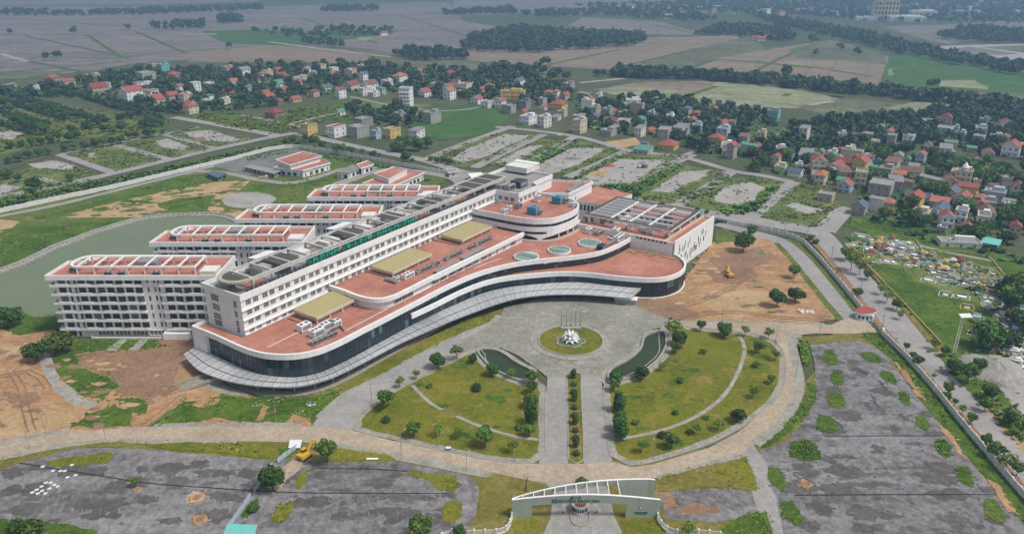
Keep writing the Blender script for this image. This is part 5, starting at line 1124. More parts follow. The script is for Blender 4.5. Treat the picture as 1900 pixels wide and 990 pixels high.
# guard booth on its island
isl = smooth(gp([(1061, 950), (1091, 950), (1093, 965), (1086, 977), (1068, 977), (1060, 966)]), 1, True); patch_w('kerbed_island', isl, 'kerb_stone', z=.16); kerb(isl, True, True, .3, .2)
bo = thing('guard_booth', 'white round ended guard booth with red roof under the gate arch', 'booth', G(1076, 949))
oval = lambda a, b, n=22: [(a*cos(2*pi*k/n), b*sin(2*pi*k/n)) for k in range(n)]
MB().prism(oval(1.9, 1.7), 0, 2.6, M['white']).obj('wall', bo); MB().prism(oval(2.3, 2.2), 2.6, 3.1, M['render_white']).obj('roof_rim', bo); MB().prism(oval(1.8, 1.7), 3.1, 3.35, M['red_roof']).obj('roof', bo)
for k in range(9):
    a = -pi/2+(k-4)*.33; MB().box((1.92*cos(a), 1.72*sin(a), 1.5), (.42, .1, 1.1), M['window_dark'], a+pi/2).obj('window', bo)
for (x, y, lab, n) in ((1045, 953, 'white raised barrier arm left of the guard booth', 1), (1107, 953, 'pair of white raised barrier arms right of the guard booth', 2)):
    b = thing('barrier', lab, 'barrier', G(x, y)); MB().box((0, 0, .5), (.5, .5, 1.0), M['brown']).obj('cabinet', b)
    for k in range(n): MB().bar((0, 0, .9), (.5*k, 0, 4.4), .14, .14, M['white']).obj('arm', b)
# ---- fountain
fo = thing('lotus_fountain', 'white lotus flower sculpture rising from a quatrefoil pool in the round lawn', 'fountain', (FC.x-.2, FC.y-.8, 0))
quat = []
for k in range(60):
    a = 2*pi*k/60; quat.append(((4.1+1.15*abs(cos(2.5*a+.4*0)))*cos(a)*1.1, (4.1+1.15*abs(cos(2.5*a)))*sin(a)))
MB().wall(quat, 0, .8, .4, M['kerb_stone'], True).obj('pool_rim', fo); mb = MB(); mb.add([(x, y, .55) for x, y in quat], [tuple(range(60))], M['pond_water']); mb.obj('pool_water', fo)
def petal_me(L, w, up, curl, seg=7):
    mb = MB(); rows = []
    for i in range(seg+1):
        t = i/seg; x = L*t; z = up*sin(t*pi*.62)-curl*t*t*t; ww = w*sin(pi*min(.999, .12+.88*t))**.7*(1-.35*t)
        rows.append([(x, -ww, z+.12*ww), (x, 0, z-.18*w), (x, ww, z+.12*ww), (x, 0, z+.14)])
    vs = [p for r in rows for p in r]; fs = []
    for i in range(seg):
        for a, b in ((0, 1), (1, 2), (2, 3), (3, 0)): fs.append((i*4+a, (i+1)*4+a, (i+1)*4+b, i*4+b))
    mb.add(vs, fs, M['fountain_white']); return mb.me('petal')
pt1, pt2, pt3 = petal_me(3.4, .85, .9, .5), petal_me(3.0, .75, 1.9, .7), petal_me(2.2, .6, 2.4, .3)
for me, n, z, off in ((pt1, 9, .8, 0), (pt2, 9, 1.3, .35), (pt3, 7, 1.9, .1)):
    for k in range(n): link('petal', me, fo, (.35*cos(2*pi*k/n+off), .35*sin(2*pi*k/n+off), z), 2*pi*k/n+off)
MB().cyl((0, 0, .5), 1.3, 1.2, M['fountain_white'], 16, .8).obj('stem', fo)
MB().tube([(-.1, .2, 1.5), (-.5, .3, 3.5), (-.75, .3, 4.8), (-.7, .2, 6.2)], [.75, .62, .4, .05], M['fountain_white'], 8).obj('flame', fo); MB().tube([(.4, .2, 1.5), (.75, .3, 3.0), (.8, .2, 4.2)], [.5, .42, .05], M['fountain_white'], 8).obj('flame', fo); MB().tube([(0, -.3, 1.5), (.1, -.4, 2.8), (.2, -.3, 3.6)], [.45, .3, .05], M['fountain_white'], 8).obj('flame', fo)
fpl = tag(MB().box(tuple(G(1059, 611)+Vector((0, 0, .5))), (8, 1.5, 1.0), M['tile_grey']).obj('flag_plinth'), 'low grey stone plinth behind the lotus fountain', 'plinth')
for k, x in enumerate((1041.5, 1050.5, 1059, 1067.5, 1076.5)):
    q = thing('flagpole', ('leftmost', 'second from left', 'middle', 'second from right', 'rightmost')[k]+' of five thin flagpoles behind the fountain', 'flagpole', G(x, 606), 0, 'flagpoles behind the lotus fountain')
    MB().tube([(0, 0, .8), (0, 0, 7.6)], [.09, .04], M['dark_metal'], 6).obj('pole', q); MB().box((0, 0, .5), (.5, .5, 1.0), M['dark_metal']).obj('base', q)
# ---- annex buildings behind the wards
def roof_block(name, lab, corners, h, wall='white', roof='terracotta', para=.6, cat='building', extra=None):
    P = [tuple(G(x, y, h)[:2]) for x, y in corners]; c = (sum(p[0] for p in P)/len(P), sum(p[1] for p in P)/len(P)); Q = [(p[0]-c[0], p[1]-c[1]) for p in P]
    if area(Q) < 0: Q = Q[::-1]
    r = thing(name, lab, cat, (c[0], c[1], 0)); MB().prism(offset(Q, .5, True), 0, h-.3, M[wall]).obj('wall', r); MB().prism(offset(Q, -.3, True), h-.3, h, M['white' if roof == 'terracotta' else roof], M[roof]).obj('roof', r)
    if para: MB().wall(Q, h, h+para, .3, M['white'], True).obj('parapet', r)
    n = len(Q)
    for i in range(n):
        a, b = Q[i], Q[(i+1) % n]; L = math.dist(a, b); nx, ny = (b[1]-a[1])/L, -(b[0]-a[0])/L
        if ny > .2 or L < 6: continue
        k = max(1, int(L/4.2))
        for j in range(k):
            t = (j+.5)/k; link('window' if j % 4 else 'door', WGX if j % 4 else WNR, r, (a[0]+(b[0]-a[0])*t-nx*.47, a[1]+(b[1]-a[1])*t-ny*.47, 1.9 if h < 6 else h-2.4), atan2(b[1]-a[1], b[0]-a[0]))
    return r, Q
r, _ = roof_block('annex_pavilion', 'white pavilion annex with two tiered terracotta roof at the cinder yard', [(508, 311), (590, 292), (613, 303), (562, 317)], 5)
P = [tuple(G(x, y, 8.6)-r.location)[:2] for x, y in ((512, 297), (562, 281.5), (597, 290), (538, 307))]
MB().prism(offset(P, 1 if area(P) > 0 else -1, True), 5, 8.2, M['white']).obj('upper_wall', r); MB().prism(P, 8.1, 8.6, M['white'], M['terracotta']).wall(P, 8.6, 9.0, .5, M['white'], True).obj('upper_roof', r)
roof_block('annex_shed', 'long low shed with grey roof beside the pavilion annex', [(452, 309), (466, 305), (522, 316), (508, 322)], 3.6, 'grey', 'slab_roof', 0)
roof_block('annex_store', 'white store with sloping grey roof between the lane and the terracotta annex', [(623, 319), (655, 305), (667, 312), (646, 321)], 4.6, 'white', 'grey_roof', 0)
roof_block('annex_office', 'small white office with orange red flat roof next to the grey roofed store', [(661, 306), (682, 299), (693, 305.5), (670, 313)], 4.6)
r, _ = roof_block('annex_hall', 'white annex hall with broad terracotta roof in two heights behind the farthest ward wing', [(672, 341), (745, 313), (787, 321), (722, 350)], 5)
P = [tuple(G(x, y, 8.0)-r.location)[:2] for x, y in ((694, 323), (731, 310), (755, 316), (721, 333))]
MB().prism(P, 4.9, 8, M['white'], M['terracotta']).wall(P, 8, 8.5, .4, M['white'], True).obj('upper_storey', r)
roof_block('tool_shed', 'dark green shed with flat roof on the grass below the long wall', [(382, 321), (398, 316.5), (421, 322), (404, 329)], 3.2, 'scaff', 'blue_roof', 0, 'shed')
roof_block('rear_gatehouse', 'little white gatehouse at the end of the rear boundary wall', [(829, 314), (846, 313), (850, 319), (832, 321)], 3.4, 'render_white', 'slab_roof', .3, 'gatehouse')
roof_block('white_store', 'long white walled store beside the rear gate road', [(868, 323), (892, 320), (899, 324), (875, 330)], 3.4, 'white', 'white', .3, 'building')
roof_block('teal_shed', 'flat turquoise roofed shed at the bottom edge beside the hoarding', [(424, 972), (475, 974), (468, 1000), (412, 998)], 3.0, 'turquoise', 'turquoise_roof', 0, 'shed')
gb = thing('gate_booth', 'white round booth with red roof where the service road meets the boundary wall', 'booth', G(1604, 590), .4)
MB().prism(oval(4.2, 3.0), 0, 3.0, M['white']).obj('wall', gb); MB().prism(oval(4.5, 3.2), 3.0, 3.6, M['white'], M['brick_red']).obj('roof', gb)
for k in range(7):
    a = -pi/2+(k-3)*.42; MB().box((4.22*cos(a), 3.02*sin(a), 1.7), (1.0, .12, 1.2), M['window_dark'], a+pi/2).obj('window', gb)
sg_ = thing('sliding_gate', 'grey metal sliding gate between booth and parking lot wall', 'gate', G(1628, 612))
a, b = G(1618, 598)-G(1628, 612), G(1637, 621)-G(1628, 612); mb = MB()
for k in range(14): t = k/13; mb.box((a.x+(b.x-a.x)*t, a.y+(b.y-a.y)*t, .9), (.12, .12, 1.8), M['galvanised'])
mb.obj('bars', sg_); MB().bar((a.x, a.y, 1.8), (b.x, b.y, 1.8), .12, .12, M['galvanised']).bar((a.x, a.y, .2), (b.x, b.y, .2), .12, .12, M['galvanised']).obj('rail', sg_)
for q in (a, b): MB().box((q.x, q.y, 1.5), (.9, .9, 3.0), M['white']).obj('gate_post', sg_)
# ---- stone bank round the pond: stones one by one
bank = thing('stone_bank', 'rough grey stone bank along the far shore of the greenish pond', 'bank', G(250, 412))
bl = gp([(0, 508), (50, 490), (105, 463), (147, 447), (190, 431), (258, 411), (303, 404.5), (363, 402), (410, 404), (438, 415)]); b0 = bank.location; q = smooth(bl, 1.2)
random.seed(21); mb = MB()
stm = []
for s in range(6):
    m = MB(); base = [(random.uniform(.7, 1.1)*cos(2*pi*k/6), random.uniform(.7, 1.1)*sin(2*pi*k/6)) for k in range(6)]
    m.add([(*p, -.3) for p in base]+[(p[0]*.6, p[1]*.6, random.uniform(.3, .6)) for p in base], [(k, (k+1) % 6, 6+(k+1) % 6, 6+k) for k in range(6)]+[tuple(range(6, 12))], M['rubble']); stm.append(m.me('stone'))
for off_, z in ((0, .2), (2.0, .9)):
    qq = offset(q, off_)
    for i in range(0, len(qq), 2): link('stone', random.choice(stm), bank, (qq[i][0]-b0.x, qq[i][1]-b0.y, z), random.uniform(0, 6), (1.2, 1.1, 1))
mb.wall([(p[0]-b0.x, p[1]-b0.y) for p in offset(q, 1.2)], 0, .9, 2.6, M['rubble']); mb.wall([(p[0]-b0.x, p[1]-b0.y) for p in offset(q, 3.4)], 0, 1.5, 1.2, M['gravel']); mb.obj('bank_wall', bank)
# ---- machines and vehicles
def excavator(lab, p, rz, col='machine_yellow', fold=1.0):
    r = thing('excavator', lab, 'excavator', p, rz)
    for s in (-1, 1):
        m = MB(); o = [(-1.9, .45), (-1.5, .05), (1.5, .05), (1.9, .45), (1.5, .85), (-1.5, .85)]
        vs = [(x, s*1.15-.28, z) for x, z in o]+[(x, s*1.15+.28, z) for x, z in o]; m.add(vs, [(k, (k+1) % 6, 6+(k+1) % 6, 6+k) for k in range(6)]+[tuple(range(6))[::-1], tuple(range(6, 12))], M['rubber']); m.obj('track', r)
    MB().box((-.5, 0, 1.45), (3.2, 2.5, .9), M[col]).box((-1.8, 0, 1.7), (.9, 2.4, 1.1), M[col]).obj('body', r)
    MB().box((.55, .7, 2.2), (1.5, 1.0, 1.5), M[col]).obj('cab', r); MB().box((.57, .7, 2.35), (1.54, 1.04, .8), M['window_dark']).obj('cab_window', r)
    MB().bar((.6, -.3, 1.6), (3.2, -.3, 4.2), .5, .6, M[col]).bar((3.2, -.3, 4.2), (4.6, -.3, 3.6), .45, .5, M[col]).obj('boom', r); MB().bar((4.6, -.3, 3.6), (4.9, -.3, 1.4), .4, .4, M[col]).obj('dipper', r)
    MB().add([(4.5, -.9, 1.5), (4.5, .3, 1.5), (4.0, .3, .7), (4.0, -.9, .7), (5.1, -.9, 1.4), (5.1, .3, 1.4), (4.9, .3, .4), (4.9, -.9, .4)], [(0, 1, 2, 3), (4, 5, 6, 7)[::-1], (0, 3, 7, 4), (1, 5, 6, 2), (3, 2, 6, 7)], M['dark_metal']).obj('bucket', r); return r
excavator('yellow excavator with raised boom on the bare earth beside the courtyard block', G(1353, 514), radians(100), 'machine_yellow')
excavator('orange yellow digger parked by the hoarding where the ring road meets the lot', G(566, 850), radians(62), 'machine_yellow')
excavator('small brown digger working on the gravel plot behind the rear gate road', G(1195, 312), radians(200), 'brown')
def car(lab, p, rz, col, group=None, L=4.4, name='parked_car', cat='car'):
    r = thing(name, lab, cat, p, rz, group); w = 1.75
    prof = [(-L/2, .35), (L/2, .35), (L/2, .75), (L*.28, .9), (L*.12, 1.4), (-L*.3, 1.42), (-L*.46, .95), (-L/2, .85)]; n = len(prof); m = MB()
    m.add([(x, -w/2, z) for x, z in prof]+[(x, w/2, z) for x, z in prof], [(k, (k+1) % n, n+(k+1) % n, n+k) for k in range(n)]+[tuple(range(n))[::-1], tuple(range(n, 2*n))], M[col]); m.obj('body', r)
    m = MB(); m.box((-L*.09, 0, 1.14), (L*.36, w+.04, .34), M['window_dark']); m.obj('side_window', r)
    for sx in (-1, 1):
        for sy in (-1, 1): MB().tube([(sx*L*.3, sy*(w/2-.2), .32), (sx*L*.3, sy*(w/2+.02), .32)], .32, M['rubber'], 10).obj('wheel', r)
    return r
def truck(lab, p, rz, col, bed):
    r = thing('truck', lab, 'truck', p, rz); MB().box((2.3, 0, 1.35), (1.7, 2.0, 1.9), M[col]).obj('cab', r); MB().box((2.62, 0, 1.75), (1.12, 2.04, .7), M['window_dark']).obj('cab_window', r); MB().box((-.8, 0, 1.25), (4.2, 2.1, 1.1), M[bed]).obj('cargo_bed', r)
    for x in (2.2, -1.8, -.6):
        for s in (-1, 1): MB().tube([(x, s*.75, .45), (x, s*1.08, .45)], .45, M['rubber'], 10).obj('wheel', r)
truck('dark truck heading along the plot road right of the round gravel patch', G(1403, 390), radians(60), 'car_dark', 'car_dark')
truck('grey lorry on the road behind the courtyard block wall', G(1337, 414), radians(-15), 'unit_grey', 'dark_metal')
truck('beige truck parked beside the pavilion annex lane', G(489, 332), radians(10), 'unit_white', 'ochre')
car('dark car parked in front of the terracotta annex hall', G(793, 336), radians(10), 'car_dark'); car('white car on the road among the village houses behind the rear plots', G(1040, 252), radians(20), 'car_white'); car('white van at the head of a weedy plot on the left', G(302, 246), radians(30), 'car_white', None, 5.2, 'parked_van', 'van')
car('dark car on the plot road near the white boundary wall corner', G(1237, 308), radians(55), 'car_dark')
bn = thing('waste_bin', 'blue waste bin on the ring road kerb below the left lawn', 'bin', G(832, 836)); MB().box((0, 0, .6), (1.4, .9, 1.1), M['tarp_blue']).obj('tub', bn); MB().box((0, 0, 1.2), (1.5, 1.0, .15), M['unit_white']).obj('lid', bn)
be = thing('white_slab', 'long white slab lying on the grass verge by the middle lot', 'slab', G(691, 853)); MB().box((0, 0, .3), (3.4, .7, .6), M['white']).obj('slab_body', be)
tn = thing('tarp_shelter', 'small grey tarpaulin shelter at the top of the hoarding', 'shelter', G(549, 830)); MB().add([(-1.8, -1.5, 1.0), (1.8, -1.5, 1.0), (1.8, 1.0, 2.2), (-1.8, 1.0, 2.2)], [(0, 1, 2, 3)], M['unit_white']).obj('tarp', tn); MB().box((0, .9, 1.1), (3.4, .1, 2.1), M['pale_blue']).obj('back_sheet', tn)
for i, (x, y) in enumerate(((61, 916), (69, 911), (78, 905), (86, 898), (95, 898), (102, 902), (108, 905), (71, 918), (79, 913), (85, 918), (93, 909), (99, 876), (113, 876), (121, 876), (126, 888), (141, 884), (134, 865), (80, 868))):
    c = thing('concrete_block', ('pale concrete cube in the slanting double row on the left parking lot' if i < 11 else 'loose pale concrete cube between the double row and the grass bed') , 'block', G(x, y), random.uniform(-.2, .2)+.5, 'concrete blocks on the left lot'); MB().box((0, 0, .3), (1.0, .9, .6), M['concrete']).obj('block_body', c); MB().box((0, 0, .63), (.95, .85, .06), M['render_white']).obj('top_cap', c)
for i, (x, y) in enumerate(((478, 752), (575, 752), (555, 765), (505, 765))):
    c = thing('rubble_heap', ('heap of building rubble by the bright grass near the access road', 'teal plastic heap at the edge of the access road', 'pale crate like heap on the grass beside the canopy', 'brownish earth mound on the grass before the canopy')[i], 'heap', G(x, y)); m = MB()
    for k in range(7): m.box((random.uniform(-1.2, 1.2), random.uniform(-.9, .9), .25), (random.uniform(.6, 1.4), random.uniform(.5, 1), .5), M[('rubble', 'pale_blue', 'ochre', 'dirt')[i]], random.uniform(0, 3))
    m.obj('pieces', c)['kind'] = 'stuff'
sk = thing('bag_stack', 'stack of white wrapped bags on the bare earth near the service road', 'bag stack', G(1496, 580)); 
for k in range(12): MB().cyl(((k % 5-2)*1.3+random.uniform(-.3, .3), (k//5-1)*1.1, 0), .65, 1.0, M['unit_white'], 8, .5).obj('bag', sk)
sk = thing('pallet_heap', 'loose pale pallets beside the grass at the front of the bare earth', 'heap', G(1315, 572))
for k in range(6): MB().box(((k % 3-1)*1.5, (k//3)*1.3, .2), (1.3, 1.0, .3), M['render_white'], random.uniform(0, 1)).obj('pallet', sk)
# mound of grey gravel
def mound(lab, c, rx, ry, h, mat, name='gravel_heap'):
    r = thing(name, lab, 'heap', c); m = MB(); n = 26; rings = 6; vs = []
    for j in range(rings):
        t = j/(rings-1); 
        for k in range(n):
            a = 2*pi*k/n; rr = (1-t*.92)*(1+.25*noise.noise(Vector((cos(a)*1.5+c.x, sin(a)*1.5, t*2))))
            vs.append((rx*rr*cos(a), ry*rr*sin(a), h*(t**.8)*(1+.12*noise.noise(Vector((a*2, t*4, c.x))))))
    m.add(vs, [(j*n+k, j*n+(k+1) % n, (j+1)*n+(k+1) % n, (j+1)*n+k) for j in range(rings-1) for k in range(n)]+[tuple((rings-1)*n+k for k in range(n))], M[mat]); m.obj('heap_body', r)
mound('big grey gravel heap in the yard at the right edge', G(1848, 690), 11, 14, 4.5, 'rubble'); mound('smaller dark grey gravel heap left of the big one', G(1815, 682), 5, 6, 3, 'clinker'); mound('ochre sand heap on the works plot behind the rear road', G(1117, 326), 5, 4, 2.5, 'ochre', 'sand_heap'); mound('brick red rubble heap on the works plot', G(1128, 309), 7, 3, 2, 'brick_red', 'rubble_heap'); mound('low brown earth mound by the round tree on the bare ground', G(1318, 472), 4, 3, 1.5, 'dirt', 'earth_mound')
mound('low dark heap on the pale gravel plot', G(1063, 295), 8, 4, 1.4, 'clinker')
# ---- lamps, poles, light tower
LPM = MB().tube([(0, 0, 0), (0, 0, 7.6), (.3, 0, 8.2), (1.6, 0, 8.4)], [.1, .07, .06, .05], M['pole'], 6).me('lamp_post'); LHM = MB().box((1.7, 0, 8.38), (.9, .28, .14), M['unit_grey']).me('lamp_head'); LBM = MB().box((0, 0, .3), (.45, .45, .6), M['pole']).me('base')
LP = [(85, 806, 'at the far left of the ring road verge'), (56, 834, 'on the lower kerb at the far left of the ring road'), (197, 817, 'on the ring road kerb above the left lot'), (512, 780, 'beside the access road junction'), (690, 748, 'on the access road above the lawn corner'), (745, 845, 'on the kerb between ring road and middle lot'), (866, 875, 'on the kerb above the right end of the middle lot'), (813, 828, 'on the path edge below the left lawn'), (954, 858, 'at the lawn corner left of the entrance lane'), (1212, 853, 'at the lower edge of the right lawn'), (1333, 812, 'on the right lawn beside the ring road bend'), (1438, 640, 'at the upper right corner of the right lawn'), (1340, 596, 'along the straight road above the right lawn'), (1520, 622, 'at the strip above the big parking lot'), (1476, 700, 'on the outer kerb of the ring road by the big lot')]
for x, y, w in LP:
    r = thing('street_lamp', 'thin grey street lamp '+w, 'street lamp', G(x, y), random.uniform(0, 6), 'street lamps in the compound'); link('lamp_post', LPM, r); link('lamp_head', LHM, r); link('base', LBM, r)
for i, (x, y, t, w) in enumerate(((1541, 488, 470, 'upper end of the outer road near the boundary wall bend'), (1594, 552, 526, 'outer road opposite the bare earth'), (1634, 620, 578, 'outer road at the sliding gate'), (1455, 440, 418, 'corner of the plot road and outer road'), (1498, 435, 420, 'weedy plot left of the side road'), (1770, 470, 440, 'cemetery edge near the white compound'), (1874, 350, 322, 'village lane by the brown roofed house'), (1480, 354, 334, 'end of the plot road near the village'))):
    r = thing('utility_pole', 'utility pole with crossarms, '+w, 'utility pole', G(x, y), radians(35), 'utility poles'); MB().tube([(0, 0, 0), (0, 0, 8.6)], [.17, .11], M['pole'], 6).obj('pole', r)
    for z in (7.6, 8.2): MB().box((0, 0, z), (2.0, .14, .14), M['pole']).obj('crossarm', r)
lt = thing('light_tower', 'tall white light tower with a square top panel beside the cemetery', 'tower', G(1770, 656)); hh = 15.5
for s in (-1, 1): MB().bar((s*.55, 0, 0), (s*.4, 0, hh), .22, .22, M['render_white']).obj('mast', lt)
for k in range(14): MB().bar((-.5, 0, k*1.1+.4), (.5, 0, k*1.1+1.2), .1, .1, M['render_white']).obj('lattice_bar', lt)
MB().add([(-1.2, -1.3, hh-.2), (3.2, -.8, hh-.2), (3.0, 1.2, hh+.5), (-1.4, .8, hh+.5)], [(0, 1, 2, 3)], M['render_white']).obj('top_panel', lt)
bt = thing('bare_tree', 'bare brown leafless tree beside the ring road left of the gate arch', 'tree', G(976, 912)); MB().tube([(0, 0, 0), (0, 0, 2.5), (.2, 0, 4.2)], [.2, .16, .12], M['bark'], 6).obj('trunk', bt)
for a, b in (((.2, 0, 4.2), (.9, .1, 5.4)), ((.1, 0, 3.6), (-.5, 0, 5.0)), ((.2, 0, 4.2), (.3, .3, 5.8)), ((-.3, 0, 4.6), (-.6, 0, 5.8))): MB().tube([a, b], [.09, .05], M['bark'], 5).obj('branch', bt)

UBO = MB().box((0, 0, .5), (1, 1, 1), M['ochre_wall']).me('wall_panel')
for lab, pts in (('low ochre wall between the outer road bank and the cemetery field', [(1583, 462), (1610, 496), (1660, 547), (1702, 592), (1745, 638)]), ('short ochre wall with a corner above the upper cemetery rows', [(1672, 440), (1698, 446), (1710, 466)]), ('ochre wall bending round the far corner of the cemetery', [(1735, 466), (1790, 470), (1836, 478), (1852, 500), (1872, 524), (1930, 527)]), ('ochre wall below the lower cemetery graves', [(1835, 655), (1880, 660), (1940, 664)])):
    p = gp(pts); q = resample(p, max(2, int(length(p)/5))); c = q[len(q)//2]; r = thing('ochre_wall', lab, 'wall', (c[0], c[1], 0))
    for k in range(len(q)-1):
        u_, v_ = q[k], q[k+1]; link('wall_panel', UBO, r, ((u_[0]+v_[0])/2-c[0], (u_[1]+v_[1])/2-c[1], 0), atan2(v_[1]-u_[1], v_[0]-u_[0]), (math.dist(u_, v_)-.05, .45, 1.0+.08*(k % 2)))
# ================================================================ village houses
WALLC = dict(w='white', c='cream', y='yellow', p='pink', b='beige', g='grey', k='concrete', l='pale_blue', t='turquoise', n='pale_green', r='brown', v='render_white')
WWORD = dict(w='white', c='cream', y='yellow', p='pinkish', b='beige', g='grey', k='bare concrete', l='pale blue', t='turquoise', n='pale green', r='brown', v='off white')
ROOFC = dict(R='red_roof', D='dark_red_roof', O='orange_roof', E='green_roof', G='grey_roof', B='blue_roof', N='brown_roof', S='slab_roof', W='render_white', Q='turquoise_roof')
RWORD = dict(R='red', D='dark red', O='orange', E='green', G='grey', B='dark blue', N='brown', S='grey', W='white', Q='turquoise')
KWORD = dict(f='flat roof', g='gable roof', h='hip roof', s='sloping roof')
# (x, y of the near ground corner, width, wall height) read on survey enlargements, then wall and roof
H_A = [(345,600,120,50,'pRh'),(465,620,90,50,'cRg'),(630,575,110,45,'bSf'),(660,662,140,45,'pDg'),(650,612,80,25,'pDh'),(905,720,150,80,'wRg'),(1010,570,130,55,'bSf'),(1080,495,70,40,'bSf'),(1145,515,80,60,'tSf'),(1220,560,110,35,'pRh'),(1370,655,75,75,'wSf'),(1465,630,70,45,'wSf'),(1600,515,90,40,'pSf'),(1710,535,90,45,'wGg'),(1640,600,70,30,'wOg'),(1870,550,70,50,'cRf'),(1800,600,80,35,'bNh'),(1090,745,140,40,'cRg'),(1200,720,100,50,'bRg'),(1305,735,90,70,'cOf'),(1340,810,100,65,'cRh'),(1010,700,70,60,'bRg'),(1590,660,50,20,'bRh'),(1650,680,70,25,'bRh'),(1480,700,60,25,'gSf'),(1580,740,80,40,'vSf'),(1670,752,50,30,'wRh'),(1870,720,80,60,'wRh'),(250,642,50,30,'vSf'),(50,632,100,30,'gGs')]
H_B = [(165,550,80,50,'cRf'),(245,530,70,40,'pRg'),(265,568,110,30,'rDg'),(400,512,70,30,'pSf'),(455,520,50,40,'wGg'),(555,500,60,45,'cRf'),(635,520,70,40,'wSf'),(637,545,68,25,'wRg'),(835,500,60,35,'cSf'),(780,525,70,30,'pRg'),(380,595,75,40,'wGg'),(240,615,100,25,'nEg'),(80,585,70,25,'pRh'),(185,725,75,50,'cRg'),(158,690,80,35,'pRg'),(295,672,70,40,'pRg'),(250,745,80,28,'rDg'),(505,690,70,50,'pDh'),(685,700,80,75,'wDg'),(770,645,110,50,'cDg'),(885,652,130,60,'wNg'),(925,688,90,30,'vSf'),(1010,620,90,50,'vSf'),(1110,592,110,60,'wOh'),(1265,525,100,20,'wRg'),(1460,555,80,40,'pDg'),(1108,710,60,55,'yRh'),(1285,690,95,45,'wRg'),(1465,710,95,75,'wOg'),(1580,640,110,45,'wRf'),(1745,635,90,30,'wOh'),(1660,740,90,45,'wRg'),(1730,768,90,50,'vSf'),(1825,765,85,60,'wRg'),(230,835,140,42,'rDh'),(690,820,70,35,'wEg'),(465,955,115,75,'yNf'),(650,975,140,80,'wDf'),(810,980,150,85,'gSf'),(845,905,140,65,'kSf'),(945,985,70,60,'lGf'),(1045,982,130,70,'yGf'),(1230,980,115,60,'vGs'),(1110,850,90,50,'gSf'),(1192,850,90,40,'gSf'),(1330,880,140,85,'gGf'),(1865,800,80,60,'gSf')]
H_C = [(40,767,80,60,'wRg'),(330,750,70,55,'gSf'),(105,807,90,60,'gSf'),(212,780,100,65,'kBf'),(200,822,70,35,'yRg'),(232,888,130,65,'wSf'),(340,907,110,85,'vSf'),(432,712,58,75,'wOh'),(487,716,80,50,'gRg'),(525,655,90,65,'gSf'),(465,782,140,50,'yRh'),(480,827,80,38,'cSf'),(630,710,110,50,'kSf'),(675,735,80,32,'wRg'),(728,715,60,50,'vSf'),(595,948,115,105,'cSf'),(705,817,90,60,'bSf'),(800,832,90,62,'gSf'),(710,852,80,32,'gBg'),(905,762,90,32,'nSf'),(1020,752,115,48,'wWf'),(905,842,90,45,'gSf'),(795,852,60,40,'wGs'),(1050,892,110,52,'lEs'),(1105,852,65,62,'lSf'),(1355,818,85,58,'gBh'),(1420,852,75,62,'rRh'),(1485,917,60,55,'yGg'),(1320,962,140,62,'gGs'),(1560,802,80,32,'pRg'),(1590,747,60,42,'gGs'),(1655,757,60,42,'wBg'),(1865,782,75,45,'lGs')]
H_D = [(1255,232,170,45,'yRh'),(1575,187,120,55,'cRh'),(1668,292,90,115,'gRg'),(1740,152,110,30,'lEg'),(1340,147,80,60,'gSf'),(810,132,130,42,'gSf'),(1070,262,160,38,'bEs'),(1062,212,70,40,'gBs'),(1865,242,100,50,'cRh')]
H_E = [(165,352,90,90,'cDg'),(180,257,70,60,'yRg'),(258,312,100,50,'gEs'),(335,272,90,60,'cDg'),(440,302,110,45,'gEs'),(475,287,70,60,'yEg'),(517,287,50,35,'pDs'),(562,302,65,52,'nEg'),(630,247,70,32,'pDs'),(697,257,85,48,'vSf'),(720,367,62,105,'rRg'),(610,312,60,42,'wGg'),(328,367,70,42,'wSf'),(400,372,85,30,'cOh'),(495,372,85,38,'rDs'),(648,424,190,48,'rSf'),(642,482,100,48,'yEs'),(838,322,100,60,'wNf'),(888,332,58,42,'tGg'),(1035,332,95,75,'wGg'),(1090,342,60,62,'nEg'),(1187,332,100,85,'lRg'),(1110,177,100,55,'wSf'),(1372,132,150,62,'lSf'),(1415,242,130,72,'bEf'),(1642,62,90,55,'gSf'),(1740,182,110,55,'vGf'),(1850,282,180,85,'wRg'),(945,572,240,105,'gSf'),(950,432,150,75,'gGf'),(870,452,150,30,'pRs'),(1060,432,110,40,'bOs'),(668,532,130,68,'lRg'),(540,597,140,58,'bSf'),(768,692,140,75,'gBg'),(962,697,80,58,'gDh'),(1412,522,130,95,'cRg'),(1580,527,75,95,'cGf'),(1688,412,140,40,'lDs'),(1432,602,180,72,'wBg'),(1352,652,170,60,'gOs'),(1482,742,125,95,'wSf'),(1370,732,110,55,'nEs'),(1622,662,90,62,'gRg'),(1752,592,190,65,'lSf'),(1706,512,100,32,'wNs'),(1852,682,140,70,'gSf'),(1526,802,72,45,'rRg'),(1340,822,60,50,'gSf'),(1222,532,90,80,'gSf'),(1862,862,110,110,'pDg'),(1708,932,150,38,'tQs'),(1680,85,110,30,'gSf'),(1800,130,80,40,'gSf'),(1230,120,80,32,'gGs'),(1560,245,80,38,'gEs'),(1320,350,60,45,'vGg')]
REG = (((0, 0), H_A, 'far left village'), ((450, 0), H_B, 'village beyond the green plots'), ((920, 0), H_C, 'village behind the rear road'), ((920, 220), H_D, 'houses above the gravel plots'), ((1400, 220), H_E, 'right hand village'))
HW = window_mesh('window', 1.25, 1.5, 2, 1, 'render_white', 'window_dark', .1, .1)
HDR = MB().box((0, -.04, 1.1), (1.3, .1, 2.2), M['brown']).me('door')
TANK = MB().tube([(-.7, 0, .9), (.7, 0, .9)], .55, M['unit_white'], 8).box((0, 0, .25), (1.0, .8, .5), M['pole']).me('water_tank')
HOUSES = []; random.seed(99)
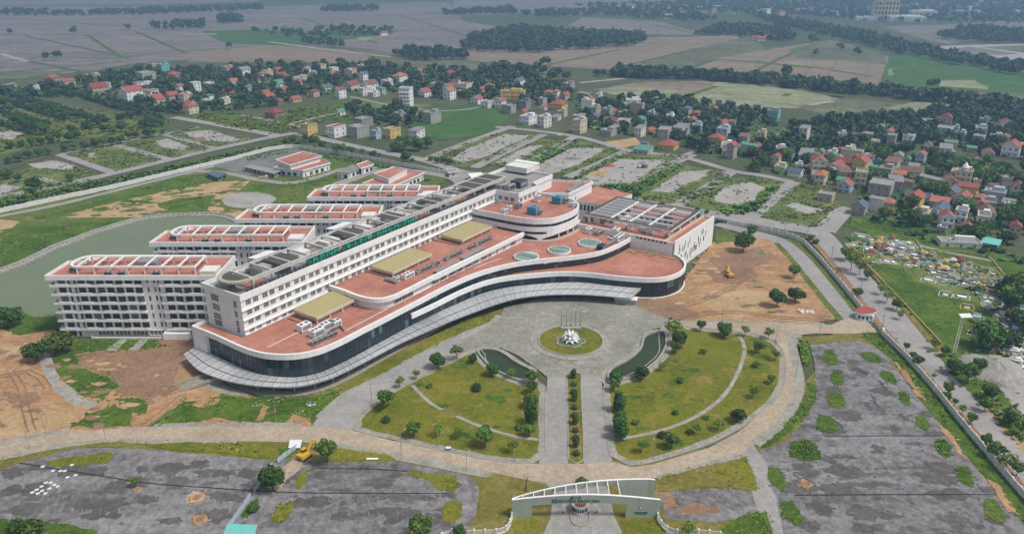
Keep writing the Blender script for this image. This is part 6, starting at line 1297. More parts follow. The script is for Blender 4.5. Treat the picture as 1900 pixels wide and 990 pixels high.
def house(p, w, d, h, code, rz):
    wc, rc, k = code; wm = M[WALLC[wc]]; rm = M[ROOFC[rc]]
    r = thing('house', 'x', 'house', p, rz)
    MB().box((0, 0, h/2), (w, d, h), wm).obj('wall', r)
    fl = max(1, round(h/3.4)); fh = h/fl
    if k == 'f':
        mb = MB(); mb.box((0, 0, h+.1), (w+.5, d+.5, .22), rm); t = .25
        pm_ = wm if wc != 'k' else M['concrete']
        mb.wall([(-w/2, -d/2), (w/2, -d/2), (w/2, d/2), (-w/2, d/2)], h+.2, h+.95, t, pm_, True); mb.obj('roof', r)
        if rc not in 'SGBW':
            MB().box((0, 0, h+.32), (w-.6, d-.6, .2), rm).obj('roof_tiling', r)
        if random.random() < .6: MB().box((w*.15, d*.22, h+1.3), (w*.5, d*.35, 2.4), wm).obj('stair_head', r)
        if random.random() < .5: link('water_tank', TANK, r, (-w*.25, -d*.1, h+.2), 1.2)
    elif k == 'g':
        rh = w*.34; o = .5; mb = MB(); a = (-w/2-o, -d/2-o, h-.3); 
        for s in (-1, 1):
            mb.add([(s*(w/2+o), -d/2-o, h-.25), (s*(w/2+o), d/2+o, h-.25), (0, d/2+o, h+rh), (0, -d/2-o, h+rh), (s*(w/2+o), -d/2-o, h-.05), (s*(w/2+o), d/2+o, h-.05), (0, d/2+o, h+rh+.22), (0, -d/2-o, h+rh+.22)], [(0, 1, 2, 3), (7, 6, 5, 4), (0, 3, 7, 4), (1, 5, 6, 2), (0, 4, 5, 1)], rm)
        mb.obj('roof', r)
        g = MB(); 
        for y in (-d/2, d/2): g.add([(-w/2, y, h-.01), (w/2, y, h-.01), (0, y, h+rh-.1)], [(0, 1, 2)], wm)
        g.obj('gable', r)
        if wc in 'wcl':
            v = MB()
            for s in (-1, 1): v.bar((s*(w/2+.5), -d/2-.55, h-.1), (0, -d/2-.55, h+rh+.2), .2, .35, M['white'])
            v.obj('barge_board', r)
    elif k == 'h':
        rh = min(w, d)*.3; o = .7; e = max(0, (d-w)/2); f = max(0, (w-d)/2)
        vs = [(-w/2-o, -d/2-o, h-.1), (w/2+o, -d/2-o, h-.1), (w/2+o, d/2+o, h-.1), (-w/2-o, d/2+o, h-.1), (-f, -e, h+rh), (f, e, h+rh)]
        fs = [(0, 1, 4), (1, 2, 5, 4), (2, 3, 5), (3, 0, 4, 5)] if d >= w else [(0, 1, 5, 4), (1, 2, 5), (2, 3, 4, 5), (3, 0, 4)]
        MB().add(vs, fs+[(3, 2, 1, 0)], rm).obj('roof', r)
    else:
        o = .5; z0, z1 = h+.1, h+max(w, d)*.13
        MB().add([(-w/2-o, -d/2-o, z0), (w/2+o, -d/2-o, z0), (w/2+o, d/2+o, z1), (-w/2-o, d/2+o, z1), (-w/2-o, -d/2-o, z0+.15), (w/2+o, -d/2-o, z0+.15), (w/2+o, d/2+o, z1+.15), (-w/2-o, d/2+o, z1+.15)], [(3, 2, 1, 0), (4, 5, 6, 7), (0, 1, 5, 4), (1, 2, 6, 5), (2, 3, 7, 6), (3, 0, 4, 7)], rm).obj('roof', r)
        MB().add([(-w/2, d/2, h), (w/2, d/2, h), (w/2, d/2, z1), (-w/2, d/2, z1), (-w/2, -d/2, h), (w/2, -d/2, h)], [(0, 1, 2, 3), (0, 3, 4), (1, 5, 2)], wm).obj('gable', r)
    nf = 2 if w < 9 else 3; ns = max(1, min(4, int(d/4.5)))
    for q in range(fl):
        z = fh*q+fh*.55
        for j in range(nf):
            x = -w/2+w*(j+.5)/nf
            if q == 0 and j == 0: link('door', HDR, r, (x, -d/2, 0))
            else: link('window', HW, r, (x, -d/2-.02, z))
        if wc not in 'gk' or q % 2 == 0:
            for j in range(ns): link('window', HW, r, (w/2+.02, -d/2+d*(j+.5)/ns, z), pi/2)
        if q and k != 's' and wc in 'wcylpv': MB().box((0, -d/2-.5, fh*q), (w*.96, 1.0, .2), M['white']).box((0, -d/2-.95, fh*q+.45), (w*.96, .08, .75), wm).obj('balcony', r)
    HOUSES.append((r, w, d, h, fl, code)); return r
for (ox, oy), lst, reg in REG:
    for (X, Y, Wz, Hz, code) in lst:
        px, py = ox+X/3.8, oy+Y/3.8; c = G(px, py); s = scale_at(c); Wm = max(6, Wz/3.8/s*.95); hm = max(2.8, Hz/3.8/s/.93*.82)
        k = 1.35 if hm > 6 else 1.0
        rz = radians(-33)+random.uniform(-.12, .12)
        if code in ('wWf',): rz = radians(-8); k = .5
        cw_, sw_ = abs(cos(rz)), abs(sin(rz)); w = Wm/(cw_+sw_*k); d = w*k
        off = Matrix.Rotation(rz, 3, 'Z') @ Vector((w/2, -d/2, 0))
        r = house(Vector((c.x, c.y, 0))-off, w, d, hm, code, rz); r['reg'] = reg
# the landmark houses
def landmark(px, py, lab, code, w, d, h, rz=radians(-33)):
    c = G(px, py); off = Matrix.Rotation(rz, 3, 'Z') @ Vector((w/2, -d/2, 0)); r = house(c-off, w, d, h, code, rz); r['label'] = lab; return r
r = landmark(761, 199, 'tall white five storey tower house standing above the green plots', 'wSf', 11, 11, 17.5, radians(-12))
for z in (3.6, 7, 10.4, 13.8): MB().box((0, -6.2, z), (10.4, 1.4, .25), M['white']).obj('balcony', r)
r = landmark(972, 191, 'ornate yellow mansion with small domes on the roof', 'ySf', 24, 12, 10.5, radians(-8))
for x in (-8, 0, 8): MB().cyl((x, -4, 10.6), 1.5, 1.8, M['yellow'], 10).cyl((x, -4, 12.4), 1.7, 2.0, M['ochre'], 10, .1).obj('dome', r)
r = landmark(1796, 358, 'cream villa tower with white onion dome and arched windows', 'cSf', 9, 9, 12.5)
MB().cyl((0, 0, 12.6), 2.0, 2.2, M['cream'], 12).cyl((0, 0, 14.8), 2.2, 1.2, M['white'], 12, 1.6).cyl((0, 0, 16.0), 1.6, 2.2, M['white'], 12, .08).obj('dome', r)
r = landmark(1442, 224, 'mint green balcony house at the edge of the rice field', 'tRf', 10, 9, 7.5)
r = landmark(1820, 463, 'white walled roofless compound beside the cemetery', 'vSf', 19, 7, 2.6, radians(-10))
# a far white hotel and its neighbours, hazy
r = landmark(1664, 40, 'far pale hotel block with rows of arched windows', 'cSf', 54, 26, 46, radians(-8))
r['category'] = 'building'; r.name = 'hotel'
for ch in list(r.children):
    if ch.name.split('.')[0] in ('window', 'door', 'balcony'): bpy.data.objects.remove(ch)
BWM = window_mesh('window', 5, 7, 1, 1, 'cream', 'window_dark', .5, .6)
for q in range(4):
    for j in range(7): link('window', BWM, r, (-22.5+7.5*j, -13.05, 8+10.5*q))
for (x, y, w, d, h, lab) in ((1718, 42, 80, 34, 12, 'long low pale hall right of the far hotel'), (1738, 32, 60, 30, 14, 'second pale hall behind the long low one by the far hotel'), (1630, 40, 50, 20, 9, 'low pale building left of the far hotel')):
    landmark(x, y, lab, 'wWf', w, d, h, radians(-8))
random.seed(4)
for i in range(46):
    x = random.choice((random.uniform(1110, 1360), random.uniform(1400, 1560), random.uniform(1660, 1900))); y = random.uniform(14, 36) if x < 1600 else random.uniform(4, 30)
    c = G(x, y); r = thing('far_house', 'tiny pale house lost in the haze of the distant town', 'house', c, random.uniform(-.6, .6), 'far town houses in the haze')
    w = random.uniform(10, 22); h = random.uniform(5, 13); MB().box((0, 0, h/2), (w, w*.8, h), M[random.choice(('white', 'beige', 'pink', 'grey', 'pale_blue'))]).obj('wall', r); MB().box((0, 0, h+.6), (w+1, w*.8+1, 1.2), M[random.choice(('red_roof', 'slab_roof', 'brown_roof', 'render_white'))]).obj('roof', r)
for i, (x, y, m, w) in enumerate(((880, 64, 'white', 14), (893, 66, 'white', 10), (1410, 76, 'cream', 16), (1424, 72, 'red_roof', 18), (1440, 74, 'pink', 14), (1402, 74, 'white', 12), (1075, 26, 'white', 16), (640, 62, 'white', 12), (712, 66, 'white', 14))):
    c = G(x, y); r = thing('far_house', 'small lone house among the tree belt in the far fields', 'house', c, random.uniform(-.6, .6), 'lone houses in the far tree belts')
    MB().box((0, 0, 2.6), (w, w*.7, 5.2), M[m]).obj('wall', r); MB().add([(-w/2-1, -w*.4, 5), (w/2+1, -w*.4, 5), (w/2+1, w*.4, 5), (-w/2-1, w*.4, 5), (-w/2, 0, 8), (w/2, 0, 8)], [(0, 1, 5, 4), (1, 2, 5), (2, 3, 4, 5), (3, 0, 4)], M['red_roof']).obj('roof', r)
# smaller houses filling in the lanes between the surveyed ones
rf = random.Random(1234)
FILL = [([(150, 165), (300, 140), (440, 150), (520, 190), (380, 205), (260, 190)], 12, 'far left village'), ([(470, 145), (600, 130), (740, 150), (720, 180), (560, 190), (480, 195)], 16, 'village beyond the green plots'), ([(760, 140), (900, 145), (1040, 170), (1000, 195), (880, 185), (770, 178)], 12, 'village beyond the green plots'), ([(1000, 195), (1160, 205), (1300, 230), (1270, 265), (1120, 250), (1020, 240)], 16, 'village behind the rear road'), ([(1280, 220), (1420, 250), (1400, 300), (1300, 280)], 10, 'village behind the rear road'),
        ([(1430, 285), (1560, 290), (1700, 310), (1690, 360), (1560, 350), (1450, 325)], 24, 'right hand village'), ([(1600, 340), (1740, 330), (1890, 350), (1890, 430), (1740, 420), (1620, 390)], 24, 'right hand village'), ([(1680, 230), (1800, 225), (1890, 240), (1890, 330), (1700, 300)], 16, 'right hand village'), ([(1480, 250), (1660, 240), (1680, 285), (1500, 285)], 8, 'right hand village')]
codes = ['wRg', 'cRg', 'wSf', 'gSf', 'vSf', 'wRg', 'pDg', 'bSf', 'lSf', 'gGs', 'cOh', 'wBg', 'nEs', 'vGs', 'wDg', 'yRg', 'bNs', 'wNg', 'cSf']
for pz, n, reg in FILL:
    P = gp(pz); xs = [p[0] for p in P]; ys = [p[1] for p in P]; k = 0; tr = 0
    while k < n and tr < 3000:
        tr += 1; q = (rf.uniform(min(xs), max(xs)), rf.uniform(min(ys), max(ys)))
        if not inside(q, P) or any(math.dist(q, h[0].location[:2]) < (max(h[1], h[2])*.6+6.5) for h in HOUSES): continue
        w = rf.uniform(5, 8.5); hh = rf.choice((3.2, 3.4, 3.6, 6.8, 7, 7.2, 10)); r = house((q[0], q[1], 0), w, w*rf.uniform(1.2, 1.9), hh, rf.choice(codes), radians(rf.choice((-33, -33, 57, -20)))+rf.uniform(-.15, .15)); r['reg'] = reg; k += 1
# labels: look first, then the neighbour it stands beside
def storeys(n): return {1: 'single storey', 2: 'two storey', 3: 'three storey', 4: 'four storey'}.get(n, 'tall')
info = []
for r, w, d, h, fl, code in HOUSES:
    if r['label'] != 'x': continue
    base = f"{storeys(fl)} {WWORD[code[0]]} house with {RWORD[code[1]]} {KWORD[code[2]]}"
    if code[2] == 's' and fl == 1: base = f"low {WWORD[code[0]]} house with {RWORD[code[1]]} {KWORD[code[2]]}"
    info.append([r, base, f"{RWORD[code[1]]} roofed {WWORD[code[0]]} house", J(r.location)])
from collections import Counter
cnt = Counter(i[1] for i in info); used = set()
land = [(J(o.location), t) for o, t in ((h[0], h[0]['label']) for h in HOUSES) if t != 'x']
SHORT = {'tall white five storey tower house standing above the green plots': 'tall white tower house', 'ornate yellow mansion with small domes on the roof': 'yellow mansion', 'cream villa tower with white onion dome and arched windows': 'domed cream villa', 'mint green balcony house at the edge of the rice field': 'mint green house', 'white walled roofless compound beside the cemetery': 'white compound', 'far pale hotel block with rows of arched windows': 'far hotel'}
def rel(p, q):
    dx, dy = p[0]-q[0], (p[1]-q[1])*1.8
    return ('right of' if dx > 0 else 'left of') if abs(dx) > abs(dy) else ('in front of' if dy > 0 else 'behind')
for it in info:
    r, base, sh, p = it
    cand = sorted([(math.dist(p, i[3]), i[2], i[3]) for i in info if i is not it and i[2] != sh]+[(math.dist(p, q), SHORT[t], q) for q, t in land if t in SHORT])
    lab = base if cnt[base] == 1 else None
    if lab: lab = base+' '+('in the ' if 'houses above' not in r['reg'] else 'among the ')+r['reg']
    k = 0
    while not lab or lab in used or len(lab.split()) > 16:
        _, n2, q = cand[k]; lab = f"{base} {rel(p, q)} the {n2}"; k += 1
        if k > 25: break
    used.add(lab); r['label'] = lab; r['group'] = 'houses of the '+r['reg'] if 'village' in r['reg'] else r['reg']
SHN = {i[0].name: i[2] for i in info}; SHN.update({h[0].name: SHORT[h[0]['label']] for h in HOUSES if h[0]['label'] in SHORT})
for h in HOUSES:
    if 'reg' in h[0]: del h[0]['reg']
# ================================================================ trees
def crown_mesh(name, blobs, n, size, mat, seed, flat=.9):
    rnd = random.Random(seed); vs = []; fs = []; wts = [b[3]**2 for b in blobs]
    for i in range(n):
        b = rnd.choices(blobs, wts)[0]
        while True:
            v = Vector((rnd.uniform(-1, 1), rnd.uniform(-1, 1), rnd.uniform(-1, 1)))
            if .1 < v.length < 1: break
        v.normalize(); rad = b[3]*(rnd.uniform(.55, 1.0)**.45)
        p = Vector(b[:3])+Vector((v.x, v.y, v.z*flat))*rad
        nn = (v+Vector((rnd.gauss(0, .45), rnd.gauss(0, .45), rnd.gauss(.25, .45)))).normalized()
        t = nn.cross(Vector((rnd.uniform(-1, 1), rnd.uniform(-1, 1), rnd.uniform(-1, 1)))).normalized(); u = nn.cross(t)
        s = size*rnd.uniform(.6, 1.35); k = len(vs)
        vs += [p-t*s*.5, p+u*s*.42+nn*s*.08, p+t*s*.55, p-u*s*.42+nn*s*.08]; fs.append((k, k+1, k+2, k+3))
    me = bpy.data.meshes.new(name); me.from_pydata([tuple(v) for v in vs], [], fs); me.materials.append(M[mat]); me.update(); return me
def trunk_mesh(h, r, limbs, seed):
    rnd = random.Random(seed); mb = MB(); mb.tube([(0, 0, -.1), (rnd.uniform(-.1, .1), rnd.uniform(-.1, .1), h*.5), (rnd.uniform(-.2, .2), rnd.uniform(-.2, .2), h)], [r*1.25, r, r*.7], M['bark'], 6)
    for k in range(limbs):
        a = 2*pi*k/limbs+rnd.uniform(-.4, .4); z = h*rnd.uniform(.7, .95); L = h*rnd.uniform(.45, .75)
        mb.tube([(0, 0, z), (cos(a)*L*.5, sin(a)*L*.5, z+L*.45), (cos(a)*L*.85, sin(a)*L*.85, z+L*.95)], [r*.5, r*.35, r*.15], M['bark'], 5)
    return mb.me('trunk')
def blobs_round(seed, R, z, n=7, spread=.55, squash=.8):
    rnd = random.Random(seed); b = [(0, 0, z, R*.72)]
    for k in range(n):
        a = 2*pi*k/n+rnd.uniform(-.4, .4); b.append((cos(a)*R*spread*rnd.uniform(.8, 1.1), sin(a)*R*spread*rnd.uniform(.8, 1.1), z+rnd.uniform(-.35, .5)*R*squash, R*rnd.uniform(.38, .55)))
    return b
PROTO = {}
for i in range(3):
    PROTO['dark', i] = (trunk_mesh(1.7, .16, 4, i), crown_mesh('crown', blobs_round(i, 2.6, 3.1), 950, .62, 'leaf_dark', i))
    PROTO['mid', i] = (trunk_mesh(2.2, .15, 4, 10+i), crown_mesh('crown', blobs_round(20+i, 2.5, 4.0, 8, .6), 800, .6, 'leaf_mid', 30+i))
    PROTO['light', i] = (trunk_mesh(2.6, .1, 5, 40+i), crown_mesh('crown', blobs_round(50+i, 2.2, 4.2, 6, .7), 420, .52, 'leaf_light', 60+i))
    PROTO['oval', i] = (trunk_mesh(1.6, .14, 4, 70+i), crown_mesh('crown', [(0, 0, 2.2, 1.7), (.2, .1, 3.8, 1.8), (-.2, 0, 5.4, 1.3), (.6, -.3, 2.9, 1.2), (-.6, .4, 4.4, 1.1)], 850, .58, 'leaf_dark', 80+i))
    PROTO['broad', i] = (trunk_mesh(3.4, .28, 5, 90+i), crown_mesh('crown', blobs_round(95+i, 5.0, 5.8, 10, .68, .7), 1000, 1.15, ('leaf_dark', 'leaf_mid', 'leaf_dark')[i], 100+i))
    PROTO['bush', i] = (trunk_mesh(.6, .08, 4, 110+i), crown_mesh('crown', blobs_round(115+i, 1.3, 1.0, 5, .55), 260, .42, ('leaf_mid', 'leaf_dark', 'leaf_mid')[i], 120+i))
BASER = dict(dark=2.6, mid=2.5, light=2.2, oval=1.8, broad=5.2, bush=1.3)
ctr = [0]; NTREE = [0]
def tree(p, diam, kind, lab, group=None, cat='tree', name='tree'):
    i = ctr[0] % 3; ctr[0] += 1; NTREE[0] += 1
    tm, cm = PROTO[kind, i]; s = diam/2/BASER[kind]
    r = thing(name, lab, cat, (p[0], p[1], LAY[0]*.3), random.uniform(0, 6.28), group); r.scale = (s, s, s*random.uniform(.92, 1.1))
    link('trunk', tm, r); link('crown', cm, r); return r
TREES = []
def near_trees(lst, desc, group, cat='tree', name='tree'):
    """x, y of the crown, crown width as seen; the foot is worked out from the crown height"""
    for it in lst:
        x, y, dpx, kind, lab = it; c = G(x, y, 2.5); s = scale_at(c); dm = dpx/s
        z = dict(dark=1.5, mid=1.6, light=1.9, oval=2.0, broad=1.15, bush=.8)[kind]*dm/2
        for _ in range(3): c = G(x, y, z)
        w = desc.get(kind, ''); tree((c.x, c.y), dm, kind, (w+' '+lab).strip(), group, cat, name)
D = dict(dark='round dark green tree', mid='leafy mid green tree', light='thin pale green young tree', oval='tall oval dark green shrub', bush='low green bush', broad='big spreading dark tree')
near_trees([(812, 665, 30, 'dark', 'on the verge of the access road above the left lawn'), (847, 650, 22, 'light', 'by the access road near the left basin pond'), (741, 706, 18, 'light', 'midway along the access road kerb'), (772, 692, 15, 'light', 'where the stone path meets the access road'), (715, 736, 32, 'mid', 'at the upper left lawn corner by the access road'),
  (878, 662, 18, 'dark', 'at the pointed tip of the left basin pond'), (914, 683, 25, 'dark', 'on the near bank of the left basin pond'), (947, 690, 16, 'light', 'leaning over the left basin pond middle'), (988, 697, 25, 'mid', 'at the right end of the left basin pond'), (987, 714, 24, 'mid', 'just below the right end of the left basin pond'), (884, 718, 22, 'bush', 'in the middle of the left lawn'), (797, 716, 14, 'bush', 'in the upper part of the left lawn'),
  (767, 792, 30, 'mid', 'near the ring road on the left lawn'), (814, 796, 19, 'light', 'right of the leafy tree on the left lawn bottom'), (850, 800, 20, 'light', 'between stone path and ring road on the left lawn'), (900, 807, 34, 'mid', 'below the stone path near the bottom of the left lawn'), (716, 778, 18, 'bush', 'at the lower left corner of the left lawn'), (964, 792, 18, 'bush', 'beside the white stones on the left lawn'), (951, 826, 20, 'light', 'at the bottom right corner of the left lawn'),
  (985, 738, 28, 'mid', 'first along the left side of the entrance lane'), (986, 765, 26, 'oval', 'second along the left side of the entrance lane'), (982, 795, 24, 'mid', 'third along the left side of the entrance lane'),
  (1250, 601, 28, 'light', 'at the top of the right lawn before the bare earth'), (1260, 621, 30, 'dark', 'at the top corner of the right lawn by the basin'), (1255, 641, 22, 'mid', 'just below the dark tree at the top of the right lawn'), (1191, 685, 31, 'dark', 'on the near bank of the right basin pond'), (1142, 694, 25, 'dark', 'at the left end of the right basin pond'), (1141, 712, 22, 'mid', 'below the left end of the right basin pond'), (1229, 678, 14, 'light', 'beside the right basin pond on the lawn'),
  (1301, 603, 18, 'mid', 'left of the round tree on the straight road'), (1346, 606, 30, 'dark', 'on the straight road kerb above the right lawn'), (1383, 611, 16, 'light', 'right of the round tree on the straight road kerb'), (1427, 615, 18, 'light', 'at the bend where the straight road meets the ring road'), (1305, 652, 15, 'bush', 'in the bright grass of the right lawn'), (1408, 641, 22, 'mid', 'at the upper right edge of the right lawn'), (1441, 655, 18, 'light', 'on the ring road kerb right of the right lawn'), (1403, 676, 16, 'bush', 'on the sandy patch in the right lawn edge'), (1431, 702, 16, 'mid', 'on the right rim of the right lawn'),
  (1370, 765, 30, 'dark', 'near the ring road on the right lawn'), (1247, 814, 28, 'mid', 'below the curved stone path on the right lawn'), (1228, 806, 19, 'bush', 'left of the leafy tree below the curved path'), (1192, 823, 22, 'light', 'near the bottom left corner of the right lawn'), (1151, 778, 26, 'oval', 'second along the right side of the entrance lane'), (1149, 744, 24, 'oval', 'first along the right side of the entrance lane'), (1152, 792, 28, 'oval', 'third along the right side of the entrance lane'), (1179, 783, 15, 'bush', 'right of the entrance lane shrubs'), (1253, 765, 14, 'bush', 'on the open middle of the right lawn'), (1280, 800, 16, 'bush', 'under the curved path of the right lawn'), (1293, 793, 16, 'light', 'by the ring road below the curved path'), (1334, 785, 18, 'light', 'near the lamp on the right lawn'), (1310, 774, 14, 'bush', 'along the curved path near its middle'), (1262, 706, 14, 'bush', 'in the upper middle of the right lawn'), (1400, 725, 18, 'light', 'between curved path and ring road'),
  (605, 834, 38, 'mid', 'standing tall beside the orange digger'), (503, 882, 46, 'dark', 'spreading against the teal hoarding'), (470, 942, 24, 'bush', 'below the hoarding in the left driveway'), (782, 978, 46, 'mid', 'at the bottom edge of the middle lot'), (853, 984, 26, 'dark', 'behind the left picket fence'), (1278, 980, 24, 'light', 'behind the right picket fence'), (1080, 893, 26, 'bush', 'behind the gate arch on the ring road kerb'), (250, 890, 18, 'light', 'sprouting by the pit in the left lot'), (30, 975, 34, 'bush', 'at the bottom left corner of the left lot'), (60, 975, 40, 'bush', 'right of the corner bush of the left lot'),
  (1444, 548, 32, 'dark', 'left of the pair on the bare earth'), (1479, 538, 34, 'dark', 'right of the pair on the bare earth'), (1475, 501, 22, 'mid', 'on the bare earth near the service road'), (1381, 442, 36, 'dark', 'by the grass behind the courtyard block'), (1396, 426, 22, 'mid', 'just behind the dark tree near the courtyard block'),
  (20, 586, 40, 'broad', 'on the pond shore at the far left'), (64, 650, 42, 'broad', 'on the bare earth left of the stone path'), (107, 631, 48, 'broad', 'in front of the nearest ward wing corner'),
  (1591, 541, 20, 'mid', 'between boundary wall and outer road'), (1505, 440, 14, 'bush', 'at the boundary wall bend'), (1514, 447, 14, 'bush', 'right of the boundary wall bend')], D, 'trees and bushes of the compound')
for k in range(11):
    x, y = 1064+k*.55, 703+k*14.2; tree(G(x, y), 2.2+.3*(k % 3), 'bush' if k % 3 else 'oval', ('small dark shrub in the median strip, '+('first', 'second', 'third', 'fourth', 'fifth', 'sixth', 'seventh', 'eighth', 'ninth', 'tenth', 'eleventh')[k]+' from the roundabout'), 'shrubs of the median strip', 'shrub', 'shrub')
ORD = ('first', 'second', 'third', 'fourth', 'fifth', 'sixth', 'seventh', 'eighth', 'ninth', 'tenth', 'eleventh', 'twelfth', 'thirteenth', 'fourteenth', 'fifteenth', 'sixteenth', 'seventeenth', 'eighteenth', 'nineteenth', 'twentieth', 'twenty first', 'twenty second', 'twenty third', 'twenty fourth', 'twenty fifth', 'twenty sixth', 'twenty seventh', 'twenty eighth')
def row(lst, kinds, lab, grp):
    for i, (x, y, d) in enumerate(lst):
        k = kinds[i % len(kinds)]; near_trees([(x, y, d, k, lab.format(ORD[i]))], {q: '' for q in D}, grp)
row([(1571, 466, 24), (1582, 480, 26), (1597, 493, 20), (1611, 507, 18), (1637, 534, 16), (1648, 546, 20), (1666, 562, 20), (1672, 582, 14), (1736, 636, 16), (1756, 650, 18)], ('mid', 'light', 'light'), '{0} small tree down the cemetery side of the outer road', 'trees on the cemetery side of the outer road')
row([(1682, 642, 13), (1694, 655, 14), (1705, 666, 22), (1733, 697, 10), (1761, 718, 22), (1758, 730, 18), (1772, 745, 12), (1787, 757, 16), (1804, 774, 20), (1833, 810, 22), (1849, 831, 32), (1872, 850, 32), (1890, 868, 24)], ('mid', 'dark', 'mid', 'light'), '{0} tree down the wall side of the outer road below the gate booth', 'trees on the wall side of the outer road')
row([(1800, 688, 34), (1775, 672, 34), (1818, 676, 26), (1840, 722, 30), (1830, 748, 24), (1878, 770, 30), (1895, 790, 26)], ('mid', 'dark'), '{0} leafy tree along the right roadside bank above the gravel yard', 'trees on the bank by the gravel yard')
Z5 = lambda L: [(x/3.8, 220+y/3.8, d/3.8) for x, y, d in L]
row(Z5([(55, 275, 60), (125, 255, 70), (195, 240, 62), (270, 225, 62), (338, 220, 52)]), ('dark',), '{0} round tree from the left in the row above the lowest weedy plot', 'row of round trees on the left plots')
row(Z5([(70, 175, 55), (145, 165, 50), (215, 160, 58), (285, 150, 58), (350, 132, 62), (410, 120, 62), (485, 112, 78), (535, 92, 66)]), ('dark', 'dark', 'mid'), '{0} round tree from the left in the upper row of the left plots', 'upper row of trees on the left plots')
row(Z5([(455, 195, 54), (522, 186, 50), (595, 178, 66), (668, 160, 62), (722, 152, 58), (785, 145, 62), (846, 130, 62), (905, 112, 56), (955, 104, 50), (1030, 86, 70), (1080, 84, 60), (1140, 80, 44)]), ('dark', 'mid', 'dark'), '{0} round tree from the left along the lane above the middle left plots', 'lane trees above the middle left plots')
row(Z5([(225, 435, 100), (122, 405, 62), (45, 385, 80), (225, 500, 54), (490, 410, 52), (355, 468, 26), (420, 455, 26), (290, 482, 30)]), ('dark', 'dark', 'broad'), '{0} tree in the clump at the far left plot corner', 'clump at the far left plot corner')
Z1 = lambda L: [(x/3.8, y/3.8, d/3.8) for x, y, d in L]
row(Z1([(60, 740, 70), (145, 715, 60), (30, 690, 60), (245, 730, 70), (320, 745, 80), (390, 755, 80), (470, 790, 70), (540, 800, 70), (610, 815, 60), (670, 830, 70), (850, 820, 70), (850, 880, 70), (600, 860, 70), (730, 900, 60), (790, 905, 60), (500, 890, 70), (100, 830, 80), (170, 850, 80), (240, 870, 80), (300, 900, 90), (1060, 830, 80), (1010, 845, 80), (920, 800, 60), (1130, 850, 60)]), ('dark', 'broad', 'dark'), '{0} dark tree from the left among the garden plots below the far left village', 'trees of the left garden plots')
Z6 = lambda L: [(450+x/3.8, 220+y/3.8, d/3.8) for x, y, d in L]
row(Z6([(310, 148, 40), (355, 130, 60), (445, 130, 50), (500, 140, 80), (560, 170, 60), (660, 205, 60), (700, 205, 60), (770, 208, 52), (735, 215, 30), (845, 225, 36), (918, 240, 56), (965, 255, 30), (1195, 292, 34), (1150, 250, 76)]), ('mid', 'dark', 'mid'), '{0} roadside tree from the left behind the annex wall', 'roadside trees behind the annex wall')
row(Z6([(1075, 190, 80), (1130, 160, 110), (1240, 160, 90), (1300, 165, 80), (1330, 275, 40), (1370, 285, 44), (1420, 290, 44), (1458, 300, 50)]), ('broad', 'broad', 'dark'), '{0} dark tree from the left round the green roofed shed and the first gravel plot', 'trees by the green shed')
Z7 = lambda L: [(920+x/3.8, 220+y/3.8, d/3.8) for x, y, d in L]
row(Z7([(95, 365, 50), (240, 388, 46), (293, 403, 40), (340, 405, 46), (490, 425, 60), (640, 508, 36), (708, 520, 32), (765, 520, 44), (900, 520, 60), (950, 525, 60), (1000, 530, 60), (1055, 565, 40), (1170, 595, 46), (1420, 640, 40), (1487, 660, 36)]), ('dark', 'mid', 'mid'), '{0} tree from the left along the road behind the hospital', 'trees along the road behind the hospital')
# ---- village woods: trees one by one while they show, then one far mass
def sample(poly, spacing, avoid=True, seed=0):
    rnd = random.Random(seed); xs = [p[0] for p in poly]; ys = [p[1] for p in poly]; out = []
    y = min(ys)
    while y < max(ys):
        x = min(xs)
        while x < max(xs):
            q = (x+rnd.uniform(-.5, .5)*spacing, y+rnd.uniform(-.5, .5)*spacing)
            if inside(q, poly) and not (avoid and any((q[0]-h[0].location.x)**2+(q[1]-h[0].location.y)**2 < (max(h[1], h[2])*.62+2)**2 for h in HOUSES)): out.append(q)
            x += spacing
        y += spacing*.9
    return out
CLEAR = [gp(p) for p in ([(800, 205), (870, 195), (930, 205), (950, 225), (900, 250), (820, 262), (760, 245)], [(1400, 240), (1480, 238), (1470, 262), (1380, 256)])]
VZ = [([(0, 168), (130, 152), (240, 130), (300, 128), (400, 128), (470, 124), (560, 122), (680, 118), (720, 128), (730, 150), (640, 175), (560, 180), (500, 200), (430, 205), (340, 212), (270, 205), (180, 180), (0, 185)], 18, 1), ([(700, 120), (760, 128), (900, 132), (1000, 150), (1070, 168), (1060, 190), (960, 200), (860, 185), (760, 182), (690, 158)], 18, 2),
      ([(1060, 195), (1200, 182), (1330, 200), (1450, 222), (1420, 250), (1370, 290), (1290, 285), (1220, 250), (1160, 255), (1080, 235)], 15, 3), ([(1440, 240), (1560, 222), (1660, 218), (1780, 198), (1900, 196), (2050, 215), (2050, 300), (1900, 300), (1780, 275), (1660, 270), (1560, 275), (1440, 285), (1390, 268)], 12, 4),
      ([(1370, 285), (1440, 282), (1560, 275), (1700, 290), (1900, 320), (2000, 400), (1900, 440), (1780, 430), (1700, 412), (1610, 385), (1560, 350), (1470, 325), (1400, 320)], 13, 5), ([(640, 200), (760, 205), (800, 222), (780, 240), (720, 235), (660, 225)], 14, 6), ([(1590, 395), (1640, 400), (1760, 420), (1900, 450), (1900, 490), (1830, 480), (1770, 460), (1700, 440)], 15, 7), ([(1830, 540), (1900, 550), (1960, 620), (1900, 640), (1850, 590)], 11, 8), ([(1790, 590), (1850, 630), (1900, 660), (1840, 660), (1780, 640)], 12, 9)]
cands = []
for pz, sp_, sd in VZ:
    for q in sample(gp(pz), sp_, True, sd):
        if not any(inside(q, c) for c in CLEAR): cands.append(q)
def showing(q): return -60 < J((q[0], q[1], 0))[0] < 1960
cands.sort(key=lambda q: (not showing(q), q[1]))
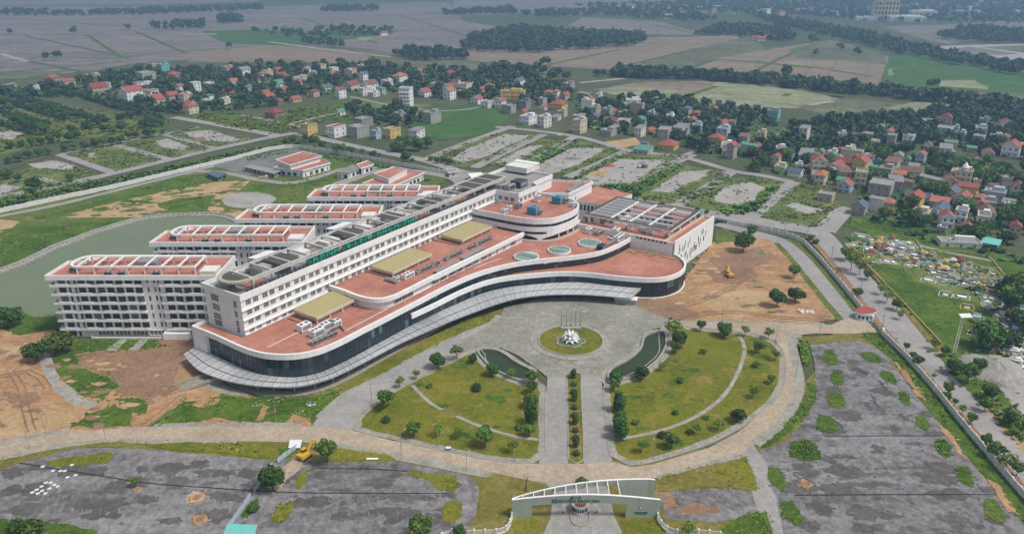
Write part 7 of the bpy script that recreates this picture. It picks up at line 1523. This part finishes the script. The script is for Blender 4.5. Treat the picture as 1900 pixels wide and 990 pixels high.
rnd = random.Random(77); keep = max(0, 288-NTREE[0]); FARTREES = []
hl = [(h[0].location, SHN.get(h[0].name, 'house')) for h in HOUSES if h[0].name in SHN]
used_l = Counter()
for i, q in enumerate(cands):
    dm = rnd.uniform(7, 12)
    if i < keep and showing(q):
        near = sorted((math.dist(q, l[:2]), lb, l) for l, lb in hl)[:1][0]
        two = sorted((math.dist(q, l[:2]), lb, l) for l, lb in hl)[1]
        pr = rel(J((q[0], q[1], 0)), J(near[2])); kd = rnd.choice(('broad', 'broad', 'broad', 'mid'))
        lb = ('dense dark tree ' if kd == 'broad' else 'mid green tree ')+pr+' the '+near[1]+(' and near the '+two[1] if len((near[1]+' '+two[1]+' '+pr).split()) < 9 else '')
        tree(q, dm, kd, ' '.join(lb.split()[:16]), 'trees among the village houses')
    else: FARTREES.append((q, dm))
# planted rows among the left gardens
for ln in ([(-60, 196), (10, 213), (87, 235)], [(0, 172), (58, 190), (163, 219), (200, 228)], [(95, 172), (150, 180), (215, 202), (300, 222)], [(-60, 178), (40, 200), (120, 224)], [(-40, 222), (20, 238), (60, 250)], [(200, 186), (260, 204), (330, 212)]):
    p = gp(ln); 
    for q in resample(p, int(length(p)/5.5)): FARTREES.append(((q[0]+rnd.uniform(-1.2, 1.2), q[1]+rnd.uniform(-1.2, 1.2)), rnd.uniform(4.5, 7.5)))
# far belts
FZ = [([(850, 90), (880, 70), (960, 52), (1030, 60), (1190, 68), (1200, 76), (1170, 86), (1000, 98), (900, 98)], 13), ([(1290, 64), (1340, 50), (1460, 56), (1475, 78), (1440, 80), (1400, 68), (1340, 68)], 14), ([(1380, 26), (1480, 42), (1640, 72), (1700, 92), (1900, 128), (2050, 155), (2050, 168), (1880, 138), (1680, 104), (1600, 84), (1440, 48)], 15), ([(1740, 66), (1800, 52), (1900, 62), (2050, 62), (2050, 80), (1850, 82), (1750, 76)], 16),
      ([(1090, 142), (1180, 134), (1290, 140), (1420, 150), (1560, 164), (1640, 172), (1760, 186), (1900, 202), (2050, 216), (2050, 226), (1900, 212), (1760, 194), (1640, 180), (1560, 174), (1420, 160), (1290, 148), (1180, 146)], 10), ([(730, 104), (760, 96), (860, 100), (872, 112), (770, 114)], 12), ([(95, 26), (250, 20), (490, 12), (490, 20), (250, 30), (95, 30)], 22), ([(590, 20), (620, 14), (700, 14), (700, 22), (600, 24)], 20), ([(815, 24), (950, 16), (960, 26), (830, 30)], 18), ([(930, 24), (1130, 18), (1290, 26), (1330, 40), (1250, 40), (1120, 30), (1000, 34)], 22),
      ([(1050, 12), (1300, 4), (1640, -8), (2050, -12), (2050, 48), (1720, 44), (1600, 40), (1400, 26), (1200, 22)], 30), ([(450, 60), (560, 60), (640, 52), (740, 58), (700, 70), (560, 74)], 26), ([(-300, 16), (90, 22), (90, 30), (-300, 30)], 24), ([(560, 78), (640, 84), (640, 90), (560, 84)], 16), ([(880, 130), (930, 124), (1000, 134), (1060, 150), (1000, 152)], 22), ([(405, 34), (425, 30), (450, 36), (450, 44), (405, 44)], 14), ([(280, 48), (380, 42), (380, 56), (290, 56)], 22)]
for i, (pz, sp_) in enumerate(FZ):
    for q in sample(gp(pz), sp_, False, 200+i): FARTREES.append((q, rnd.uniform(9, 16)))
for (x, y) in ((82, 112), (88, 112), (108, 112), (18, 64), (138, 62), (240, 55), (428, 92), (1505, 78), (1514, 82), (1514, 104), (1556, 92), (1592, 103), (1458, 139), (1730, 165), (1013, 122), (935, 135), (1560, 180), (1400, 150)):
    c = G(x, y); FARTREES.append(((c.x, c.y), rnd.uniform(12, 18)))
vs = []; fs = []
for q, dm in FARTREES:
    R_ = dm/2; n = 70 if q[1] < 1100 else 34
    cs = [(0, 0, R_*.95, R_*.75)]+[(rnd.uniform(-.6, .6)*R_, rnd.uniform(-.6, .6)*R_, R_*rnd.uniform(.6, 1.3), R_*.5) for _ in range(4)]
    for k in range(n):
        b = rnd.choice(cs); a = rnd.uniform(0, 6.28); e = math.asin(rnd.uniform(-.4, 1)); v = Vector((cos(a)*cos(e), sin(a)*cos(e), sin(e)))
        p = Vector((q[0]+b[0], q[1]+b[1], b[2]))+v*b[3]; nn = (v+Vector((rnd.gauss(0, .5), rnd.gauss(0, .5), rnd.gauss(.2, .4)))).normalized()
        t = nn.cross(Vector((0.31, .2, .9))).normalized(); u = nn.cross(t); s = R_*rnd.uniform(.2, .42); m0 = len(vs)
        vs += [tuple(p-t*s), tuple(p+u*s), tuple(p+t*s), tuple(p-u*s)]; fs.append((m0, m0+1, m0+2, m0+3))
me = bpy.data.meshes.new('distant_trees'); me.from_pydata(vs, [], fs); me.materials.append(M['leaf_far']); me.update()
tag(link('distant_trees', me), 'hazy dark tree belts and woods around the villages and far fields', 'trees', None, 'stuff')
print('TREES', NTREE[0], 'far', len(FARTREES), 'houses', len(HOUSES))
# ================================================================ rough growth, cemetery, haze
GRAV = [gp(p) for p in GRAVEL_PX]
def tufts(name, lab, polys, dens, h, mat, seed, w=None, maxn=60000, world=False, cat='grass'):
    """ground cover: clumps of blades standing on the ground, one mass"""
    rnd = random.Random(seed); vs = []; fs = []; w = w or h*.9; tot = 0
    for pz in polys:
        P = pz if world else gp(pz); xs = [p[0] for p in P]; ys = [p[1] for p in P]
        n = min(maxn, int(abs(area(P))*dens)); k = 0; tries = 0
        while k < n and tries < n*6:
            tries += 1; x = rnd.uniform(min(xs), max(xs)); y = rnd.uniform(min(ys), max(ys))
            if not inside((x, y), P): continue
            if name == 'weed_growth' and any(inside((x, y), g_) for g_ in GRAV) and rnd.random() < .9:
                k += 1; continue
            nz = noise.noise(Vector((x*.06, y*.06, seed)))
            if name != 'hedge_growth' and nz < rnd.uniform(-.55, .25): 
                k += 1; continue
            k += 1; tot += 1; hh = h*rnd.uniform(.45, 1.25)*(1+.5*nz); ww = w*rnd.uniform(.6, 1.2)
            for j in range(4):
                a = rnd.uniform(0, 6.28); c, s = cos(a), sin(a); tl = rnd.choice((-1, 1))*rnd.uniform(.5, 1.5)*hh; ox, oy = rnd.uniform(-.35, .35)*ww, rnd.uniform(-.35, .35)*ww; m0 = len(vs)
                vs += [(x+ox-c*ww*.5, y+oy-s*ww*.5, 0), (x+ox+c*ww*.5, y+oy+s*ww*.5, 0), (x+ox+c*ww*.35-s*tl, y+oy+s*ww*.35+c*tl, hh), (x+ox-c*ww*.35-s*tl, y+oy-s*ww*.35+c*tl, hh*rnd.uniform(.6, 1))]; fs.append((m0, m0+1, m0+2, m0+3))
    me = bpy.data.meshes.new(name); me.from_pydata(vs, [], fs); me.materials.append(M[mat]); me.update()
    return tag(link(name, me), lab, cat, None, 'stuff')
tufts('hedge_growth', 'thick green hedge growth along the outside of the long left boundary wall', [[(-90, 402), (0, 372), (220, 331), (430, 286), (525, 263), (560, 262), (556, 271), (530, 271), (430, 294), (210, 345), (0, 390), (-90, 416)]], .3, 2.0, 'leaf_mid', 1, 2.4)
tufts('hedge_growth', 'green growth along the foot of the wall behind the annexes', [[(560, 276), (640, 292), (740, 311), (740, 318), (640, 302), (560, 286)], [(450, 292), (530, 278), (540, 284), (460, 300)]], .22, 1.0, 'tuft_green', 2, 1.4)
WL = [[(-140, 350), (20, 325), (100, 300), (180, 320), (205, 326), (150, 350), (-100, 400)], [(112, 284), (215, 268), (308, 297), (215, 318)], [(222, 268), (300, 252), (400, 276), (322, 294)], [(305, 250), (360, 236), (475, 258), (400, 274)], [(790, 300), (830, 276), (930, 246), (1000, 252), (905, 300), (860, 312)], [(905, 306), (1000, 258), (1060, 262), (960, 312)], [(955, 314), (1000, 300), (1075, 260), (1150, 278), (1050, 325), (1000, 330)], [(1062, 332), (1160, 282), (1280, 290), (1185, 350), (1110, 352)], [(1140, 362), (1255, 304), (1355, 320), (1262, 378), (1190, 372)], [(1270, 380), (1330, 330), (1400, 330), (1460, 340), (1400, 396), (1340, 402)], [(1405, 398), (1470, 345), (1530, 340), (1560, 388), (1520, 425), (1450, 416)], [(400, 230), (520, 232), (560, 238), (530, 250), (420, 236)]]
tufts('weed_growth', 'tall weeds growing on the empty building plots', WL, .3, .8, 'tuft_weed', 3, 1.4)
tufts('weed_growth', 'bright weeds lining the edges of the plots behind the hospital', [[(1140, 362), (1165, 350), (1255, 306), (1268, 310), (1200, 350), (1180, 372)], [(1262, 376), (1330, 338), (1350, 325), (1356, 330), (1300, 362), (1275, 384)], [(1335, 390), (1400, 375), (1420, 350), (1450, 345), (1405, 392), (1350, 402)], [(955, 316), (1040, 272), (1070, 262), (1070, 268), (975, 326)], [(1062, 332), (1150, 284), (1160, 288), (1085, 336)], [(1060, 350), (1110, 345), (1185, 342), (1182, 350), (1100, 356)]], .3, 1.6, 'tuft_green', 4, 1.9)
tufts('weed_growth', 'rough garden growth on the plots below the far left village', [[(-100, 215), (110, 196), (320, 222), (300, 240), (120, 262), (-100, 300)], [(340, 215), (420, 208), (560, 232), (520, 252), (440, 240)], [(500, 210), (620, 190), (760, 205), (640, 225), (530, 232)]], .07, 1.2, 'tuft_olive', 5, 2.6)
tufts('grass_tufts', 'rough green grass tufts on the parking lot islands', ISLP, 4.5, .55, 'tuft_green', 6, .55, world=True)
tufts('grass_tufts', 'low olive grass tufts on the two big lawns', [LAWN_L, LAWN_R], .22, .28, 'tuft_olive', 7, .7, world=True)
tufts('grass_tufts', 'lush grass on the strip inside the parking lot wall', [[(1590, 620), (1630, 618), (1660, 645), (1752, 750), (1830, 836), (1900, 915), (1990, 1015), (1990, 1060), (1905, 970), (1850, 905), (1755, 790), (1700, 722), (1655, 660), (1620, 636)]], .7, .7, 'tuft_green', 8, .9)
tufts('grass_tufts', 'lush grass tufts on the worksite in front of the wards', [[(100, 655), (130, 632), (290, 632), (310, 642), (180, 652), (145, 660), (148, 685), (200, 700), (220, 715), (190, 742), (150, 735), (105, 700)], [(140, 792), (160, 770), (210, 752), (250, 762), (245, 792)], [(275, 792), (345, 745), (430, 735), (580, 738), (640, 722), (600, 760), (575, 785), (490, 786), (370, 785)], [(10, 575), (115, 590), (110, 612), (10, 606)]], .5, .6, 'tuft_green', 9, .9)
tufts('grass_tufts', 'olive grass tufts on the verges around the lots and the gate', [[(268, 826), (430, 823), (545, 832), (530, 850), (400, 842), (300, 834)], [(92, 860), (205, 840), (214, 846), (130, 866)], [(622, 832), (735, 856), (600, 858)], [(756, 882), (840, 884), (855, 900), (840, 915), (790, 890)], [(825, 935), (848, 928), (858, 945), (845, 972), (822, 970)], [(900, 886), (960, 893), (952, 925), (948, 975), (885, 985)], [(1224, 888), (1385, 850), (1404, 912), (1224, 912)], [(1380, 955), (1420, 950), (1436, 1000), (1436, 1040), (1300, 1040)], [(505, 962), (520, 938), (545, 932), (525, 972)], [(560, 880), (575, 872), (570, 895), (552, 910)], [(-60, 975), (80, 968), (180, 985), (180, 1030), (-60, 1030)], [(1155, 955), (1215, 960), (1235, 1000), (1180, 1010)], [(905, 600), (925, 580), (800, 630), (690, 690), (640, 728), (780, 655)]], .7, .6, 'tuft_olive', 10, .8)
tufts('grass_tufts', 'lush grass along the outer edge of the ring road bend', [[(1410, 830), (1450, 800), (1490, 750), (1500, 712), (1514, 716), (1512, 745), (1495, 772), (1455, 812), (1420, 832)], [(1483, 640), (1498, 638), (1505, 670), (1494, 680)]], 1.2, .8, 'tuft_green', 11, .9)
tufts('grass_tufts', 'green meadow growth beyond the pond', [[(0, 500), (0, 440), (130, 418), (255, 408), (190, 430), (100, 462), (60, 490)], [(60, 405), (230, 360), (330, 330), (420, 318), (420, 335), (200, 378)], [(300, 400), (330, 370), (425, 362), (370, 400)], [(200, 392), (235, 370), (262, 370), (235, 390)], [(460, 345), (640, 318), (640, 330), (480, 355)], [(500, 360), (560, 345), (660, 335), (600, 380), (520, 400)]], .1, .7, 'tuft_green', 12, 1.5)
tufts('grass_tufts', 'short grass and weeds in the cemetery field', [[(1620, 496), (1700, 500), (1760, 520), (1790, 590), (1790, 640), (1700, 590)], [(1580, 402), (1720, 428), (1700, 440), (1570, 420)], [(1700, 440), (1790, 425), (1880, 455), (1860, 500), (1760, 480)]], .2, .6, 'tuft_green', 13, 1.1)
tufts('weed_growth', 'scrub on the bank between outer road and gravel yard', [[(1740, 660), (1790, 655), (1830, 700), (1900, 780), (1900, 830), (1840, 770), (1770, 700)], [(1590, 460), (1640, 520), (1700, 590), (1745, 640), (1755, 655), (1690, 590), (1620, 510)]], .3, 1.1, 'tuft_weed', 14, 1.3)
tufts('weed_growth', 'green scrub growing between the graves', [[(1590, 450), (1640, 440), (1700, 455), (1740, 480), (1720, 500), (1660, 492), (1606, 478)], [(1720, 500), (1770, 480), (1850, 510), (1900, 545), (1910, 600), (1860, 600), (1800, 540), (1740, 525)], [(1800, 590), (1900, 610), (1910, 690), (1850, 660), (1800, 640)]], .22, 1.2, 'tuft_green', 15, 1.5)
tufts('undergrowth', 'dark shrubs and garden growth filling the gaps between the village houses', [v[0] for v in VZ[:9]], .028, 2.6, 'leaf_dark', 16, 3.4)
tufts('undergrowth', 'lighter garden greenery among the village houses', [v[0] for v in VZ[:9]], .018, 1.6, 'tuft_weed', 17, 3.0)
# ---- cemetery
def grave(p, rz, w, l, mats, kind, lab, grp):
    r = thing('grave', lab, 'grave', p, rz, grp); a, b = M[mats[0]], M[mats[1]]
    MB().wall([(-w/2, -l/2), (w/2, -l/2), (w/2, l/2), (-w/2, l/2)], 0, .55, .22, a, True).obj('kerb_frame', r)
    if kind == 'slab': MB().box((0, -.1, .55), (w*.5, l*.55, .75), b).box((0, -.1, .96), (w*.58, l*.62, .12), a).obj('tomb', r); MB().box((0, l*.42, .95), (w*.6, .22, 1.5), b).obj('headstone', r)
    elif kind == 'shrine':
        MB().box((0, 0, .9), (w*.5, l*.4, 1.8), b).obj('shrine_wall', r); mb = MB()
        for s, z in ((.85, 1.8), (.55, 2.35)): mb.add([(-w*s/2, -l*s*.4, z), (w*s/2, -l*s*.4, z), (w*s/2, l*s*.4, z), (-w*s/2, l*s*.4, z), (-w*s*.2, 0, z+.5), (w*s*.2, 0, z+.5)], [(0, 1, 5, 4), (1, 2, 5), (2, 3, 4, 5), (3, 0, 4), (3, 2, 1, 0)], M[mats[2]])
        mb.obj('shrine_roof', r)
    else: MB().box((0, l*.3, .9), (w*.85, .3, 1.3), b).obj('back_wall', r); MB().box((0, -.2, .35), (w*.4, l*.4, .5), b).obj('tomb', r)
CN = dict(white='white', yellow='yellow', pale_blue='pale blue', grey='grey', pink='pinkish', render_white='off white', turquoise='turquoise', cream='cream', concrete='dark grey')
for (x, y, w, l, m, k, lab) in ((1598, 440, 9, 4, ('pale_blue', 'white'), 'wall', 'long pale blue walled grave at the upper left of the cemetery'), (1632, 446, 7, 4, ('yellow', 'yellow'), 'wall', 'bright yellow walled grave at the top of the cemetery'), (1640, 452, 8, 4, ('yellow', 'yellow'), 'slab', 'second bright yellow grave in front of the yellow walled one'), (1616, 472, 5, 5, ('pink', 'pale_blue', 'brick_red'), 'shrine', 'grave shrine with red tiered roof near the roadside trees'), (1595, 478, 4, 4, ('brick_red', 'brick_red'), 'wall', 'small brick red enclosure by the roadside'), (1806, 620, 4, 4, ('white', 'pale_blue', 'brick_red'), 'shrine', 'lone shrine with red roof right of the light tower'), (1794, 572, 5, 5, ('yellow', 'cream'), 'wall', 'yellow grave enclosure above the light tower'), (1754, 548, 5, 5, ('white', 'render_white'), 'none', 'empty white kerb enclosure in the open cemetery grass'), (1784, 553, 6, 4, ('white', 'concrete'), 'slab', 'white grave with dark tomb right of the empty enclosure'), (1722, 522, 6, 3, ('white', 'render_white'), 'slab', 'white kerbed grave at the near edge of the upper rows'), (1806, 527, 6, 5, ('pale_blue', 'pale_blue'), 'slab', 'bold pale blue grave in the middle of the cemetery'), (1750, 503, 6, 5, ('white', 'concrete', 'yellow'), 'shrine', 'white enclosure with a yellow roofed shrine'), (1812, 590, 5, 3, ('pale_blue', 'white'), 'slab', 'pale blue grave right of the light tower panel'), (1584, 456, 4, 4, ('render_white', 'white'), 'wall', 'white pointed grave wall at the roadside end of the cemetery')):
    grave(G(x, y), radians(-33)+random.uniform(-.2, .2), w, l, m, k, lab, 'graves of the cemetery')
random.seed(31)
cz = [gp(z) for z in ([(1590, 450), (1640, 440), (1700, 455), (1740, 480), (1720, 500), (1660, 492), (1606, 478)], [(1720, 500), (1770, 480), (1850, 510), (1870, 540), (1840, 560), (1800, 540), (1740, 525)], [(1830, 540), (1900, 560), (1910, 600), (1860, 600), (1820, 570)], [(1820, 600), (1900, 610), (1910, 690), (1850, 660), (1830, 640)])]
ks = ['white', 'render_white', 'grey', 'white', 'render_white', 'cream', 'concrete', 'grey', 'pale_blue', 'yellow', 'pink', 'white', 'turquoise']; nb = [66, 54, 24, 34]; pts_ = []
for z, n in zip(cz, nb):
    xs = [p[0] for p in z]; ys = [p[1] for p in z]; k = 0; tr = 0
    while k < n and tr < 4000:
        tr += 1; q = (random.uniform(min(xs), max(xs)), random.uniform(min(ys), max(ys)))
        if inside(q, z) and all(math.dist(q, o) > 2.7 for o in pts_):
            pts_.append(q); k += 1; a, b = random.choice(ks), random.choice(ks); kd = random.choice(('slab', 'slab', 'wall', 'wall', 'slab', 'shrine')); rf = random.choice(('brick_red', 'slab_roof', 'slab_roof', 'render_white', 'yellow'))
            lab = f"{CN[a]} grave with {CN[b]} "+{'slab': 'headstone', 'wall': 'back wall', 'shrine': 'roofed shrine'}[kd]+(' in the upper cemetery', ' in the middle cemetery', ' at the cemetery right edge', ' in the lower cemetery')[cz.index(z)]
            grave((*q, 0), radians(-33)+random.uniform(-.5, .5), random.uniform(2.4, 4.4), random.uniform(2.6, 4.6), (a, b, rf), kd, lab, 'graves of the cemetery')
# ---- the air

mb = MB(); m = bpy.data.materials.new('haze_air'); m.use_nodes = True; nt = m.node_tree; nt.nodes.clear()
out = nt.nodes.new('ShaderNodeOutputMaterial'); pv = nt.nodes.new('ShaderNodeVolumePrincipled')
pv.inputs['Density'].default_value = 0.00030; pv.inputs['Color'].default_value = (.36, .60, .90, 1); pv.inputs['Anisotropy'].default_value = .2
nt.links.new(pv.outputs[0], out.inputs['Volume'])
mb.box((0, 6900, 69.5), (14400, 14800, 141), m); h = mb.obj('haze'); tag(h, kind='stuff')
